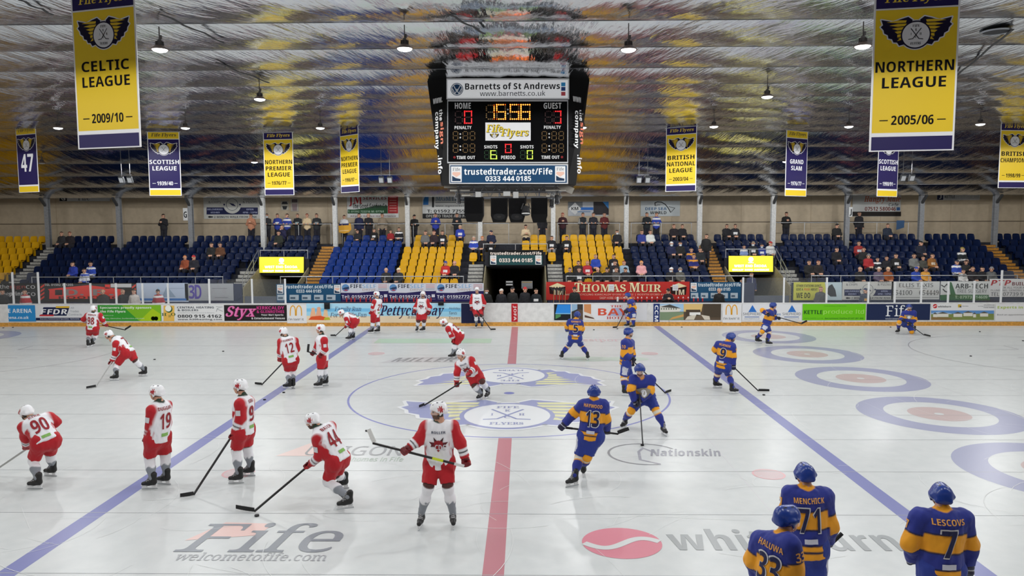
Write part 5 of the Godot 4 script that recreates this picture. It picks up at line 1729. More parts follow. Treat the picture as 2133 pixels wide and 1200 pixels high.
func fish_banner(k: Array, x0: float, back: float, z: float, g: String, label: String) -> void:
	# the same artwork twice: drawn in units of the board on the back wall
	var s := 1.0 if back > 0.0 else 0.745
	crop = k
	var y0 := 115.0 if back > 0.0 else 98.0
	var w := 960.0 * s * (1.0 if back > 0.0 else 1.0)
	var h := 345.0 * (1.0 if back > 0.0 else 0.655)
	var o := sign_at("wall_board" if back > 0.0 else "wall_advert", x0, x0 + w + (0.0 if back > 0.0 else -78.0), y0 - (60.0 if back > 0.0 else 0.0), y0 + h, z, "bcbdb8", label, "advert", g)
	var X := func(u: float) -> float: return x0 + u * (w + (0.0 if back > 0.0 else -78.0))
	var Y := func(v: float) -> float: return y0 + v * h
	rect(o, X.call(0.045), X.call(0.96), Y.call(0.43), Y.call(0.78), "1c2146", 0.003)
	var cy := 0.29 if back > 0.0 else 0.44
	disc(o, X.call(0.5), Y.call(cy), 0, h * 0.44, "bcbdb8", 0.004)
	disc(o, X.call(0.5), Y.call(cy), h * 0.28, h * 0.30, "1c2146", 0.005)
	area(o, [X.call(0.44), Y.call(cy - 0.09), X.call(0.5), Y.call(cy + 0.05), X.call(0.57), Y.call(cy + 0.09), X.call(0.53), Y.call(cy - 0.03)], "1c2146", 0.006, "logo")
	for d in [0.36, 0.64]: disc(o, X.call(d), Y.call(cy), 0, h * 0.045, "1c2146", 0.006)
	say(o, "FISH", X.call(0.13), X.call(0.25), Y.call(-0.02), Y.call(0.07), "3a3d48", "sans")
	say(o, "& CHIPS", X.call(0.08), X.call(0.30), Y.call(0.11), Y.call(0.22), "3a3d48", "sans")
	say(o, "KEBABS", X.call(0.70), X.call(0.92), Y.call(-0.02), Y.call(0.07), "3a3d48", "sans")
	say(o, "& PIZZAS", X.call(0.69), X.call(0.94), Y.call(0.11), Y.call(0.22), "3a3d48", "sans")
	say(o, "DELIVERIES", X.call(0.06), X.call(0.33), Y.call(0.49), Y.call(0.57), "9aa0bc", "bold", 0.0, 0.006)
	say(o, "653465", X.call(0.12), X.call(0.28), Y.call(0.64), Y.call(0.72), "9aa0bc", "bold", 0.0, 0.006)
	say(o, "OPEN", X.call(0.755), X.call(0.88), Y.call(0.49), Y.call(0.57), "9aa0bc", "bold", 0.0, 0.006)
	say(o, "4PM - 12PM", X.call(0.69), X.call(0.945), Y.call(0.64), Y.call(0.72), "9aa0bc", "bold", 0.0, 0.006)
	say(o, "2 MINUTE WALK FROM RINK", X.call(0.18), X.call(0.94), Y.call(0.85), Y.call(0.95), "33363e", "bold")
	area(o, [X.call(0.065), Y.call(0.90), X.call(0.095), Y.call(0.95), X.call(0.165), Y.call(0.92), X.call(0.165), Y.call(0.885), X.call(0.095), Y.call(0.855)], "1c1e24", 0.003, "logo")

func lit_sign(k: Array, x0: float, x1: float, y0: float, y1: float, power: float, label: String) -> void:
	crop = k
	var o := sign_at("lit_sign", x0, x1, y0, y1, -18.02, "2a2a22", label, "lit sign", "", 0.12)
	put("lit_face", Shape.new().flat(PackedVector2Array([pt(o, x0 + 5, y1 - 5), pt(o, x1 - 5, y1 - 5), pt(o, x1 - 5, y0 + 5), pt(o, x0 + 5, y0 + 5)]), 0.003).mesh(), glow("efe23a", power), o)
	var w := x1 - x0
	var h := y1 - y0
	var white := glow("fffdf0", power * 4.0)
	var p := pt(o, x0 + w * 0.5, y0 + h * 0.23)
	var kk := pt(o, 1, 0).x - pt(o, 0, 0).x
	put("emblem", Shape.new().ring(p.x, p.y, 0, h * 0.15 * kk, 24, 0.008).mesh(), white, o)
	var lw := func(s: String, u0: float, u1: float, v0: float, v1: float) -> void:
		var a := pt(o, x0 + w * u0, y0 + h * v1)
		var b := pt(o, x0 + w * u1, y0 + h * v0)
		word(o, s, a.x, b.x, a.y, b.y, 0.008, white, "bold")
	lw.call("SKODA", 0.44, 0.56, 0.40, 0.46)
	lw.call("WEST END ŠKODA", 0.13, 0.85, 0.50, 0.70)
	lw.call("KIRKCALDY  DUNDEE  DUNFERMLINE", 0.09, 0.90, 0.80, 0.92)
	var l := AreaLight3D.new()
	l.name = "sign_light"
	o.add_child(l)
	var a := pt(o, x0, y1)
	var b := pt(o, x1, y0)
	l.area_size = Vector2(b.x - a.x, b.y - a.y) * 0.95
	l.position = Vector3(0, 0, 0.05)
	l.rotation.y = PI
	l.light_color = Color("f4e65a")
	l.light_energy = 0.16 * power
	l.shadow_enabled = true
	l.area_range = 30.0

func build_lit_signs() -> void:
	lit_sign([480.0, 480.0, 7.5], 445, 1150, 410, 668, SIGN_POWER, "yellow lit car dealer sign above the tunnel beside white-rimmed glass, legible lettering")
	lit_sign([1420.0, 480.0, 7.5], 728, 1432, 394, 652, SIGN_POWER * 1.25, "brighter yellow lit sign with a person standing before it")
	crop = K4
	var o := sign_at("tunnel_sign", 118, 830, 132, 338, -18.02, "0f1012", "dark trader sign with pale lettering over the middle tunnel", "sign", "", 0.12)
	rect(o, 128, 822, 200, 328, "23484a", 0.002)
	say(o, "trustedtrader.scot/Fife", 134, 808, 152, 196, "f0e2d6", "bold", 0.0, 0.005)
	say(o, "0333 444 0185", 252, 690, 242, 292, "f0e2d6", "bold", 0.0, 0.005)
	trust_logo(o, 134, 214, 204, 322, 0.004)
	trust_logo(o, 728, 808, 204, 322, 0.004)
	# things in the middle tunnel and on the benches
	for q in [[335, 436, 535, 605, "black and white notice inside the middle tunnel"], [545, 690, 540, 640, "grey notice board inside the middle tunnel"]]:
		var s := sign_at("notice_board", q[0], q[1], q[2], q[3], -16.9, "77787a" if q[0] > 500 else "2a2a2a", q[4], "notice", "", 0.02)
		rect(s, q[0] + 8, q[1] - 8, q[2] + 8, q[2] + 24, "b9b9b9" if q[0] < 500 else "8a7a5a", 0.002, "printed_line")
		rect(s, q[0] + 8, q[1] - 8, q[3] - 26, q[3] - 10, "b9b9b9" if q[0] < 500 else "66676a", 0.002, "printed_line")
	# bottles in a row on the bench ledge
	var bottle := Shape.new().lathe([Vector2(0.0, 0.0), Vector2(0.036, 0.0), Vector2(0.036, 0.13), Vector2(0.030, 0.16), Vector2(0.034, 0.165)], 10)
	bottle.colour = Color.WHITE
	var body := bottle.mesh()
	var capm := Shape.new().lathe([Vector2(0.036, 0.165), Vector2(0.036, 0.19), Vector2(0.016, 0.20), Vector2(0.012, 0.235), Vector2(0.0, 0.235)], 10).mesh()
	var ledge := put("bench_ledge", Shape.new().span(Vector3(-9.0, 1.00, WALL_Z + 0.05), Vector3(-2.0, 1.05, WALL_Z + 0.34)).mesh(), mat("20243a", 0.6))
	tag(ledge, "dark ledge carrying red bottles under the car hire banners", "ledge")
	ledge = put("bench_ledge", Shape.new().span(Vector3(2.2, 1.00, WALL_Z + 0.05), Vector3(11.0, 1.05, WALL_Z + 0.34)).mesh(), mat("20243a", 0.6))
	tag(ledge, "dark ledge carrying red and white bottles under the red banner", "ledge")
	var nth := ["first", "second", "third", "fourth", "fifth", "sixth", "seventh", "eighth", "ninth", "tenth", "eleventh", "twelfth", "thirteenth", "fourteenth", "fifteenth", "sixteenth", "seventeenth", "eighteenth"]
	var i := 0
	for px in [722, 731.5, 739, 750.5, 762.5, 771.5, 801, 806, 816, 823, 831.5, 839.5, 849, 862, 868, 897.5, 926]:
		var p := on_z(px, 626, WALL_Z + 0.2)
		var b := base("drink_bottle", Vector3(p.x, 1.05, WALL_Z + 0.2))
		put("bottle_body", body, mat("b3262c", 0.4), b)
		put("bottle_cap", capm, mat("8f1f24", 0.4), b)
		tag(b, "red drinking bottle under the car hire banners, %s from the beach panel's cartoon end" % nth[i], "bottle", "red bottles under the car hire banners")
		i += 1
	i = 0
	for px in [1300, 1328.5, 1336.5, 1347.5, 1358, 1369, 1380.5, 1391.5, 1402, 1413, 1423, 1433.5, 1445, 1454, 1463.5]:
		var p := on_z(px, 626, WALL_Z + 0.2)
		var b := base("drink_bottle", Vector3(p.x, 1.05, WALL_Z + 0.2))
		put("bottle_body", body, mat("b8282c", 0.4), b)
		put("bottle_cap", capm, mat("e6e2e0", 0.4), b)
		tag(b, "red drinking bottle with white cap under the red banner, %s counting towards the teal banner" % nth[i], "bottle", "white capped bottles under the red banner")
		i += 1
	var wb := base("drink_bottle", Vector3(on_z(1286.5, 626, WALL_Z + 0.2).x, 1.05, WALL_Z + 0.2))
	put("bottle_body", Shape.new().lathe([Vector2(0.0, 0.0), Vector2(0.048, 0.0), Vector2(0.048, 0.20), Vector2(0.02, 0.23), Vector2(0.0, 0.235)], 12).mesh(), mat("dcdcda", 0.4), wb)
	tag(wb, "plain white bottle on the ledge under the red banner", "bottle")
	# sticks leaning in a rack before the red banner
	for j in 5:
		var p := on_z(1152 + j * 6.0, 628, WALL_Z + 0.42)
		var s := base("rack_stick", Vector3(p.x, 0, WALL_Z + 0.42))
		put("shaft", Shape.new().bar(Vector3(0, 0.3, 0.2), Vector3(0.04, 1.62, 0.02), 0.03, 0.02).mesh(), mat("2a2420" if j % 2 else "8a6a3a", 0.5), s)
		put("blade", Shape.new().bar(Vector3(0.04, 1.60, 0.02), Vector3(-0.12, 1.78, 0.02), 0.02, 0.08).mesh(), mat("17171a", 0.6), s)
		tag(s, "spare hockey stick leaning before the red banner's emblem, %s in the rack" % nth[j], "hockey stick", "spare sticks before the red banner")
	# flag hung over the rear rail
	crop = [690.0, 400.0, 8.204]
	var fl := base("hanging_flag", cz(225, 620, -20.88))
	tag(fl, "gold and navy flag draped over the rear rail", "flag")
	var pts := PackedVector2Array([pt(fl, 130, 690), pt(fl, 220, 710), pt(fl, 300, 690), pt(fl, 345, 640), pt(fl, 330, 535), pt(fl, 120, 545)])
	put("cloth", Shape.new().flat(pts, 0.0).mesh(), mat("d29a2c", 0.8), fl)
	put("stripe", Shape.new().flat(PackedVector2Array([pt(fl, 125, 575), pt(fl, 300, 565), pt(fl, 300, 535), pt(fl, 125, 545)]), 0.004).mesh(), mat("1c2250", 0.8), fl)
	put("stripe", Shape.new().flat(PackedVector2Array([pt(fl, 140, 668), pt(fl, 300, 660), pt(fl, 300, 652), pt(fl, 140, 660)]), 0.004).mesh(), mat("e8d8b0", 0.8), fl)
	crop = [1590.0, 390.0, 3.871]
	fl = base("hanging_flag", cz(1105, 305, -20.88))
	tag(fl, "small dark blue flag hanging from the rear rail", "flag")
	put("cloth", Shape.new().flat(PackedVector2Array([pt(fl, 1072, 345), pt(fl, 1135, 325), pt(fl, 1138, 268), pt(fl, 1075, 268)]), 0.0).mesh(), mat("2a4a6e", 0.8), fl)
const PLAYERS := [
	["w","98","THOMPSON",180,180,170,190,0,0.016,[-16.73,1.52,-8.29,-16.70,1.36,-8.24,-16.95,1.27,-8.24,-16.45,1.27,-8.24,-17.15,1.10,-8.29,-16.39,1.07,-8.30,-17.21,0.94,-8.55,-16.35,0.83,-8.46,-16.76,0.78,-8.24,-16.87,0.78,-8.24,-16.66,0.78,-8.24,-17.07,0.43,-8.48,-16.80,0.44,-8.50,-16.89,0.15,-8.11,-16.88,0.15,-8.37],[-16.68,0.87,-8.50,-15.59,0.64,-8.50,-15.34,0.79,-8.50],"seen from behind by the far boards near the blue panel"],
	["w","7","",-90,-90,-90,-90,35,0.016,[-12.65,1.39,-2.05,-12.47,1.30,-2.05,-12.30,1.14,-1.85,-12.47,1.22,-2.25,-12.34,0.85,-1.85,-12.49,0.86,-2.25,-12.49,0.53,-1.85,-12.57,0.65,-2.25,-12.04,0.85,-2.05,-12.04,0.85,-1.94,-12.04,0.85,-2.15,-12.38,0.44,-1.94,-11.87,0.53,-2.15,-12.28,0.15,-1.71,-11.73,0.15,-2.39],[-12.46,0.70,-2.05,-12.35,0.02,-0.72,-12.44,0.03,-0.43],"leaning low to the side with a pale stick"],
	["w","90","KIRK",-135,-120,-90,-100,40,0.016,[-8.94,1.29,7.39,-8.76,1.19,7.46,-8.86,1.08,7.60,-8.55,1.19,7.31,-8.90,0.85,7.49,-8.51,1.06,7.19,-9.02,0.60,7.33,-8.81,0.78,7.19,-8.44,0.83,7.62,-8.51,0.83,7.69,-8.36,0.83,7.55,-8.72,0.43,7.58,-8.55,0.50,7.35,-8.46,0.15,7.89,-8.63,0.15,7.19],[-8.78,0.74,7.26,-9.89,0.02,7.15,-9.93,0.03,7.33],"bent forward at the edge of the picture, seen from behind"],
	["w","19","DUGGAN",-120,-95,-85,-100,3,0.016,[-6.29,1.75,7.72,-6.23,1.60,7.75,-6.28,1.46,7.92,-6.19,1.48,7.57,-6.31,1.20,7.90,-6.20,1.14,7.57,-6.42,0.91,7.85,-6.36,0.88,7.53,-6.28,0.93,7.76,-6.33,0.93,7.85,-6.23,0.93,7.66,-6.45,0.53,7.75,-6.25,0.54,7.56,-6.36,0.15,7.87,-6.22,0.15,7.63],[],"standing upright on the blue line with empty hands"],
	["w","9","SIRA",-105,-90,-85,-90,3,0.016,[-4.90,1.78,7.34,-4.85,1.62,7.35,-4.82,1.50,7.54,-4.80,1.46,7.16,-4.82,1.23,7.53,-4.81,1.16,7.16,-4.97,0.89,7.53,-5.04,0.88,7.16,-4.85,0.96,7.36,-4.88,0.96,7.46,-4.82,0.96,7.25,-4.98,0.57,7.41,-4.85,0.58,7.20,-4.89,0.15,7.56,-4.82,0.15,7.15],[-4.93,1.06,7.35,-5.45,0.02,8.22,-5.61,0.03,8.37],"standing beside a pink face-off spot with a long black stick"],
	["w","12","FOURNIER",-150,-120,-100,-120,3,0.016,[-6.65,1.68,-0.61,-6.57,1.57,-0.56,-6.68,1.41,-0.46,-6.31,1.42,-0.66,-6.71,1.14,-0.50,-6.28,1.16,-0.70,-6.78,0.85,-0.61,-6.55,0.97,-0.70,-6.43,0.87,-0.55,-6.52,0.87,-0.49,-6.34,0.87,-0.60,-6.56,0.50,-0.69,-6.45,0.50,-0.80,-6.49,0.15,-0.50,-6.40,0.15,-0.60],[-6.54,0.92,-0.66,-7.47,0.02,-1.01,-7.70,0.03,-1.04],"standing at the blue line seen from behind, stick slanting down"],
	["w","20","",-85,-90,-90,-85,2,0.016,[-5.61,1.74,-0.82,-5.57,1.59,-0.83,-5.44,1.43,-0.63,-5.71,1.38,-1.03,-5.43,1.16,-0.63,-5.78,1.15,-1.02,-5.55,0.98,-0.61,-5.90,0.98,-1.00,-5.57,0.87,-0.83,-5.56,0.87,-0.72,-5.58,0.87,-0.93,-5.60,0.53,-0.71,-5.54,0.52,-0.92,-5.62,0.15,-0.68,-5.53,0.15,-0.98],[-5.46,0.91,-0.81,-6.02,1.07,-0.81,-6.00,1.27,-0.81],"standing in profile holding the stick blade up in front"],
	["w","44","BATCH",-115,-95,-70,-80,35,0.016,[-3.28,1.37,8.27,-3.18,1.28,8.31,-3.12,1.12,8.49,-2.99,1.23,8.13,-3.11,0.82,8.47,-3.09,0.81,8.13,-3.32,0.61,8.42,-3.34,0.57,8.13,-2.81,0.74,8.40,-2.85,0.74,8.50,-2.76,0.74,8.31,-2.99,0.34,8.42,-2.90,0.40,8.20,-2.53,0.19,8.89,-2.86,0.15,7.83],[-3.22,0.70,8.28,-4.09,0.02,8.98,-4.44,0.03,8.90],"skating low with a black stick stretched towards a puck"],
	["w","15","",-90,-85,-90,-90,45,0.016,[-7.25,1.14,-10.00,-7.10,1.06,-10.00,-6.97,0.91,-9.80,-6.99,0.99,-10.20,-6.92,0.71,-9.80,-6.95,0.75,-10.20,-7.03,0.61,-9.80,-7.04,0.60,-10.20,-6.64,0.83,-10.00,-6.64,0.83,-9.89,-6.64,0.83,-10.10,-6.83,0.50,-9.89,-6.78,0.50,-10.10,-6.87,0.15,-9.88,-6.79,0.15,-10.12],[-6.96,0.68,-10.00,-7.78,0.02,-11.06,-7.90,0.03,-10.95],"crouched over the far end of the blue line"],
	["w","21","",-105,-95,-90,-95,3,0.016,[-6.15,1.74,-12.01,-6.10,1.58,-12.00,-6.21,1.43,-11.81,-6.02,1.42,-12.19,-6.27,1.20,-11.82,-6.03,1.17,-12.21,-6.38,0.93,-11.85,-6.29,1.00,-12.21,-6.22,0.81,-12.00,-6.25,0.81,-11.90,-6.19,0.81,-12.10,-6.32,0.46,-11.95,-6.13,0.45,-12.15,-6.36,0.15,-11.94,-6.10,0.15,-12.06],[],"standing before the beach picture panel, turned sideways"],
	["w","11","",-12,-5,-70,-10,2,0.016,[-4.12,1.71,-12.39,-4.13,1.53,-12.44,-3.93,1.41,-12.39,-4.35,1.38,-12.48,-3.81,1.13,-12.39,-4.48,1.11,-12.48,-3.89,0.87,-12.30,-4.51,0.92,-12.27,-4.19,0.77,-12.45,-4.09,0.77,-12.43,-4.29,0.77,-12.47,-4.06,0.49,-12.18,-4.33,0.48,-12.24,-4.12,0.15,-12.44,-4.41,0.15,-12.44],[],"facing the camera before the beach picture panel, gloves at the sides"],
	["w","28","",0,0,5,-5,2,0.016,[-1.77,1.79,-13.74,-1.77,1.61,-13.79,-1.56,1.49,-13.79,-1.98,1.49,-13.79,-1.43,1.17,-13.79,-2.05,1.17,-13.79,-1.49,0.88,-13.75,-2.03,0.88,-13.72,-1.75,0.80,-13.80,-1.64,0.80,-13.80,-1.85,0.80,-13.80,-1.56,0.57,-13.53,-1.80,0.57,-13.52,-1.55,0.15,-13.83,-1.81,0.15,-13.75],[-1.87,0.97,-13.74,-1.08,0.02,-12.89,-0.93,0.03,-12.86],"facing the camera before the dark gate in the far boards"],
	["w","24","",-90,-80,-90,-90,55,0.016,[-2.48,1.29,-5.69,-2.37,1.20,-5.69,-2.29,1.09,-5.49,-2.28,1.15,-5.89,-2.17,0.84,-5.49,-2.15,0.85,-5.89,-2.11,0.66,-5.49,-2.08,0.64,-5.89,-1.88,0.83,-5.69,-1.88,0.83,-5.59,-1.88,0.83,-5.80,-2.07,0.50,-5.59,-2.01,0.50,-5.80,-2.13,0.15,-5.59,-2.07,0.15,-5.79],[],"bent double with hands on the knees"],
	["w","71","",-25,-40,-20,-30,20,0.016,[-1.31,1.28,0.89,-1.23,1.14,0.80,-1.01,1.11,0.88,-1.39,0.95,0.71,-0.92,0.90,0.99,-1.41,0.75,0.84,-1.08,0.80,1.17,-1.43,0.43,0.84,-0.92,0.65,0.69,-0.83,0.65,0.73,-1.02,0.65,0.64,-0.70,0.53,1.01,-0.92,0.38,0.86,-0.58,0.15,0.64,-0.77,0.15,0.85],[-1.15,0.61,1.01,-2.23,0.02,1.55,-2.30,0.03,1.82],"gliding inside the centre circle with the stick out low"],
	["w","53","",3,-62,8,-6,3,0.012,[-0.92,1.89,9.58,-0.91,1.71,9.53,-0.69,1.62,9.52,-1.12,1.62,9.54,-0.58,1.37,9.55,-1.23,1.42,9.59,-0.48,1.06,9.55,-1.42,1.29,9.72,-0.92,1.04,9.51,-0.81,1.04,9.50,-1.02,1.04,9.51,-0.77,0.68,9.63,-1.08,0.68,9.64,-0.71,0.15,9.50,-1.21,0.15,9.53],[-0.52,1.06,9.75,-1.92,1.42,9.75,-2.01,1.62,9.75],"facing the camera at centre, stick held level across the hips"],
	["b","5","GARBETT",178,165,200,160,10,0.016,[2.33,1.60,-5.43,2.28,1.46,-5.38,2.05,1.36,-5.39,2.44,1.34,-5.38,1.97,1.16,-5.55,2.51,1.09,-5.51,1.99,0.97,-5.80,2.49,0.88,-5.74,2.24,0.81,-5.32,2.14,0.81,-5.32,2.35,0.81,-5.32,2.01,0.46,-5.54,2.50,0.47,-5.55,1.78,0.15,-5.43,2.69,0.15,-5.27],[],"standing with legs wide apart seen from behind"],
	["b","17","",-80,-85,-80,-85,12,0.016,[5.25,1.51,-13.69,5.38,1.38,-13.70,5.47,1.22,-13.50,5.37,1.22,-13.89,5.56,0.97,-13.48,5.37,0.94,-13.88,5.19,0.77,-13.48,5.19,0.77,-13.85,5.49,0.68,-13.71,5.51,0.68,-13.61,5.47,0.68,-13.81,5.51,0.44,-13.55,5.32,0.44,-13.77,5.51,0.15,-13.49,5.31,0.15,-13.91],[5.17,0.83,-13.67,4.75,0.02,-13.63,4.57,0.03,-13.46],"playing a puck along the far boards"],
	["b","10","",85,80,85,85,2,0.016,[3.39,1.75,0.08,3.36,1.60,0.08,3.48,1.44,-0.12,3.24,1.50,0.28,3.53,1.11,-0.12,3.23,1.18,0.28,3.52,0.83,-0.11,3.49,1.02,0.28,3.32,0.91,0.08,3.33,0.91,-0.03,3.31,0.91,0.18,3.44,0.46,-0.03,3.24,0.47,0.18,3.48,0.15,-0.16,3.26,0.15,0.32],[3.41,1.05,0.08,4.44,0.02,0.10,4.62,0.03,-0.12],"standing upright in profile behind a crouching team-mate"],
	["b","24","",-5,-5,15,-35,30,0.016,[3.07,1.48,4.17,3.13,1.27,4.08,3.36,1.25,4.09,2.93,1.25,4.06,3.32,0.99,4.17,2.88,1.02,4.16,3.05,0.73,4.17,2.98,0.68,4.16,3.24,0.79,3.90,3.35,0.79,3.91,3.14,0.79,3.89,3.46,0.53,4.12,2.90,0.50,4.05,3.61,0.15,4.25,2.80,0.15,3.72],[3.07,0.91,4.17,3.02,0.02,5.01,3.02,0.03,5.20],"facing the camera and leaning on the stick over a puck"],
	["b","13","HAYWOOD",172,178,-60,170,8,0.013,[1.73,1.67,7.31,1.73,1.55,7.36,1.52,1.45,7.34,1.91,1.46,7.39,1.34,1.25,7.29,1.96,1.17,7.36,1.14,1.01,7.29,2.00,0.88,7.18,1.66,0.88,7.41,1.56,0.88,7.40,1.77,0.88,7.43,1.46,0.44,7.37,1.60,0.47,7.43,1.35,0.15,7.65,1.56,0.15,7.12],[1.20,0.98,7.24,2.20,0.86,7.24,2.30,0.90,7.24],"skating away from the camera with arms out"],
	["b","9","MCKENZIE",140,100,95,100,5,0.016,[6.39,1.55,-0.34,6.28,1.46,-0.30,6.04,1.34,-0.43,6.39,1.32,-0.18,5.96,1.17,-0.49,6.41,1.02,-0.18,6.18,0.98,-0.61,6.43,0.71,-0.18,6.15,0.74,-0.28,6.07,0.74,-0.35,6.23,0.74,-0.21,6.08,0.46,-0.57,6.37,0.44,-0.42,6.06,0.15,-0.68,6.33,0.15,0.09],[6.39,0.78,-0.39,7.16,0.02,-0.20,7.45,0.03,-0.15],"standing on the blue line, blade resting by a puck"],
	["b","22","",70,85,85,80,12,0.016,[10.38,1.55,-8.78,10.30,1.40,-8.79,10.48,1.30,-8.98,10.07,1.32,-8.61,10.48,1.06,-8.94,9.87,1.40,-8.55,10.64,1.07,-8.86,10.09,1.23,-8.52,10.12,0.75,-8.82,10.16,0.75,-8.92,10.08,0.75,-8.72,10.26,0.46,-8.84,9.92,0.54,-8.63,10.10,0.15,-8.49,9.88,0.15,-9.12],[10.10,1.24,-8.69,11.51,0.84,-8.69,11.68,0.93,-8.69],"striding past the white triangle-logo panel"],
	["b","3","",-15,-15,-60,-60,5,0.016,[17.28,1.17,-11.73,17.30,1.01,-11.78,17.50,0.93,-11.72,17.10,0.89,-11.83,17.54,0.62,-11.72,16.98,0.64,-11.79,17.28,0.45,-11.63,16.92,0.62,-11.51,17.25,0.46,-11.81,17.35,0.46,-11.78,17.15,0.46,-11.83,17.40,0.09,-11.68,16.77,0.53,-11.54,17.66,0.11,-11.98,16.87,0.15,-11.79],[16.92,0.65,-11.57,17.67,0.02,-11.15,17.69,0.03,-10.65],"down on one knee by the far boards"],
	["b","71","MENCHICK",172,178,180,175,3,0.011,[3.80,1.78,12.24,3.80,1.65,12.29,3.62,1.55,12.26,4.03,1.54,12.31,3.60,1.30,12.20,4.10,1.16,12.31,3.74,0.99,12.08,4.16,0.85,12.12,3.84,0.94,12.31,3.73,0.94,12.29,3.94,0.94,12.32,3.80,0.47,12.17,3.96,0.49,12.32,3.79,0.15,12.32,3.98,0.15,12.27],[4.32,0.98,12.10,3.94,0.59,12.10,3.86,0.55,12.10],"seen from behind near the lower corner, glove on a stick butt"],
	["b","33","HALUWA",125,105,120,125,3,0.010,[3.11,1.79,13.64,3.06,1.64,13.67,2.88,1.51,13.51,3.08,1.60,13.83,2.82,1.28,13.47,3.12,1.32,13.82,2.91,1.00,13.37,3.13,1.00,13.76,2.98,0.98,13.68,2.92,0.98,13.60,3.04,0.98,13.77,2.94,0.53,13.52,3.07,0.59,13.63,2.94,0.15,13.65,3.06,0.15,13.70],[],"closest at the bottom edge, head turned to show the visor"],
	["b","7","LESCOVS",178,165,180,180,3,0.010,[5.04,1.78,12.94,5.03,1.65,12.99,4.78,1.55,12.98,5.27,1.55,13.00,4.70,1.25,12.98,5.35,1.24,13.00,4.85,0.95,12.77,5.34,0.94,13.00,5.03,0.99,13.01,4.93,0.99,13.01,5.14,0.99,13.01,4.99,0.51,12.91,5.19,0.54,13.01,4.95,0.15,12.99,5.21,0.15,13.01],[],"seen from behind at the lower corner, jersey rucked up on one side"],
]
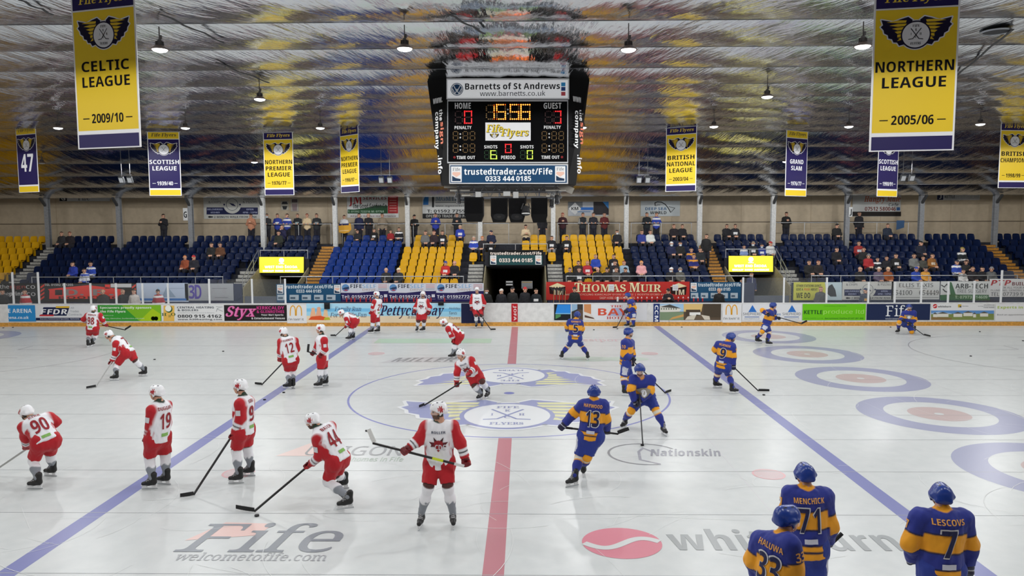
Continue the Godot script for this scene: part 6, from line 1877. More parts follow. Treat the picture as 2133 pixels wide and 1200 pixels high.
const CROWD := [
	[-26.60,1.33,-16.33,"sit",1.00,"22232a","1c1c22","3a2a20","",0,1,"d8d8d8","c99a80","person in dark coat with white trim, front row, end yellow block"],
	[-25.02,3.17,-19.81,"sit",1.00,"2a2a2c","1c1c22","3a2a20","",0,0,"d8d8d8","c99a80","person in charcoal jacket, seated in the seventh row of the left long dark block"],
	[-24.56,3.17,-19.81,"sit",1.00,"201c1e","1c1c22","6a3020","",0,0,"d8d8d8","c99a80","person in black coat and reddish hair, seventh row, left long dark block"],
	[-20.01,3.75,-21.20,"phone",1.00,"1f1f22","1c1c22","3a2a20","",0,0,"d8d8d8","c99a80","person in black jacket raising a camera, standing behind the top row"],
	[-16.24,2.56,-18.65,"sit",1.00,"1d1d20","1c1c22","3a2a20","",0,0,"d8d8d8","c99a80","person in black padded jacket, seated in the fifth row of the left long dark block"],
	[-15.78,2.56,-18.65,"sit",1.00,"5a3a26","1c1c22","3a2a20","",0,0,"d8d8d8","c99a80","person in brown jacket, seated in the fifth row of the left long dark block"],
	[-17.17,1.94,-17.49,"sit",1.00,"8a4428","1c1c22","b06a3a","",0,0,"d8d8d8","c99a80","person in rust orange top, seated in the third row of the left long dark block"],
	[-16.70,1.94,-17.49,"sit",1.00,"20202a","1c1c22","3a2a20","b5262c",0,0,"d8d8d8","c99a80","person in dark coat and red hat, third row, left long dark block"],
	[-22.71,1.64,-16.91,"sit",1.00,"22389a","1c1c22","3a2a20","",0,0,"d8d8d8","c99a80","person in royal blue top, seated in the second row of the left long dark block"],
	[-21.79,1.64,-16.91,"sit",1.00,"2a45a8","1c1c22","3a2a20","",0,2,"d8d8d8","c99a80","person in blue and white jersey, second row, left long dark block"],
	[-21.79,1.33,-16.33,"sit",1.00,"d5d8e2","1c1c22","3a2a20","",0,2,"2f4aa8","c99a80","person in white and blue striped jersey, front row, left long dark block"],
	[-15.01,3.75,-21.20,"phone",1.00,"b98062","1c1c22","3a2a20","",0,0,"d8d8d8","c99a80","person in peach hooded top, standing behind the top row"],
	[-14.10,3.75,-21.20,"rail",1.00,"2a2a2c","1c1c22","3a2a20","",1,0,"d8d8d8","c99a80","person in long dark coat and face mask, standing behind the top row"],
	[-13.50,3.75,-21.20,"rail",1.00,"24368c","1c1c22","3a2a20","",0,1,"d8d8d8","c99a80","person in blue club jersey with round badge, standing behind the top row"],
	[-12.96,3.75,-21.20,"rail",1.00,"2a3c92","1c1c22","3a2a20","",0,2,"d8d8d8","c99a80","person in blue and white striped jersey, standing behind the top row"],
	[-12.36,3.75,-21.20,"rail",1.00,"1c1f24","1c1c22","3a2a20","",0,1,"8fa0a0","c99a80","person in black jersey with pale badge, standing behind the top row"],
	[-11.82,3.75,-21.20,"rail",1.00,"cdb894","1c1c22","7a2c1c","",0,0,"d8d8d8","c99a80","person in cream jacket and long red hair, standing behind the top row"],
	[-11.28,3.75,-21.20,"rail",1.00,"25292c","1c1c22","3a2a20","",0,1,"8a8f90","c99a80","person in black and grey top, standing behind the top row"],
	[-13.01,3.48,-20.39,"sit_chin",1.00,"1d2140","1c1c22","a98a70","",0,0,"d8d8d8","c99a80","person in navy jumper, hand to chin, top row, left long dark block"],
	[-13.01,3.17,-19.81,"sit",1.00,"2a2c26","1c1c22","3a2a20","",0,0,"d8d8d8","c99a80","person in olive coat, seated in the seventh row of the left long dark block"],
	[-9.72,3.75,-21.20,"rail",0.95,"d2d4d8","1c1c22","3a2a20","",0,0,"d8d8d8","c99a80","person in white hooded top by the gold flag, standing behind the top row"],
	[-8.88,3.75,-21.20,"stand",1.00,"1a2040","1c1c22","3a2a20","",0,0,"d8d8d8","c99a80","person in long navy coat, standing behind the top row"],
	[-8.34,3.75,-21.20,"rail",1.00,"17181e","1c1c22","c0907a","",0,0,"d8d8d8","c99a80","person in black jacket and fair skin, standing behind the top row"],
	[-7.56,3.75,-21.20,"stand",1.00,"8a7c6a","1c1c22","3a2a20","",0,0,"d8d8d8","c99a80","person in beige raincoat with black bag, standing behind the top row"],
	[-8.80,3.48,-20.39,"sit",0.80,"202024","1c1c22","3a2a20","",0,0,"d8d8d8","c99a80","person in dark hoodie, seated in the top row of the bright blue block"],
	[-7.87,3.48,-20.39,"sit",0.85,"18181c","1c1c22","3a2a20","",0,1,"d8d8d8","c99a80","person in black and white jersey, seated in the top row of the bright blue block"],
	[-6.95,3.48,-20.39,"sit",0.80,"8f2024","1c1c22","3a2a20","",0,0,"d8d8d8","c99a80","person in red jacket, seated in the top row of the bright blue block"],
	[-6.49,3.48,-20.39,"sit",0.90,"1a1a1e","1c1c22","3a2a20","",0,2,"d8d8d8","c99a80","person in black jersey with white bands, top row, bright blue block"],
	[-5.75,3.75,-21.20,"rail",0.95,"17181c","1c1c22","3a2a20","17181c",0,0,"d8d8d8","c99a80","person in hooded black coat leaning over the rail, standing behind the top row"],
	[-4.55,3.75,-21.20,"phone",1.00,"2a3a9c","1c1c22","3a2a20","",0,1,"d8d8d8","c99a80","person in blue and white satin jacket, standing behind the top row"],
	[-3.34,3.75,-21.20,"phone",1.00,"1c1d22","1c1c22","3a2a20","",0,0,"d8d8d8","c99a80","person in dark suit jacket, standing behind the top row"],
	[-4.95,3.17,-19.81,"sit",1.00,"6a6a68","1c1c22","3a2a20","",0,0,"d8d8d8","c99a80","person in grey hooded top, seated in the seventh row of the left yellow block"],
	[-4.48,3.17,-19.81,"sit",1.00,"2c2022","1c1c22","6a3a34","",0,0,"d8d8d8","c99a80","person in dark red scarf and coat, seventh row, left yellow block"],
	[-4.02,3.17,-19.81,"sit",1.00,"1c1c20","1c1c22","3a2a20","",0,1,"d8d8d8","c99a80","person in black and white jacket, seated in the seventh row of the left yellow block"],
	[-3.10,3.48,-20.39,"sit",1.00,"24389c","1c1c22","b9a58c","",0,1,"d8d8d8","c99a80","person in blue lettered jersey, seated in the top row of the left yellow block"],
	[-2.27,2.87,-19.23,"sit",1.00,"2840a6","1c1c22","a9a498","",0,2,"d8d8d8","c99a80","person in blue jersey with white shoulders, sixth row, block over the tunnel"],
	[-1.81,2.87,-19.23,"sit",1.00,"222024","1c1c22","b5682e","",0,0,"d8d8d8","c99a80","person in dark coat and orange hair, sixth row, block over the tunnel"],
	[-1.35,3.17,-19.81,"sit",1.00,"181e3a","1c1c22","3a2a20","181e3a",0,0,"d8d8d8","c99a80","person in hooded navy coat, seated in the seventh row of the block over the tunnel"],
	[-1.35,2.87,-19.23,"sit",0.80,"1a1a20","1c1c22","3a2a20","",0,1,"d8d8d8","c99a80","person in dark lettered top, seated in the sixth row of the block over the tunnel"],
	[-3.10,1.64,-16.91,"sit",1.00,"1b1b1e","1c1c22","c08a86","",0,0,"d8d8d8","c99a80","person in black coat and pinkish hair, second row, left yellow block"],
	[-3.56,1.64,-16.91,"sit",1.00,"b52a26","1c1c22","3a2a20","2a3f8a",0,1,"d8d8d8","c99a80","person in red jersey and blue cap, second row, left yellow block"],
	[-6.49,1.33,-16.33,"sit",1.00,"24262a","1c1c22","c09a84","",0,0,"d8d8d8","c99a80","person in dark top and bald head, front row, bright blue block"],
	[-5.87,1.33,-16.33,"sit",1.00,"2a2c30","1c1c22","3a2a20","d8cfae",0,0,"d8d8d8","c99a80","person in white knitted hat and dark coat, front row, left yellow block"],
	[-1.38,-0.02,-15.05,"stand",1.00,"18191c","1c1c22","3a2a20","",1,0,"d8d8d8","c99a80","person in black coat and pale blue mask, by the tunnel mouth, standing at ice level"],
	[-0.67,-0.02,-15.05,"stand",1.00,"1b1b1e","1c1c22","3a2a20","c9c6c0",0,0,"d8d8d8","c99a80","person in black coat with white hood in the tunnel, standing at ice level"],
	[-0.13,-0.02,-15.05,"stand",1.05,"17181b","1c1c22","3a2a20","151518",0,0,"d8d8d8","c99a80","person in black cap and tracksuit in the tunnel, standing at ice level"],
	[0.48,-0.02,-15.05,"stand",1.05,"1a1a1e","1c1c22","3a2a20","b8282c",0,0,"d8d8d8","c99a80","person in red cap and black jacket in the tunnel, standing at ice level"],
	[1.02,-0.02,-15.05,"stand",1.00,"14161e","1c1c22","3a2a20","",0,1,"d8d8d8","c99a80","person in black top with white flash in the tunnel, standing at ice level"],
	[0.53,3.48,-20.39,"sit_phone",1.00,"cbb694","1c1c22","3a2a20","",0,0,"d8d8d8","c99a80","person in cream hoodie looking at a phone, top row, block over the tunnel"],
	[1.47,3.75,-21.20,"stand",1.00,"191a1e","1c1c22","3a2a20","",0,0,"d8d8d8","c99a80","person in black coat half hidden by a loudspeaker, standing behind the top row"],
	[2.61,3.75,-21.20,"phone",1.00,"3a1c20","1c1c22","a05a4a","",0,0,"d8d8d8","c99a80","person in maroon coat holding a phone, standing behind the top row"],
	[3.74,3.75,-21.20,"rail",1.00,"20242a","1c1c22","3a2a20","",0,3,"8a8884","c99a80","person in black waistcoat over grey sleeves, standing behind the top row"],
	[4.33,3.75,-21.20,"rail",1.00,"23242e","1c1c22","3a2a20","",0,0,"d8d8d8","c99a80","person in dark blue jacket, standing behind the top row"],
	[4.95,3.75,-21.20,"rail",1.00,"5a1f1e","1c1c22","3a2a20","",0,0,"d8d8d8","c99a80","person in dark red jacket, standing behind the top row"],
	[5.50,3.17,-19.81,"sit",1.00,"1a1a1e","1c1c22","3a2a20","",1,0,"d8d8d8","c99a80","person in black coat and white mask, seventh row, right yellow block"],
	[6.84,3.17,-19.81,"sit",1.00,"2c3a84","1c1c22","3a2a20","",0,0,"d8d8d8","c99a80","person in blue top holding paper, seated in the seventh row of the short navy block"],
	[7.30,3.17,-19.81,"sit",1.00,"d0d3d0","1c1c22","3a2a20","",0,0,"d8d8d8","c99a80","person in white hoodie, seated in the seventh row of the short navy block"],
	[7.33,3.75,-21.20,"rail",1.00,"1c2026","1c1c22","3a2a20","",0,0,"d8d8d8","c99a80","person in black hooded jacket by the fin board, standing behind the top row"],
	[7.87,3.75,-21.20,"rail",1.00,"2a3f9c","1c1c22","3a2a20","",0,2,"d8d8d8","c99a80","person in blue and white club jersey, standing behind the top row"],
	[8.69,3.48,-20.39,"sit",1.00,"1d1c20","1c1c22","5a3424","",0,0,"d8d8d8","c99a80","person in dark coat and auburn hair, top row, short navy block"],
	[9.15,3.48,-20.39,"sit",1.00,"1a1b1e","1c1c22","3a2a20","",0,0,"d8d8d8","c99a80","person in black parka, seated in the top row of the short navy block"],
	[10.01,2.56,-18.45,"stand",1.00,"16161a","1c1c22","3a2a20","",0,0,"d8d8d8","c99a80","person in black coat climbing the yellow fronted stairs"],
	[11.59,3.48,-20.39,"sit",1.00,"1c1c20","1c1c22","3a2a20","",0,0,"d8d8d8","c99a80","person in black jacket and white gloves, top row, right long dark block"],
	[12.05,3.48,-20.39,"sit",1.00,"22242a","1c1c22","3a2a20","",0,1,"d8d8d8","c99a80","person in black and pale grey top, top row, right long dark block"],
	[1.92,2.87,-19.23,"sit",1.00,"1b1b1f","77777a","3a2a20","",0,1,"d8d8d8","c99a80","person in black top and grey trousers, sixth row, block over the tunnel"],
	[2.73,2.87,-19.23,"sit",1.00,"17171a","1c1c22","3a2a20","",0,1,"d8d8d8","c99a80","person in black lettered hoodie, seated in the sixth row of the right yellow block"],
	[8.23,2.56,-18.65,"sit",1.00,"182040","1c1c22","3a2a20","d5d5d5",1,0,"d8d8d8","c99a80","person in navy coat, white cap and mask, fifth row, short navy block"],
	[8.69,2.56,-18.65,"sit",1.00,"17171b","1c1c22","3a2a20","",1,0,"d8d8d8","c99a80","person in black coat and white mask, fifth row, short navy block"],
	[9.15,2.25,-18.07,"sit",1.00,"1e2462","1c1c22","3a2a20","",0,2,"c98a2c","c99a80","person in navy and gold jersey, seated in the fourth row of the short navy block"],
	[9.15,1.94,-17.49,"sit",1.00,"1f2668","1c1c22","3a2a20","",0,2,"c98a2c","c99a80","person in navy jersey with gold hem, third row, short navy block"],
	[9.61,2.25,-18.07,"sit",1.00,"202228","1c1c22","3a2a20","",0,0,"d8d8d8","c99a80","person in dark coat with white flag, fourth row, short navy block"],
	[4.12,1.94,-17.49,"sit",1.00,"2340a0","1c1c22","8a6a50","",0,0,"d8d8d8","c99a80","person in bright blue jacket, seated in the third row of the right yellow block"],
	[5.04,1.94,-17.49,"sit",1.00,"18181c","1c1c22","3a2a20","",0,1,"d8d8d8","c99a80","person in black lettered jacket, seated in the third row of the right yellow block"],
	[3.19,1.64,-16.91,"sit",1.00,"2a201c","1c1c22","3a1f16","",0,0,"d8d8d8","c99a80","person in brown coat and long dark hair, second row, right yellow block"],
	[3.65,1.64,-16.91,"sit",1.00,"a52430","1c1c22","b07a5a","",0,1,"d8d8d8","c99a80","person in red sweater, seated in the second row of the right yellow block"],
	[5.04,1.64,-16.91,"sit",1.00,"1a1a1e","1c1c22","3a2a20","",0,1,"d8d8d8","c99a80","person in black top with white shoulders, second row, right yellow block"],
	[5.50,1.64,-16.91,"sit",1.00,"8fa8b8","1c1c22","8a4a2c","",0,0,"d8d8d8","c99a80","person in pale blue jacket, seated in the second row of the right yellow block"],
	[6.38,1.64,-16.91,"sit",1.00,"d59a9c","1c1c22","c98a4c","",0,0,"d8d8d8","c99a80","person in pink top and long fair hair, second row, short navy block"],
	[2.73,1.33,-16.33,"sit",1.00,"1c1a1c","1c1c22","3a2a20","",0,0,"d8d8d8","c99a80","person in dark coat and dark hair, front row, right yellow block"],
	[3.19,1.33,-16.33,"sit",1.00,"19191d","1c1c22","3a2a20","",0,1,"d8d8d8","c99a80","person in black jacket with white stripe, front row, right yellow block"],
	[4.12,1.33,-16.33,"sit",1.00,"1a1a1d","1c1c22","c0907a","",0,0,"d8d8d8","c99a80","person in black coat and bald head, front row, right yellow block"],
	[4.58,1.33,-16.33,"sit",1.00,"17171a","1c1c22","3a2a20","17171a",0,0,"d8d8d8","c99a80","person in black hood, seated in the front row of the right yellow block"],
	[5.04,1.33,-16.33,"sit",1.00,"44423f","1c1c22","4a3426","",0,0,"d8d8d8","c99a80","person in grey coat and dark mask, front row, right yellow block"],
	[5.50,1.33,-16.33,"sit",1.00,"1b1b1f","1c1c22","3a2a20","151517",0,0,"d8d8d8","c99a80","person in black cap and dark jacket, front row, right yellow block"],
	[7.77,1.33,-16.33,"sit",1.00,"1a1a1e","1c1c22","3a2a20","d8d8d8",1,0,"d8d8d8","c99a80","person in black coat, white hat and mask, front row, short navy block"],
	[8.23,1.33,-16.33,"sit",1.00,"55534e","1c1c22","3a2a20","77736a",1,0,"d8d8d8","c99a80","person in grey hood and mask, seated in the front row of the short navy block"],
	[12.05,2.56,-18.65,"sit",0.85,"7f94c0","1c1c22","3a2a20","",0,2,"d8d8d8","c99a80","person in pale blue jersey, seated in the fifth row of the right long dark block"],
	[12.52,2.56,-18.65,"sit",1.00,"1c1e24","1c1c22","3a2a20","8a7a66",1,1,"d8d8d8","c99a80","person in black jersey and white mask, fifth row, right long dark block"],
	[12.98,2.56,-18.65,"sit",0.90,"2a3c8c","1c1c22","3a2a20","",1,1,"d8d8d8","c99a80","person in blue jersey and white mask, fifth row, right long dark block"],
	[13.44,2.56,-18.65,"sit",1.00,"c6c9c6","1c1c22","3a2a20","a5262a",0,1,"d8d8d8","c99a80","person in white jersey and red cap, fifth row, right long dark block"],
	[11.37,0.32,-16.60,"stand",1.00,"cfcfd2","1c1c22","3a2a20","",0,2,"1c1c20","c99a80","person in white jersey with black bands standing by the rail"],
	[12.04,0.62,-17.20,"stand",1.00,"1d2a50","1c1c22","3a2a20","",0,0,"d8d8d8","c99a80","person in dark blue coat before the bright lit sign"],
	[2.88,-0.02,-15.05,"stand",1.05,"15161b","1c1c22","3a2a20","18181c",0,0,"d8d8d8","c99a80","person in black coach jacket and cap before the red banner, standing at ice level"],
	[7.40,-0.02,-15.05,"phone",1.00,"1a1516","1c1c22","3a2a20","1a1516",0,0,"d8d8d8","c99a80","person in black hood bowed before the red banner, standing at ice level"],
	[9.85,-0.02,-15.05,"stand",1.00,"17161a","1c1c22","b98a74","",0,0,"d8d8d8","c99a80","person in black top and bald head by the teal banner, standing at ice level"],
	[14.72,-0.02,-15.05,"stand",1.05,"4a4c4c","1c1c22","7a5a40","",0,0,"d8d8d8","c99a80","person in grey hooded top before the lime banner, standing at ice level"],
	[16.86,-0.02,-15.05,"stand",1.00,"3a4250","1c1c22","3a2a20","23304f",0,1,"c99a4a","c99a80","person in dark jacket, blue hat and gold scarf, standing at ice level"],
	[-25.13,-0.02,-15.05,"stand",1.00,"1a1a1c","1c1c22","3a2a20","",0,0,"d8d8d8","c99a80","person in black coat at the picture edge, standing at ice level"],
	[-24.03,-0.02,-15.05,"stand",1.00,"b0242a","1c1c22","3a2a20","",0,2,"d8d8d8","c99a80","person in red and white jersey behind the glass, standing at ice level"],
	[-20.17,-0.02,-15.05,"stand",1.00,"2a2422","1c1c22","a9825c","",0,0,"d8d8d8","c99a80","person in dark coat and long fair hair behind the glass, standing at ice level"],
	[-19.18,-0.02,-15.05,"stand",1.00,"1c1a1b","1c1c22","8a7464","",0,0,"d8d8d8","c99a80","person in black coat and grey hair behind the glass, standing at ice level"],
	[-18.64,-0.02,-15.05,"stand",1.00,"c0bab4","1c1c22","3a261c","",0,0,"d8d8d8","c99a80","person in white sleeved top and brown hair behind the glass, standing at ice level"],
	[-17.45,-0.02,-15.05,"stand",1.00,"a03238","1c1c22","3a2a20","1a1a1c",0,2,"d0d0d0","c99a80","person in red and black top with dark cap behind the glass, standing at ice level"],
	[15.11,3.75,-21.20,"phone",1.00,"1a1a1c","1c1c22","3a2a20","",0,0,"d8d8d8","c99a80","person in black coat eating behind the dark seats, standing behind the top row"],
	[17.60,3.48,-20.39,"sit",1.00,"19191b","1c1c22","3a2a20","17171a",0,0,"d8d8d8","c99a80","person in black coat and cap beside the lettered column, top row, right long dark block"],
	[19.16,3.75,-21.20,"stand",1.00,"1d1e22","1c1c22","3a2a20","",0,0,"d8d8d8","c99a80","person in dark tracksuit leaning by the lettered column, standing behind the top row"],
	[20.37,3.48,-20.39,"sit",1.00,"1f2a3a","1c1c22","3a2a20","",0,0,"d8d8d8","c99a80","person in dark blue and black top, top row, right long dark block"],
	[18.06,2.56,-18.65,"sit",1.00,"8a2426","1c1c22","3a2a20","",0,1,"b9c0c6","c99a80","person in open red coat over pale shirt, fifth row, right long dark block"],
	[18.06,2.25,-18.07,"sit",1.00,"201e20","1c1c22","5a2c1e","",0,0,"d8d8d8","c99a80","person in dark jacket and reddish hair, fourth row, right long dark block"],
	[18.06,1.94,-17.49,"sit",1.00,"9a242a","1c1c22","3a2a20","6a686a",0,0,"d8d8d8","c99a80","person in red jacket and grey hat, third row, right long dark block"],
	[18.52,1.94,-17.49,"sit",0.85,"26262c","1c1c22","3a2a20","",0,2,"d8d8d8","c99a80","person in dark jersey with pale bands, third row, right long dark block"],
	[18.98,1.94,-17.49,"sit",0.90,"1c1b1d","1c1c22","5a3a26","",0,0,"d8d8d8","c99a80","person in black top and brown hair, third row, right long dark block"],
	[19.45,1.94,-17.49,"sit",1.00,"18181a","1c1c22","3a2a20","",0,1,"d8d8d8","c99a80","person in black coat with white scarf, third row, right long dark block"],
	[20.37,1.94,-17.49,"sit",1.00,"6f7270","1c1c22","3a2a20","",0,0,"d8d8d8","c99a80","person in grey hoodie, seated in the third row of the right long dark block"],
	[20.83,1.94,-17.49,"sit",0.90,"45453f","1c1c22","4a3020","",0,0,"d8d8d8","c99a80","person in dark grey jumper, seated in the third row of the right long dark block"],
	[21.29,1.94,-17.49,"sit",1.00,"8a5a2a","1c1c22","3a2a20","",0,1,"c9bca8","c99a80","person in tan overcoat and scarf, third row, right long dark block"],
	[21.29,2.56,-18.65,"sit",1.00,"1a1e30","1c1c22","3a2a20","15161c",0,0,"d8d8d8","c99a80","person in navy coat and cap, fifth row, right long dark block"],
	[16.67,2.25,-18.07,"sit",1.00,"151517","1c1c22","3a2a20","",0,0,"d8d8d8","c99a80","person in black coat with white cuffs, fourth row, right long dark block"],
	[14.83,1.64,-16.91,"sit",1.00,"17171a","1c1c22","3a2a20","",0,0,"d8d8d8","c99a80","person in black jacket and short hair, second row, right long dark block"],
	[15.29,1.64,-16.91,"sit",1.00,"1d191a","1c1c22","5a2a1c","",0,0,"d8d8d8","c99a80","person in black coat and long red hair, second row, right long dark block"],
	[17.14,1.33,-16.33,"sit",1.00,"1b1b1d","1c1c22","b08a74","",0,0,"d8d8d8","c99a80","person in black coat and fair head, front row, right long dark block"],
	[18.06,1.33,-16.33,"sit",1.00,"5a5062","1c1c22","d5d0c6","",0,0,"d8d8d8","c99a80","person in mauve coat and white hair, front row, right long dark block"],
	[18.52,1.33,-16.33,"sit",1.00,"8a4a24","1c1c22","c9b090","",0,0,"d8d8d8","c99a80","person in orange scarf and coat, front row, right long dark block"],
	[19.91,1.33,-16.33,"sit",1.00,"23409a","1c1c22","3a2a20","23409a",0,0,"d8d8d8","c99a80","person in bright blue hood, seated in the front row of the right long dark block"],
	[20.37,1.33,-16.33,"sit",1.00,"c98f3a","1c1c22","3a2a20","1c1c20",0,0,"d8d8d8","c99a80","person in gold scarf and dark hat, front row, right long dark block"],
	[22.22,1.64,-16.91,"sit",1.00,"2a449c","1c1c22","3a2a20","23283a",0,2,"d8d8d8","c99a80","person in blue and white chequered jersey, second row, right long dark block"],
	[22.68,1.64,-16.91,"sit_phone",1.00,"1e1e20","1c1c22","3a2a20","",0,0,"d8d8d8","c99a80","person in dark coat holding binoculars, second row, right long dark block"],
	[23.14,2.25,-18.07,"sit",1.00,"1a1d22","1c1c22","3a2a20","8a7a3a",0,2,"d8d8d8","c99a80","person in black and white jersey with gold hat, fourth row, right long dark block"],
	[22.22,1.33,-16.33,"sit",0.90,"c9c9c6","1c1c22","3a2a20","",0,2,"2a2a2c","c99a80","person in white and black striped top, front row, right long dark block"],
	[22.68,1.33,-16.33,"sit",1.00,"222022","1c1c22","7a5a40","",0,0,"d8d8d8","c99a80","person in dark coat and brown hair, front row, right long dark block"],
	[23.14,1.33,-16.33,"sit",1.00,"1b1b1d","1c1c22","1c1410","",0,0,"d8d8d8","c99a80","person in black coat with a pinkish face, front row, right long dark block"],
	[23.60,1.33,-16.33,"sit",1.00,"5a5c5c","1c1c22","3a2a20","77787a",0,0,"d8d8d8","c99a80","person in grey coat and hood, front row, right long dark block"],
]

# ---------------------------------------------------------------- people
var head_arr: Dictionary
var head_class := PackedInt32Array()
var helmet_arr: Dictionary
var glove_arr: Dictionary
var boot_arr: Dictionary
var holder_mesh: ArrayMesh
var blade_mesh: ArrayMesh
var visor_mesh: ArrayMesh

func make_templates() -> void:
	# head: origin between the ears, +Z is the face
	var b := [
		cap(Vector3(0, 0.035, -0.028), Vector3(0, 0.03, 0.012), 0.084, 0.080), cap(Vector3(0, -0.01, 0.03), Vector3(0, -0.045, 0.035), 0.064, 0.055),
		cap(Vector3(-0.03, -0.07, 0.045), Vector3(0.03, -0.07, 0.045), 0.032, 0.032), cap(Vector3(0, -0.09, 0.068), Vector3(0, -0.075, 0.06), 0.022, 0.028),
		cap(Vector3(0, 0.022, 0.088), Vector3(0, -0.020, 0.108), 0.009, 0.014), cap(Vector3(-0.011, -0.022, 0.098), Vector3(0.011, -0.022, 0.098), 0.010, 0.010),
		cap(Vector3(-0.045, 0.034, 0.070), Vector3(0.045, 0.034, 0.070), 0.016, 0.016),
		cap(Vector3(-0.020, -0.052, 0.090), Vector3(0.020, -0.052, 0.090), 0.009, 0.009),
		cap(Vector3(-0.086, 0.012, -0.012), Vector3(-0.084, -0.022, -0.006), 0.014, 0.009), cap(Vector3(0.086, 0.012, -0.012), Vector3(0.084, -0.022, -0.006), 0.014, 0.009),
		cap(Vector3(0, -0.06, -0.025), Vector3(0, -0.17, -0.04), 0.056, 0.062)]
	head_arr = nets(b, 0.0085, 110.0)
	for i in head_arr.v.size():
		var p: Vector3 = head_arr.v[i]
		var k := 0
		var scalp := p.y > 0.062 + 0.25 * maxf(0.0, p.z - 0.04) or (p.z < -0.008 - 0.15 * p.y and p.y > -0.075) and absf(p.x) < 0.092
		if scalp: k = 1
		elif p.z > 0.06 and absf(p.y - 0.012) < 0.011 and absf(absf(p.x) - 0.033) < 0.014: k = 2
		elif p.z > 0.06 and absf(p.y - 0.038) < 0.007 and absf(absf(p.x) - 0.035) < 0.024: k = 4
		elif p.z > 0.08 and absf(p.y + 0.053) < 0.009 and absf(p.x) < 0.024: k = 3
		elif p.y < -0.035 and p.z > 0.0 and p.y > -0.115: k = 5
		head_class.append(k)
	# helmet: a shell over the skull with a raised crown and ear pieces
	var low := [[Vector3(0, 0.02, 0.06), Vector3(0, -0.94, 0.34).normalized()]]
	var h := [cap(Vector3(0, 0.040, -0.040), Vector3(0, 0.044, 0.022), 0.113, 0.106, 0, low), cap(Vector3(0, 0.09, -0.07), Vector3(0, 0.10, 0.045), 0.062, 0.056, 0, low),
		cap(Vector3(-0.105, 0.03, -0.055), Vector3(-0.100, 0.03, 0.04), 0.022, 0.020, 0, low), cap(Vector3(0.105, 0.03, -0.055), Vector3(0.100, 0.03, 0.04), 0.022, 0.020, 0, low),
		cap(Vector3(-0.104, 0.02, -0.01), Vector3(-0.096, -0.035, 0.0), 0.018, 0.014), cap(Vector3(0.104, 0.02, -0.01), Vector3(0.096, -0.035, 0.0), 0.018, 0.014),
		cap(Vector3(-0.06, -0.01, -0.115), Vector3(0.06, -0.01, -0.115), 0.026, 0.026)]
	helmet_arr = nets(h, 0.010, 90.0)
	# glove closed round a shaft that lies along X; wrist at the origin, hand along +Y
	var g := [cap(Vector3(0, -0.085, 0), Vector3(0, -0.015, 0), 0.062, 0.050, 1), cap(Vector3(-0.028, 0.0, 0.0), Vector3(-0.030, 0.065, -0.004), 0.034, 0.030), cap(Vector3(0.028, 0.0, 0.0), Vector3(0.030, 0.065, -0.004), 0.034, 0.030)]
	var lens := [0.92, 1.0, 0.98, 0.85]
	for f in 4:
		var x := -0.042 + 0.028 * f
		var l: float = lens[f]
		g.append(cap(Vector3(x, 0.062, -0.004), Vector3(x, 0.062 + 0.048 * l, 0.014), 0.0165, 0.016))
		g.append(cap(Vector3(x, 0.062 + 0.048 * l, 0.014), Vector3(x, 0.062 + 0.034 * l, 0.056), 0.016, 0.0145))
		g.append(cap(Vector3(x, 0.062 + 0.034 * l, 0.056), Vector3(x, 0.055, 0.062), 0.0145, 0.013))
	g.append(cap(Vector3(-0.050, 0.005, 0.012), Vector3(-0.056, 0.040, 0.044), 0.020, 0.018))
	g.append(cap(Vector3(-0.056, 0.040, 0.044), Vector3(-0.022, 0.058, 0.070), 0.018, 0.015))
	glove_arr = nets(g, 0.0075, 130.0)
	# skate boot: origin on the ice under the ankle, toe along +Z
	var s := [cap(Vector3(0, 0.27, -0.035), Vector3(0, 0.15, -0.025), 0.054, 0.050, 1), cap(Vector3(0, 0.125, -0.035), Vector3(0, 0.118, 0.06), 0.046, 0.044), cap(Vector3(0, 0.112, 0.06), Vector3(0, 0.105, 0.155), 0.043, 0.038), cap(Vector3(0, 0.25, 0.03), Vector3(0, 0.15, 0.08), 0.020, 0.026, 2)]
	boot_arr = nets(s, 0.013, 70.0)
	holder_mesh = Shape.new().box(Vector3(0, 0.070, 0.06), Vector3(0.050, 0.012, 0.27)).box(Vector3(0, 0.046, -0.035), Vector3(0.028, 0.042, 0.075)).box(Vector3(0, 0.046, 0.135), Vector3(0.028, 0.042, 0.08)).box(Vector3(0, 0.026, 0.05), Vector3(0.014, 0.014, 0.28)).mesh()
	blade_mesh = Shape.new().box(Vector3(0, 0.010, 0.05), Vector3(0.004, 0.020, 0.285)).mesh()
	var vz := Shape.new()
	for i in 10:
		var a := lerpf(-1.15, 1.15, i / 10.0)
		var c := lerpf(-1.15, 1.15, (i + 1) / 10.0)
		for q in [[0.052, 0.010, 0.0], [0.010, -0.034, 1.0]]:
			var r0 := 0.128
			var pa := Vector3(sin(a) * 0.108, q[0], -0.005 + cos(a) * r0)
			var pc := Vector3(sin(c) * 0.108, q[0], -0.005 + cos(c) * r0)
			vz.quad(Vector3(pa.x, q[1], pa.z), Vector3(pc.x, q[1], pc.z), pc, pa)
	visor_mesh = vz.mesh()

func head_colours(skin: String, hair: String, beard: String, hat: String, mask: bool) -> PackedColorArray:
	var cs := PackedColorArray()
	var table := [lin(skin), lin(hair), lin("2a1f1a"), lin("a5645a"), lin(hair).darkened(0.2), lin(beard if beard else skin)]
	for i in head_class.size():
		var k := head_class[i]
		var p: Vector3 = head_arr.v[i]
		var c: Color = table[k]
		if hat and (k == 1 or p.y > 0.05): c = lin(hat)
		if mask and p.y < -0.008 and p.y > -0.10 and p.z > 0.035: c = lin("cfdbe0")
		cs.append(c)
	return cs

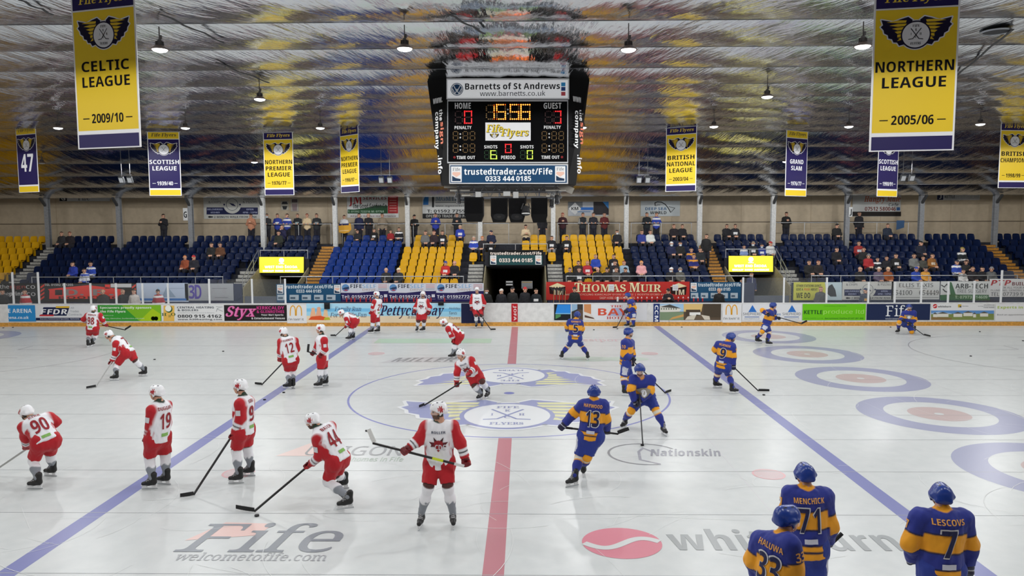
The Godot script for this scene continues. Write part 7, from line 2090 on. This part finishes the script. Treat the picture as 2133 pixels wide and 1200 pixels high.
func axis_frame(y: Vector3, hint: Vector3) -> Basis:
	var z := hint.cross(y)
	if z.length() < 0.05: z = Vector3(0.3, 0.2, 1).cross(y)
	z = z.normalized()
	return Basis(y.cross(z).normalized(), y, z)

# flat artwork (triangles in metres) laid onto the cloth of a body field
func lay_on(tris: PackedVector2Array, at: Vector3, right: Vector3, up: Vector3, n: Vector3, bones: Array, lift := 0.005, rumple := 0) -> ArrayMesh:
	var fn := FastNoiseLite.new()
	fn.seed = rumple
	fn.frequency = 7.0
	fn.fractal_octaves = 2
	var work := []
	for i in range(0, tris.size(), 3): work.append([tris[i], tris[i + 1], tris[i + 2]])
	var sh := Shape.new()
	var cache := {}
	while work:
		var t: Array = work.pop_back()
		var far := 0
		var most := 0.0
		for k in 3:
			var l: float = t[k].distance_to(t[(k + 1) % 3])
			if l > most:
				most = l
				far = k
		if most > 0.04:
			var m: Vector2 = (t[far] + t[(far + 1) % 3]) * 0.5
			work.append([t[far], m, t[(far + 2) % 3]])
			work.append([m, t[(far + 1) % 3], t[(far + 2) % 3]])
			continue
		var p := []
		for k in 3:
			var key: Vector2 = t[k]
			if not cache.has(key):
				var q := at + right * key.x + up * key.y + n * 0.30
				for it in 12:
					var d := field_d(q, bones, 38.0)
					q -= n * d
					if d < 0.001: break
				cache[key] = q + n * (lift + 0.003 + fn.get_noise_3d(q.x, q.y * 0.6, q.z) * 0.013)
			p.append(cache[key])
		if p[0].distance_to(p[1]) > 0.2 or p[1].distance_to(p[2]) > 0.2 or p[0].distance_to(p[2]) > 0.2: continue
		if (p[1] - p[0]).cross(p[2] - p[0]).dot(n) < 0.0: sh.tri(p[0], p[2], p[1])
		else: sh.tri(p[0], p[1], p[2])
	return sh.mesh()

func text_tris(s: String, w: float, h: float, which := "bold") -> PackedVector2Array:
	var t := text_mesh(s, which)
	var ab := t.get_aabb()
	var a := t.get_mesh_arrays()
	var v: PackedVector3Array = a[Mesh.ARRAY_VERTEX]
	var idx: PackedInt32Array = a[Mesh.ARRAY_INDEX] if a[Mesh.ARRAY_INDEX] != null else PackedInt32Array(range(v.size()))
	var out := PackedVector2Array()
	var c := ab.get_center()
	for i in idx: out.append(Vector2((v[i].x - c.x) / ab.size.x * w, (v[i].y - c.y) / ab.size.y * h))
	return out

func poly_tris(pts: Array, s: float) -> PackedVector2Array:
	var p := PackedVector2Array()
	for i in range(0, pts.size(), 2): p.append(Vector2(pts[i], pts[i + 1]) * s)
	var out := PackedVector2Array()
	for i in Geometry2D.triangulate_polygon(p): out.append(p[i])
	return out

# colour of a banded cloth at t, the edges eased over one cell of the mesh
func bands(t: float, edges: Array, cols: Array, w: float) -> Color:
	var c: Color = cols[0]
	for k in edges.size(): c = c.lerp(cols[k + 1], clampf((t - edges[k]) / w + 0.5, 0.0, 1.0))
	return c

func build_players() -> void:
	make_templates()
	var cloth := vertex_mat("jersey", 0.8, 0.2)
	var skinm := vertex_mat("skin", 0.6)
	var hard := vertex_mat("hard", 0.28)
	var leather := vertex_mat("leather", 0.5)
	var visor := StandardMaterial3D.new()
	visor.albedo_color = Color(0.9, 0.92, 0.95, 0.14)
	visor.transparency = BaseMaterial3D.TRANSPARENCY_ALPHA
	visor.roughness = 0.05
	var num := 0
	for P in PLAYERS:
		num += 1
		var white: bool = P[0] == "w"
		var j := []
		for i in 15: j.append(Vector3(P[9][i * 3], P[9][i * 3 + 1], P[9][i * 3 + 2]))
		var org := Vector3(j[8].x, 0, j[8].z)
		for i in 15: j[i] -= org
		var head: Vector3 = j[0]
		var neck: Vector3 = j[1]
		var pel: Vector3 = j[8]
		var cell: float = P[8]
		var o := base("person", org)
		tag(o, ("white-clad player " if white else "blue-clad player ") + P[11], "person", "visiting players in white" if white else "home players in blue")
		var spine := (neck - pel).normalized()
		var th := deg_to_rad(P[3])
		var left := Vector3(cos(th), 0, -sin(th))
		var side: Vector3 = (j[2] - j[3]).normalized().lerp(left, 0.5)
		side = (side - spine * side.dot(spine)).normalized()
		var fwd := side.cross(spine).normalized()
		var chest := pel.lerp(neck, 0.74)
		# shoulders no narrower than a padded player's
		var shl: Vector3 = j[2]
		var shr: Vector3 = j[3]
		if (shl - shr).length() < 0.36:
			var mid := (shl + shr) * 0.5
			shl = mid + side * 0.18
			shr = mid - side * 0.18
		var els := [j[4], j[5]]
		var has := [j[6], j[7]]
		var shs := [shl, shr]
		var long: float = (neck - pel).length() + (0.13 if P[8] < 0.0115 else 0.07)
		var drop := 0.11 if cell < 0.0115 else 0.05
		var hem := pel - spine * drop
		var hemn := -spine
		if P[1] == "7" and not white: hemn = (-spine - side * 0.55).normalized()
		var cut := [[hem, hemn]]
		var jb := []
		for s in [-1.0, 1.0]:
			jb.append(cap(pel - spine * 0.22 + side * 0.075 * s, chest + side * 0.082 * s, 0.148, 0.146, 1, cut))
		jb.append(cap(pel - spine * 0.22 - fwd * 0.02, chest - fwd * 0.01, 0.158, 0.150, 1, cut))
		jb.append(cap(shl - side * 0.04, shr + side * 0.04, 0.096, 0.096, 1))
		jb.append(cap(chest + spine * 0.08, neck + spine * 0.01, 0.115, 0.070, 1))
		for s in 2:
			var wd: Vector3 = (has[s] - els[s]).normalized()
			var wrist: Vector3 = has[s] - wd * 0.10
			if (has[s] - els[s]).length() < 0.16: wrist = els[s].lerp(has[s], 0.5)
			jb.append(cap(shs[s], els[s], 0.094, 0.082, 2 + s * 2))
			jb.append(cap(els[s], wrist + wd * 0.06, 0.081, 0.070, 3 + s * 2, [[wrist + wd * 0.02, wd]]))
		var arr := nets(jb, cell)
		crumple(arr, 0.013, 7.0, num)
		var cs := PackedColorArray()
		var cw := lin("e6e6ea")
		var cr := lin("b3141f")
		var ck := lin("16161a")
		var cb := lin("1e2d84")
		var cg := lin("e39a1c")
		var cn := lin("121538")
		for i in arr.v.size():
			var p: Vector3 = arr.v[i]
			var dt := 1e9
			var da := 1e9
			var arm := 0
			for k in jb.size():
				var d := bone_d(p, jb[k])
				if k < 5: dt = minf(dt, d)
				elif d < da:
					da = d
					arm = k - 5
			var sleeve := clampf((dt - da) / (cell * 1.6) + 0.5, 0.0, 1.0)
			var c := cw
			if sleeve < 1.0:
				var m := (p - hem).dot(spine)
				if white:
					var face := absf(arr.n[i].dot(side))
					c = cw.lerp(cr, clampf((face - 0.80) * 8.0 + 0.5, 0.0, 1.0) * clampf((0.62 * long - m) / cell + 0.5, 0.0, 1.0))
					c = c.lerp(lin("1f3326"), clampf((0.098 - p.distance_to(neck)) / cell + 0.5, 0.0, 1.0))
				else:
					c = bands(m / long, [0.075, 0.11, 0.175, 0.20, 0.40, 0.425, 0.665, 0.69], [cg, cn, cg, cn, cb, cn, cg, cn, cb], cell / long)
					c = c.lerp(cg, clampf((0.10 - p.distance_to(neck)) / cell + 0.5, 0.0, 1.0))
			if sleeve > 0.0:
				var s := arm / 2
				var up := arm % 2 == 0
				var a: Vector3 = shs[s] if up else els[s]
				var e: Vector3 = els[s] if up else has[s]
				var ln := maxf((e - a).length(), 0.05)
				var t := (p - a).dot((e - a).normalized()) / ln
				var sc := cr
				if white:
					if not up: sc = bands(t, [0.26, 0.40, 0.47, 0.60], [cr, cw, ck, cw, cr], cell / ln)
				elif up: sc = bands(t, [0.52, 0.58], [cb, cn, cg], cell / ln)
				else: sc = bands(t, [0.02, 0.08], [cg, cn, cb], cell / ln)
				c = c.lerp(sc, sleeve)
			cs.append(c)
		var jersey := put("jersey", arr_mesh(arr, cs), cloth, o)
		# shorts
		var kn := [j[11], j[12]]
		var hips := [j[9], j[10]]
		var ank := [j[13], j[14]]
		var pb := [cap(hips[0] + spine * 0.04, hips[1] + spine * 0.04, 0.132, 0.132, 1), cap(pel + spine * 0.12, pel, 0.11, 0.13, 1), cap(hips[0] - Vector3(0, 0.06, 0), hips[1] - Vector3(0, 0.06, 0), 0.135, 0.135, 1)]
		for s in 2:
			var d: Vector3 = (kn[s] - hips[s])
			var e: Vector3 = hips[s] + d * 0.86
			pb.append(cap(hips[s], hips[s] + d * 1.02, 0.128, 0.112, 2 + s, [[e, d.normalized()]]))
		arr = nets(pb, cell * 1.15)
		crumple(arr, 0.014, 8.0, num + 50)
		cs = PackedColorArray()
		for i in arr.v.size():
			var p: Vector3 = arr.v[i]
			var r: int = arr.r[i]
			var c := lin("b0121d") if white else lin("1f3488")
			if not white and r >= 2:
				var out: float = arr.n[i].dot(left) * (1.0 if r == 2 else -1.0)
				var d: Vector3 = kn[r - 2] - hips[r - 2]
				var t: float = (p - hips[r - 2]).dot(d) / d.length_squared()
				if out > 0.78 and t > 0.1 and t < 0.75: c = lin("c3c6d2")
			cs.append(c)
		put("shorts", arr_mesh(arr, cs), cloth, o)
		# socks with shin guards, one for each leg
		for s in 2:
			var a: Vector3 = kn[s]
			var b: Vector3 = ank[s] + Vector3(0, 0.06, 0)
			var up: Vector3 = (hips[s] - a).normalized()
			var sb := [cap(a + up * 0.07, a, 0.080, 0.080), cap(a, a.lerp(b, 0.45), 0.078, 0.074), cap(a.lerp(b, 0.45), b, 0.074, 0.055)]
			arr = nets(sb, cell * 1.15)
			cs = PackedColorArray()
			var dirn := (b - a)
			for i in arr.v.size():
				var p: Vector3 = arr.v[i]
				var t := (p - a).dot(dirn) / dirn.length_squared()
				var c := cw
				if white:
					var jag := 0.06 * sin(atan2(p.x - a.x, p.z - a.z) * 6.0)
					c = bands(t + (jag if t > 0.2 else 0.0), [-0.06, 0.50], [lin("4a2a22"), cw, lin("868b92")], cell / dirn.length())
				else: c = bands(t, [0.02, 0.20, 0.27], [cg, lin("d9d2c2"), cg, cb], cell / dirn.length())
				cs.append(c)
			put("sock", arr_mesh(arr, cs), cloth, o)
		# the body inside the kit, continuous from head to ankles
		var bb := [cap(pel, chest, 0.09, 0.10), cap(shl - side * 0.05, shr + side * 0.05, 0.06, 0.06), cap(chest, neck, 0.09, 0.06), cap(neck, head + spine * -0.03, 0.055, 0.05), cap(hips[0], hips[1], 0.08, 0.08)]
		for s in 2:
			bb.append(cap(shs[s], els[s], 0.05, 0.045))
			bb.append(cap(els[s], has[s], 0.045, 0.035))
			bb.append(cap(hips[s], kn[s], 0.075, 0.055))
			bb.append(cap(kn[s], ank[s], 0.05, 0.04))
		arr = nets(bb, 0.030)
		var body := Shape.new()
		cs = PackedColorArray()
		for i in arr.v.size(): cs.append(lin("c08f76") if (arr.v[i] - neck).dot(spine) > -0.02 else lin("23252b"))
		body.add(arr, Transform3D.IDENTITY, cs)
		var hy := deg_to_rad(P[4])
		var pit := deg_to_rad(P[7]) * 0.45
		var hb := Basis(Vector3.UP, hy) * Basis(Vector3.RIGHT, pit)
		var hx := Transform3D(hb, head + hb * Vector3(0, -0.015, 0.0))
		var beard: String = ["", "6a4a38", "", "7a5a44", ""][num % 5]
		if P[1] in ["53", "44", "24"]: beard = "5a4232"
		body.add(head_arr, hx, head_colours("c4937a", "2e221b", beard, "", false))
		put("body", body.mesh(true), skinm, o)
		# helmet with visor
		cs = PackedColorArray()
		for i in helmet_arr.v.size():
			var p: Vector3 = helmet_arr.v[i]
			var c := lin("e9eaec") if white else lin("1f3a86")
			if white and absf(p.x) > 0.072 and Vector2(p.z + 0.005, p.y - 0.055).length() < 0.045 + 0.012 * sin(p.z * 190.0): c = lin("a01c26")
			if p.y > 0.12 and absf(absf(p.x) - 0.035) < 0.010 and sin(p.z * 75.0) > 0.35: c = lin("2b2d33")
			cs.append(c)
		var hs := Shape.new()
		hs.add(helmet_arr, Transform3D.IDENTITY, cs)
		var hel := put("helmet", hs.mesh(true), hard, o)
		hel.transform = hx
		put("visor", visor_mesh, visor, hel)
		put("chin_strap", Shape.new().tube(Vector3(-0.095, -0.03, 0.0), Vector3(-0.03, -0.108, 0.05), 0.006, 0.006, 5).tube(Vector3(-0.03, -0.108, 0.05), Vector3(0.03, -0.108, 0.05), 0.006, 0.006, 5).tube(Vector3(0.03, -0.108, 0.05), Vector3(0.095, -0.03, 0.0), 0.006, 0.006, 5).mesh(), mat("d8d8da" if not white else "33343a", 0.6), hel)
		# gloves
		var stick: Array = P[10]
		var sdir := Vector3.ZERO
		var s0 := Vector3.ZERO
		if stick:
			s0 = Vector3(stick[0], stick[1], stick[2])
			sdir = (Vector3(stick[3], stick[4], stick[5]) - s0).normalized()
		for s in 2:
			var d: Vector3 = (has[s] - els[s]).normalized()
			var hint := side
			if stick:
				var rel: Vector3 = has[s] + org - s0
				if (rel - sdir * rel.dot(sdir)).length() < 0.3: hint = sdir
			var zz := hint.cross(d)
			if zz.length() < 0.15: zz = fwd
			zz = zz.normalized()
			if zz.dot(fwd) < 0.0: zz = -zz
			var bs := Basis(d.cross(zz).normalized(), d, zz)
			if s == 0: bs.x = -bs.x
			cs = PackedColorArray()
			for i in glove_arr.v.size():
				var p: Vector3 = glove_arr.v[i]
				var c := lin("a8121c") if white else lin("171b3c")
				if p.y < -0.06: c = lin("e0e0e2") if white else lin("d8962a")
				elif p.y < -0.035 and not white: c = lin("d8d8da")
				elif p.z > 0.03: c = lin("6a1016") if white else lin("101226")
				elif p.y > 0.02 and p.y < 0.035: c = lin("1c1417") if white else lin("b9bcc6")
				cs.append(c)
			var gs := Shape.new()
			gs.add(glove_arr, Transform3D(bs, has[s] - d * 0.055), cs)
			put("glove", gs.mesh(true), leather, o)
		# skates
		for s in 2:
			var yaw := deg_to_rad(P[5 + s])
			var at: Vector3 = ank[s] - Vector3(0, 0.15, 0)
			if at.y < 0.0: at.y = 0.0
			cs = PackedColorArray()
			for i in boot_arr.v.size():
				var p: Vector3 = boot_arr.v[i]
				var r: int = boot_arr.r[i]
				var c := lin("17171a")
				if r == 2: c = lin("9a9a9c") if sin(p.y * 260.0) > 0.0 else lin("2a2a2d")
				elif p.y < 0.09: c = lin("2b2b2f")
				cs.append(c)
			var ss := Shape.new()
			ss.add(boot_arr, Transform3D.IDENTITY, cs)
			var sk := put("skate", ss.mesh(true), leather, o)
			sk.transform = Transform3D(Basis(Vector3.UP, yaw), at)
			put("blade_holder", holder_mesh, mat("d9dadc", 0.4), sk)
			put("blade", blade_mesh, mat("c2c6ca", 0.25, 0.9), sk)
		# numbers and names on the cloth
		var nb := -fwd
		var cam_to := (CAM - (org + chest)).normalized()
		var backs: bool = nb.dot(cam_to) > 0.05
		if backs:
			var at := pel.lerp(neck, 0.50)
			var rt := spine.cross(nb)
			var digits: String = P[1]
			for k in digits.length():
				var dx: Vector3 = rt * (0.0 if digits.length() == 1 else (k - 0.5) * 0.145)
				var dw := 0.07 if digits[k] == "1" else 0.125
				if digits.length() == 1: dw = 0.165
				if not white: put("number_edge", lay_on(text_tris(digits[k], dw + 0.028, 0.318), at + dx, rt, spine, nb, jb, 0.004, num), mat("c9c9cc", 0.8), jersey)
				put("back_number", lay_on(text_tris(digits[k], dw, 0.29), at + dx, rt, spine, nb, jb, 0.007, num), mat("8f1a24" if white else "161a44", 0.8), jersey)
			if P[2]:
				put("back_name", lay_on(text_tris(P[2], minf(0.34, 0.05 * P[2].length()), 0.062), at + spine * 0.235, rt, spine, nb, jb, 0.006), mat("8f1a24" if white else "e0a04a", 0.8), jersey)
			put("back_patch", lay_on(poly_tris([-1, -0.4, 1, -0.4, 1, 0.4, -1, 0.4], 0.075), at - spine * 0.25, rt, spine, nb, jb, 0.006, num), mat("7fae5a" if white else "c3c6d4", 0.8), jersey)
		if (fwd).dot(cam_to) > 0.25:
			var at := pel.lerp(neck, 0.50)
			var rt := spine.cross(fwd)
			if white:
				put("chest_crest", lay_on(poly_tris([-0.5, 0.45, -0.55, -0.1, -0.3, -0.5, 0.0, -0.85, 0.3, -0.5, 0.55, -0.1, 0.5, 0.45, 0.0, 0.6], 0.13), at, rt, spine, fwd, jb, 0.005, num), mat("8a1620", 0.8), jersey)
				put("crest_horn", lay_on(poly_tris([-0.5, 0.4, -0.2, 0.55, -0.62, 0.95], 0.13), at, rt, spine, fwd, jb, 0.005, num), mat("3a1418", 0.8), jersey)
				put("crest_horn", lay_on(poly_tris([0.2, 0.55, 0.5, 0.4, 0.62, 0.95], 0.13), at, rt, spine, fwd, jb, 0.005, num), mat("3a1418", 0.8), jersey)
				put("crest_wing", lay_on(poly_tris([-0.5, 0.3, -1.15, 0.35, -0.85, 0.0, -0.95, -0.25, -0.5, -0.2], 0.13), at, rt, spine, fwd, jb, 0.005, num), mat("5a1a22", 0.8), jersey)
				put("crest_wing", lay_on(poly_tris([0.5, -0.2, 0.95, -0.25, 0.85, 0.0, 1.15, 0.35, 0.5, 0.3], 0.13), at, rt, spine, fwd, jb, 0.005, num), mat("5a1a22", 0.8), jersey)
				put("crest_letters", lay_on(text_tris("CDC", 0.17, 0.085), at - spine * 0.035 + rt * 0.03, rt, spine, fwd, jb, 0.008, num), mat("c9c9d0", 0.8), jersey)
				put("sponsor_letters", lay_on(text_tris("ROLLER", 0.22, 0.04), at + spine * 0.20, rt, spine, fwd, jb, 0.006, num), mat("2a3550", 0.8), jersey)
			else:
				put("chest_crest", lay_on(poly_tris([-1, 0.35, -0.3, 0.5, 0.3, 0.5, 1, 0.35, 0.8, -0.1, 0.4, -0.5, 0, -0.7, -0.4, -0.5, -0.8, -0.1], 0.16), at + spine * 0.03, rt, spine, fwd, jb, 0.005, num), mat("8a8478", 0.8), jersey)
				put("crest_disc", lay_on(poly_tris([-0.5, 0, -0.35, 0.35, 0, 0.5, 0.35, 0.35, 0.5, 0, 0.35, -0.35, 0, -0.5, -0.35, -0.35], 0.13), at + spine * 0.01, rt, spine, fwd, jb, 0.008, num), mat("d0d2d8", 0.8), jersey)
		for s in 2:
			var outw: Vector3 = side * (1.0 if s == 0 else -1.0)
			var dn: Vector3 = (els[s] - shs[s]).normalized()
			outw = (outw - dn * outw.dot(dn)).normalized()
			if outw.dot(cam_to) > 0.25:
				var rt := (-dn).cross(outw)
				if white: put("sleeve_patch", lay_on(poly_tris([-1, -1.1, 1, -1.1, 1, 1.1, -1, 1.1], 0.045), shs[s].lerp(els[s], 0.55), rt, -dn, outw, jb, 0.005, num), mat("d2d2d6", 0.8), jersey)
				else: put("sleeve_number", lay_on(text_tris(P[1], 0.055 * P[1].length(), 0.10), shs[s].lerp(els[s], 0.32), rt, -dn, outw, jb, 0.006, num), mat("e0a04a", 0.8), jersey)
		if stick:
			var q := base("hockey_stick", s0)
			var heel := Vector3(stick[3], stick[4], stick[5]) - s0
			var tip := Vector3(stick[6], stick[7], stick[8]) - s0
			tag(q, "hockey stick of the " + ("white-clad" if white else "blue-clad") + " player " + " ".join((P[11] as String).replace(",", "").split(" ").slice(0, 8)), "hockey stick", "hockey sticks of the players")
			var pale: bool = P[1] in ["7", "90"] and white
			put("shaft", Shape.new().bar(Vector3.ZERO, heel, 0.024, 0.032).mesh(), mat("a8a8a6" if pale else "18181a", 0.4), q)
			put("butt_tape", Shape.new().bar(-heel.normalized() * 0.02, heel.normalized() * 0.14, 0.030, 0.037).mesh(), mat("d9d9d9" if white else "1c1c1e", 0.8), q)
			var bl := Shape.new()
			var bd := (tip - heel).normalized()
			var bu := Vector3.UP if absf(bd.y) < 0.7 else sdir * -1.0
			bu = (bu - bd * bu.dot(bd)).normalized()
			var bn := bd.cross(bu)
			var prev := heel
			var ln := maxf((tip - heel).length(), 0.22)
			for i in 5:
				var t := (i + 1) / 5.0
				var nx: Vector3 = heel + bd * ln * t + bn * 0.025 * t * t
				var bx := (nx - prev).normalized()
				bl.box((prev + nx) * 0.5 + bu * 0.030, Vector3((nx - prev).length() * 1.05, 0.070 - 0.010 * absf(t - 0.5), 0.012), Basis(bx, bu, bx.cross(bu)))
				prev = nx
			put("blade", bl.mesh(), mat("d6d6d4" if P[1] == "53" else "121214", 0.6), q)
			if P[1] == "53":
				put("shaft_print", Shape.new().bar(heel * 0.22, heel * 0.34, 0.027, 0.035).mesh(), mat("c9d82a", 0.4), q)

func build_pucks() -> void:
	var m := Shape.new().lathe([Vector2(0.0, 0.0), Vector2(0.038, 0.0), Vector2(0.038, 0.025), Vector2(0.0, 0.025)], 14).mesh()
	var spots := [[535, 1074, "under the outstretched black stick"], [591, 817, "on the blue line by two standing players"], [551, 832, "on the blue line, second along"], [322, 748, "alone on the open ice behind a leaning player"], [465, 731, "alone between the green panel and the blue line"], [764, 897, "by the edge of the centre circle"], [1338, 927, "at the blade of the leaning blue player"], [1591, 822, "at the blade on the blue line"], [1237, 686, "near the far boards by the hotel panel"], [1286, 684, "by the blade of the player at the far boards"], [7, 682, "at the picture edge by the far boards"], [27, 681, "beside another close to the far boards"], [2041, 690, "inside the far face-off circle"], [2022, 741, "inside the far face-off circle, closer"], [2131, 709, "at the far edge of the face-off circle"], [1420, 680.5, "touching the kick plate under the hotel pictures"], [1855, 680.5, "touching the kick plate by the kneeling player"]]
	for s in spots:
		var p := on_y(s[0], s[1] + 1.5, 0.0)
		p.z = maxf(p.z, BOARD_Z + 0.07)
		var o := put("puck", m, mat("101012", 0.6), null, Vector3(p.x, 0.002, p.z))
		tag(o, "black puck " + s[2], "puck", "pucks on the ice")

func crowd_template(pose: String) -> Dictionary:
	var b := []
	if pose.begins_with("sit"):
		var pel := Vector3(0, 0.53, -0.02)
		var chest := Vector3(0, 0.90, -0.05)
		b = [cap(pel, chest, 0.15, 0.15, 2), cap(Vector3(-0.06, 0.6, -0.02), Vector3(-0.08, 0.93, -0.05), 0.13, 0.12, 2), cap(Vector3(0.06, 0.6, -0.02), Vector3(0.08, 0.93, -0.05), 0.13, 0.12, 2), cap(Vector3(-0.13, 0.99, -0.05), Vector3(0.13, 0.99, -0.05), 0.075, 0.075, 2), cap(chest, Vector3(0, 1.07, -0.04), 0.10, 0.06, 2)]
		for s in [-1.0, 1.0]:
			b.append(cap(Vector3(0.09 * s, 0.51, 0.02), Vector3(0.12 * s, 0.55, 0.30), 0.095, 0.075, 4))
			b.append(cap(Vector3(0.12 * s, 0.55, 0.30), Vector3(0.12 * s, 0.12, 0.30), 0.070, 0.050, 4))
			b.append(cap(Vector3(0.12 * s, 0.06, 0.27), Vector3(0.13 * s, 0.045, 0.39), 0.050, 0.042, 5))
			var hand := Vector3(0.07 * s, 0.66, 0.27)
			var elb := Vector3(0.215 * s, 0.74, 0.02)
			if pose == "sit_phone": hand = Vector3(0.05 * s, 0.83, 0.30)
			if pose == "sit_chin" and s > 0: hand = Vector3(0.03, 1.05, 0.13)
			b.append(cap(Vector3(0.165 * s, 0.97, -0.05), elb, 0.064, 0.056, 3))
			b.append(cap(elb, hand, 0.058, 0.044, 3))
			b.append(cap(hand, hand.lerp(elb, -0.22), 0.036, 0.030, 6))
	else:
		b = [cap(Vector3(0, 0.94, 0), Vector3(0, 1.30, -0.01), 0.14, 0.15, 2), cap(Vector3(-0.07, 0.96, 0), Vector3(-0.08, 1.33, -0.01), 0.12, 0.12, 2), cap(Vector3(0.07, 0.96, 0), Vector3(0.08, 1.33, -0.01), 0.12, 0.12, 2), cap(Vector3(-0.13, 1.40, -0.01), Vector3(0.13, 1.40, -0.01), 0.075, 0.075, 2), cap(Vector3(0, 1.32, -0.01), Vector3(0, 1.49, 0), 0.10, 0.06, 2)]
		for s in [-1.0, 1.0]:
			b.append(cap(Vector3(0.09 * s, 0.90, 0), Vector3(0.10 * s, 0.50, 0.02), 0.098, 0.075, 4))
			b.append(cap(Vector3(0.10 * s, 0.50, 0.02), Vector3(0.11 * s, 0.11, -0.01), 0.072, 0.052, 4))
			b.append(cap(Vector3(0.11 * s, 0.06, -0.02), Vector3(0.13 * s, 0.045, 0.14), 0.050, 0.042, 5))
			var elb := Vector3(0.235 * s, 1.12, -0.04)
			var hand := Vector3(0.22 * s, 0.88, 0.06)
			if pose == "rail":
				elb = Vector3(0.235 * s, 1.14, 0.06)
				hand = Vector3(0.12 * s, 1.16, 0.26)
			if pose == "phone":
				elb = Vector3(0.235 * s, 1.14, 0.05)
				hand = Vector3(0.05 * s, 1.27, 0.25)
			b.append(cap(Vector3(0.17 * s, 1.38, -0.01), elb, 0.064, 0.057, 3))
			b.append(cap(elb, hand, 0.058, 0.044, 3))
			b.append(cap(hand, hand.lerp(elb, -0.25), 0.036, 0.030, 6))
	var arr := nets(b, 0.024, 45.0)
	crumple(arr, 0.015, 8.0, pose.length())
	return arr

func build_crowd() -> void:
	var made := {}
	var m := vertex_mat("crowd", 0.85, 0.1)
	for C in CROWD:
		var pose: String = C[3]
		if not made.has(pose): made[pose] = crowd_template(pose)
		var arr: Dictionary = made[pose]
		var sit := pose.begins_with("sit")
		var cs := PackedColorArray()
		var top := lin(C[5])
		var second := lin(C[11])
		var table := [top, top, top, top, lin(C[6]), lin("1a1817"), lin(C[12])]
		var y0 := 0.55 if sit else 0.95
		for i in arr.v.size():
			var p: Vector3 = arr.v[i]
			var r: int = arr.r[i]
			var c: Color = table[r]
			var u := (p.y - y0) / 0.48
			if C[10] == 1 and r == 2 and p.z > 0.03 and absf(p.x) < 0.11 and u > 0.42 and u < 0.68: c = second
			elif C[10] == 2 and (r == 2 or r == 3) and (absf(u - 0.22) < 0.10 or absf(u - 0.92) < 0.10): c = second
			elif C[10] == 3 and r == 3: c = second
			cs.append(c)
		var sh := Shape.new()
		sh.add(arr, Transform3D.IDENTITY, cs)
		rng.seed = int(C[0] * 1000.0) + 7
		var turn: float = rng.randf_range(-0.6, 0.6) - C[0] * 0.012
		var hp := Vector3(0, 1.20, -0.01) if sit else Vector3(0, 1.625, 0.02)
		var hb := Basis(Vector3.UP, turn) * Basis(Vector3.RIGHT, 0.15 + (0.25 if pose.ends_with("phone") else 0.0))
		sh.add(head_arr, Transform3D(hb.scaled(Vector3.ONE * (1.10 if C[8] else 1.05)), hp), head_colours(C[12], C[7], "", C[8], C[9] == 1))
		var z: float = C[2] + (0.0 if not sit else 0.03)
		var o := put("person", sh.mesh(true), m, null, Vector3(C[0], C[1] + (0.03 if sit else 0.0), z))
		o.scale = Vector3.ONE * float(C[4])
		o.rotation.y = rng.randf_range(-0.2, 0.2)
		tag(o, C[13], "person", "spectators and staff")

func _ready() -> void:
	rng.seed = 11
	cam_basis = Basis.from_euler(Vector3(PITCH, YAW, ROLL), EULER_ORDER_YXZ)
	var cam := Camera3D.new()
	cam.name = "camera"
	add_child(cam)
	cam.transform = Transform3D(cam_basis, CAM)
	cam.fov = rad_to_deg(2.0 * atan(600.0 / F))
	cam.near = 0.1
	cam.far = 200.0
	cam.current = true
	var env := Environment.new()
	env.background_mode = Environment.BG_COLOR
	env.background_color = Color.BLACK
	env.tonemap_mode = Environment.TONE_MAPPER_LINEAR
	env.tonemap_exposure = EXPOSURE
	env.sdfgi_enabled = true
	env.ssao_enabled = true
	env.ssil_enabled = true
	var we := WorldEnvironment.new()
	we.name = "environment"
	we.environment = env
	add_child(we)
	build_lamps()
	build_ice()
	build_ceiling()
	build_boards()
	build_stand()
	build_rails()
	build_glass()
	build_seats()
	build_scoreboard()
	build_banners()
	build_board_adverts()
	build_wall_banners()
	build_lit_signs()
	build_players()
	build_crowd()
	build_pucks()
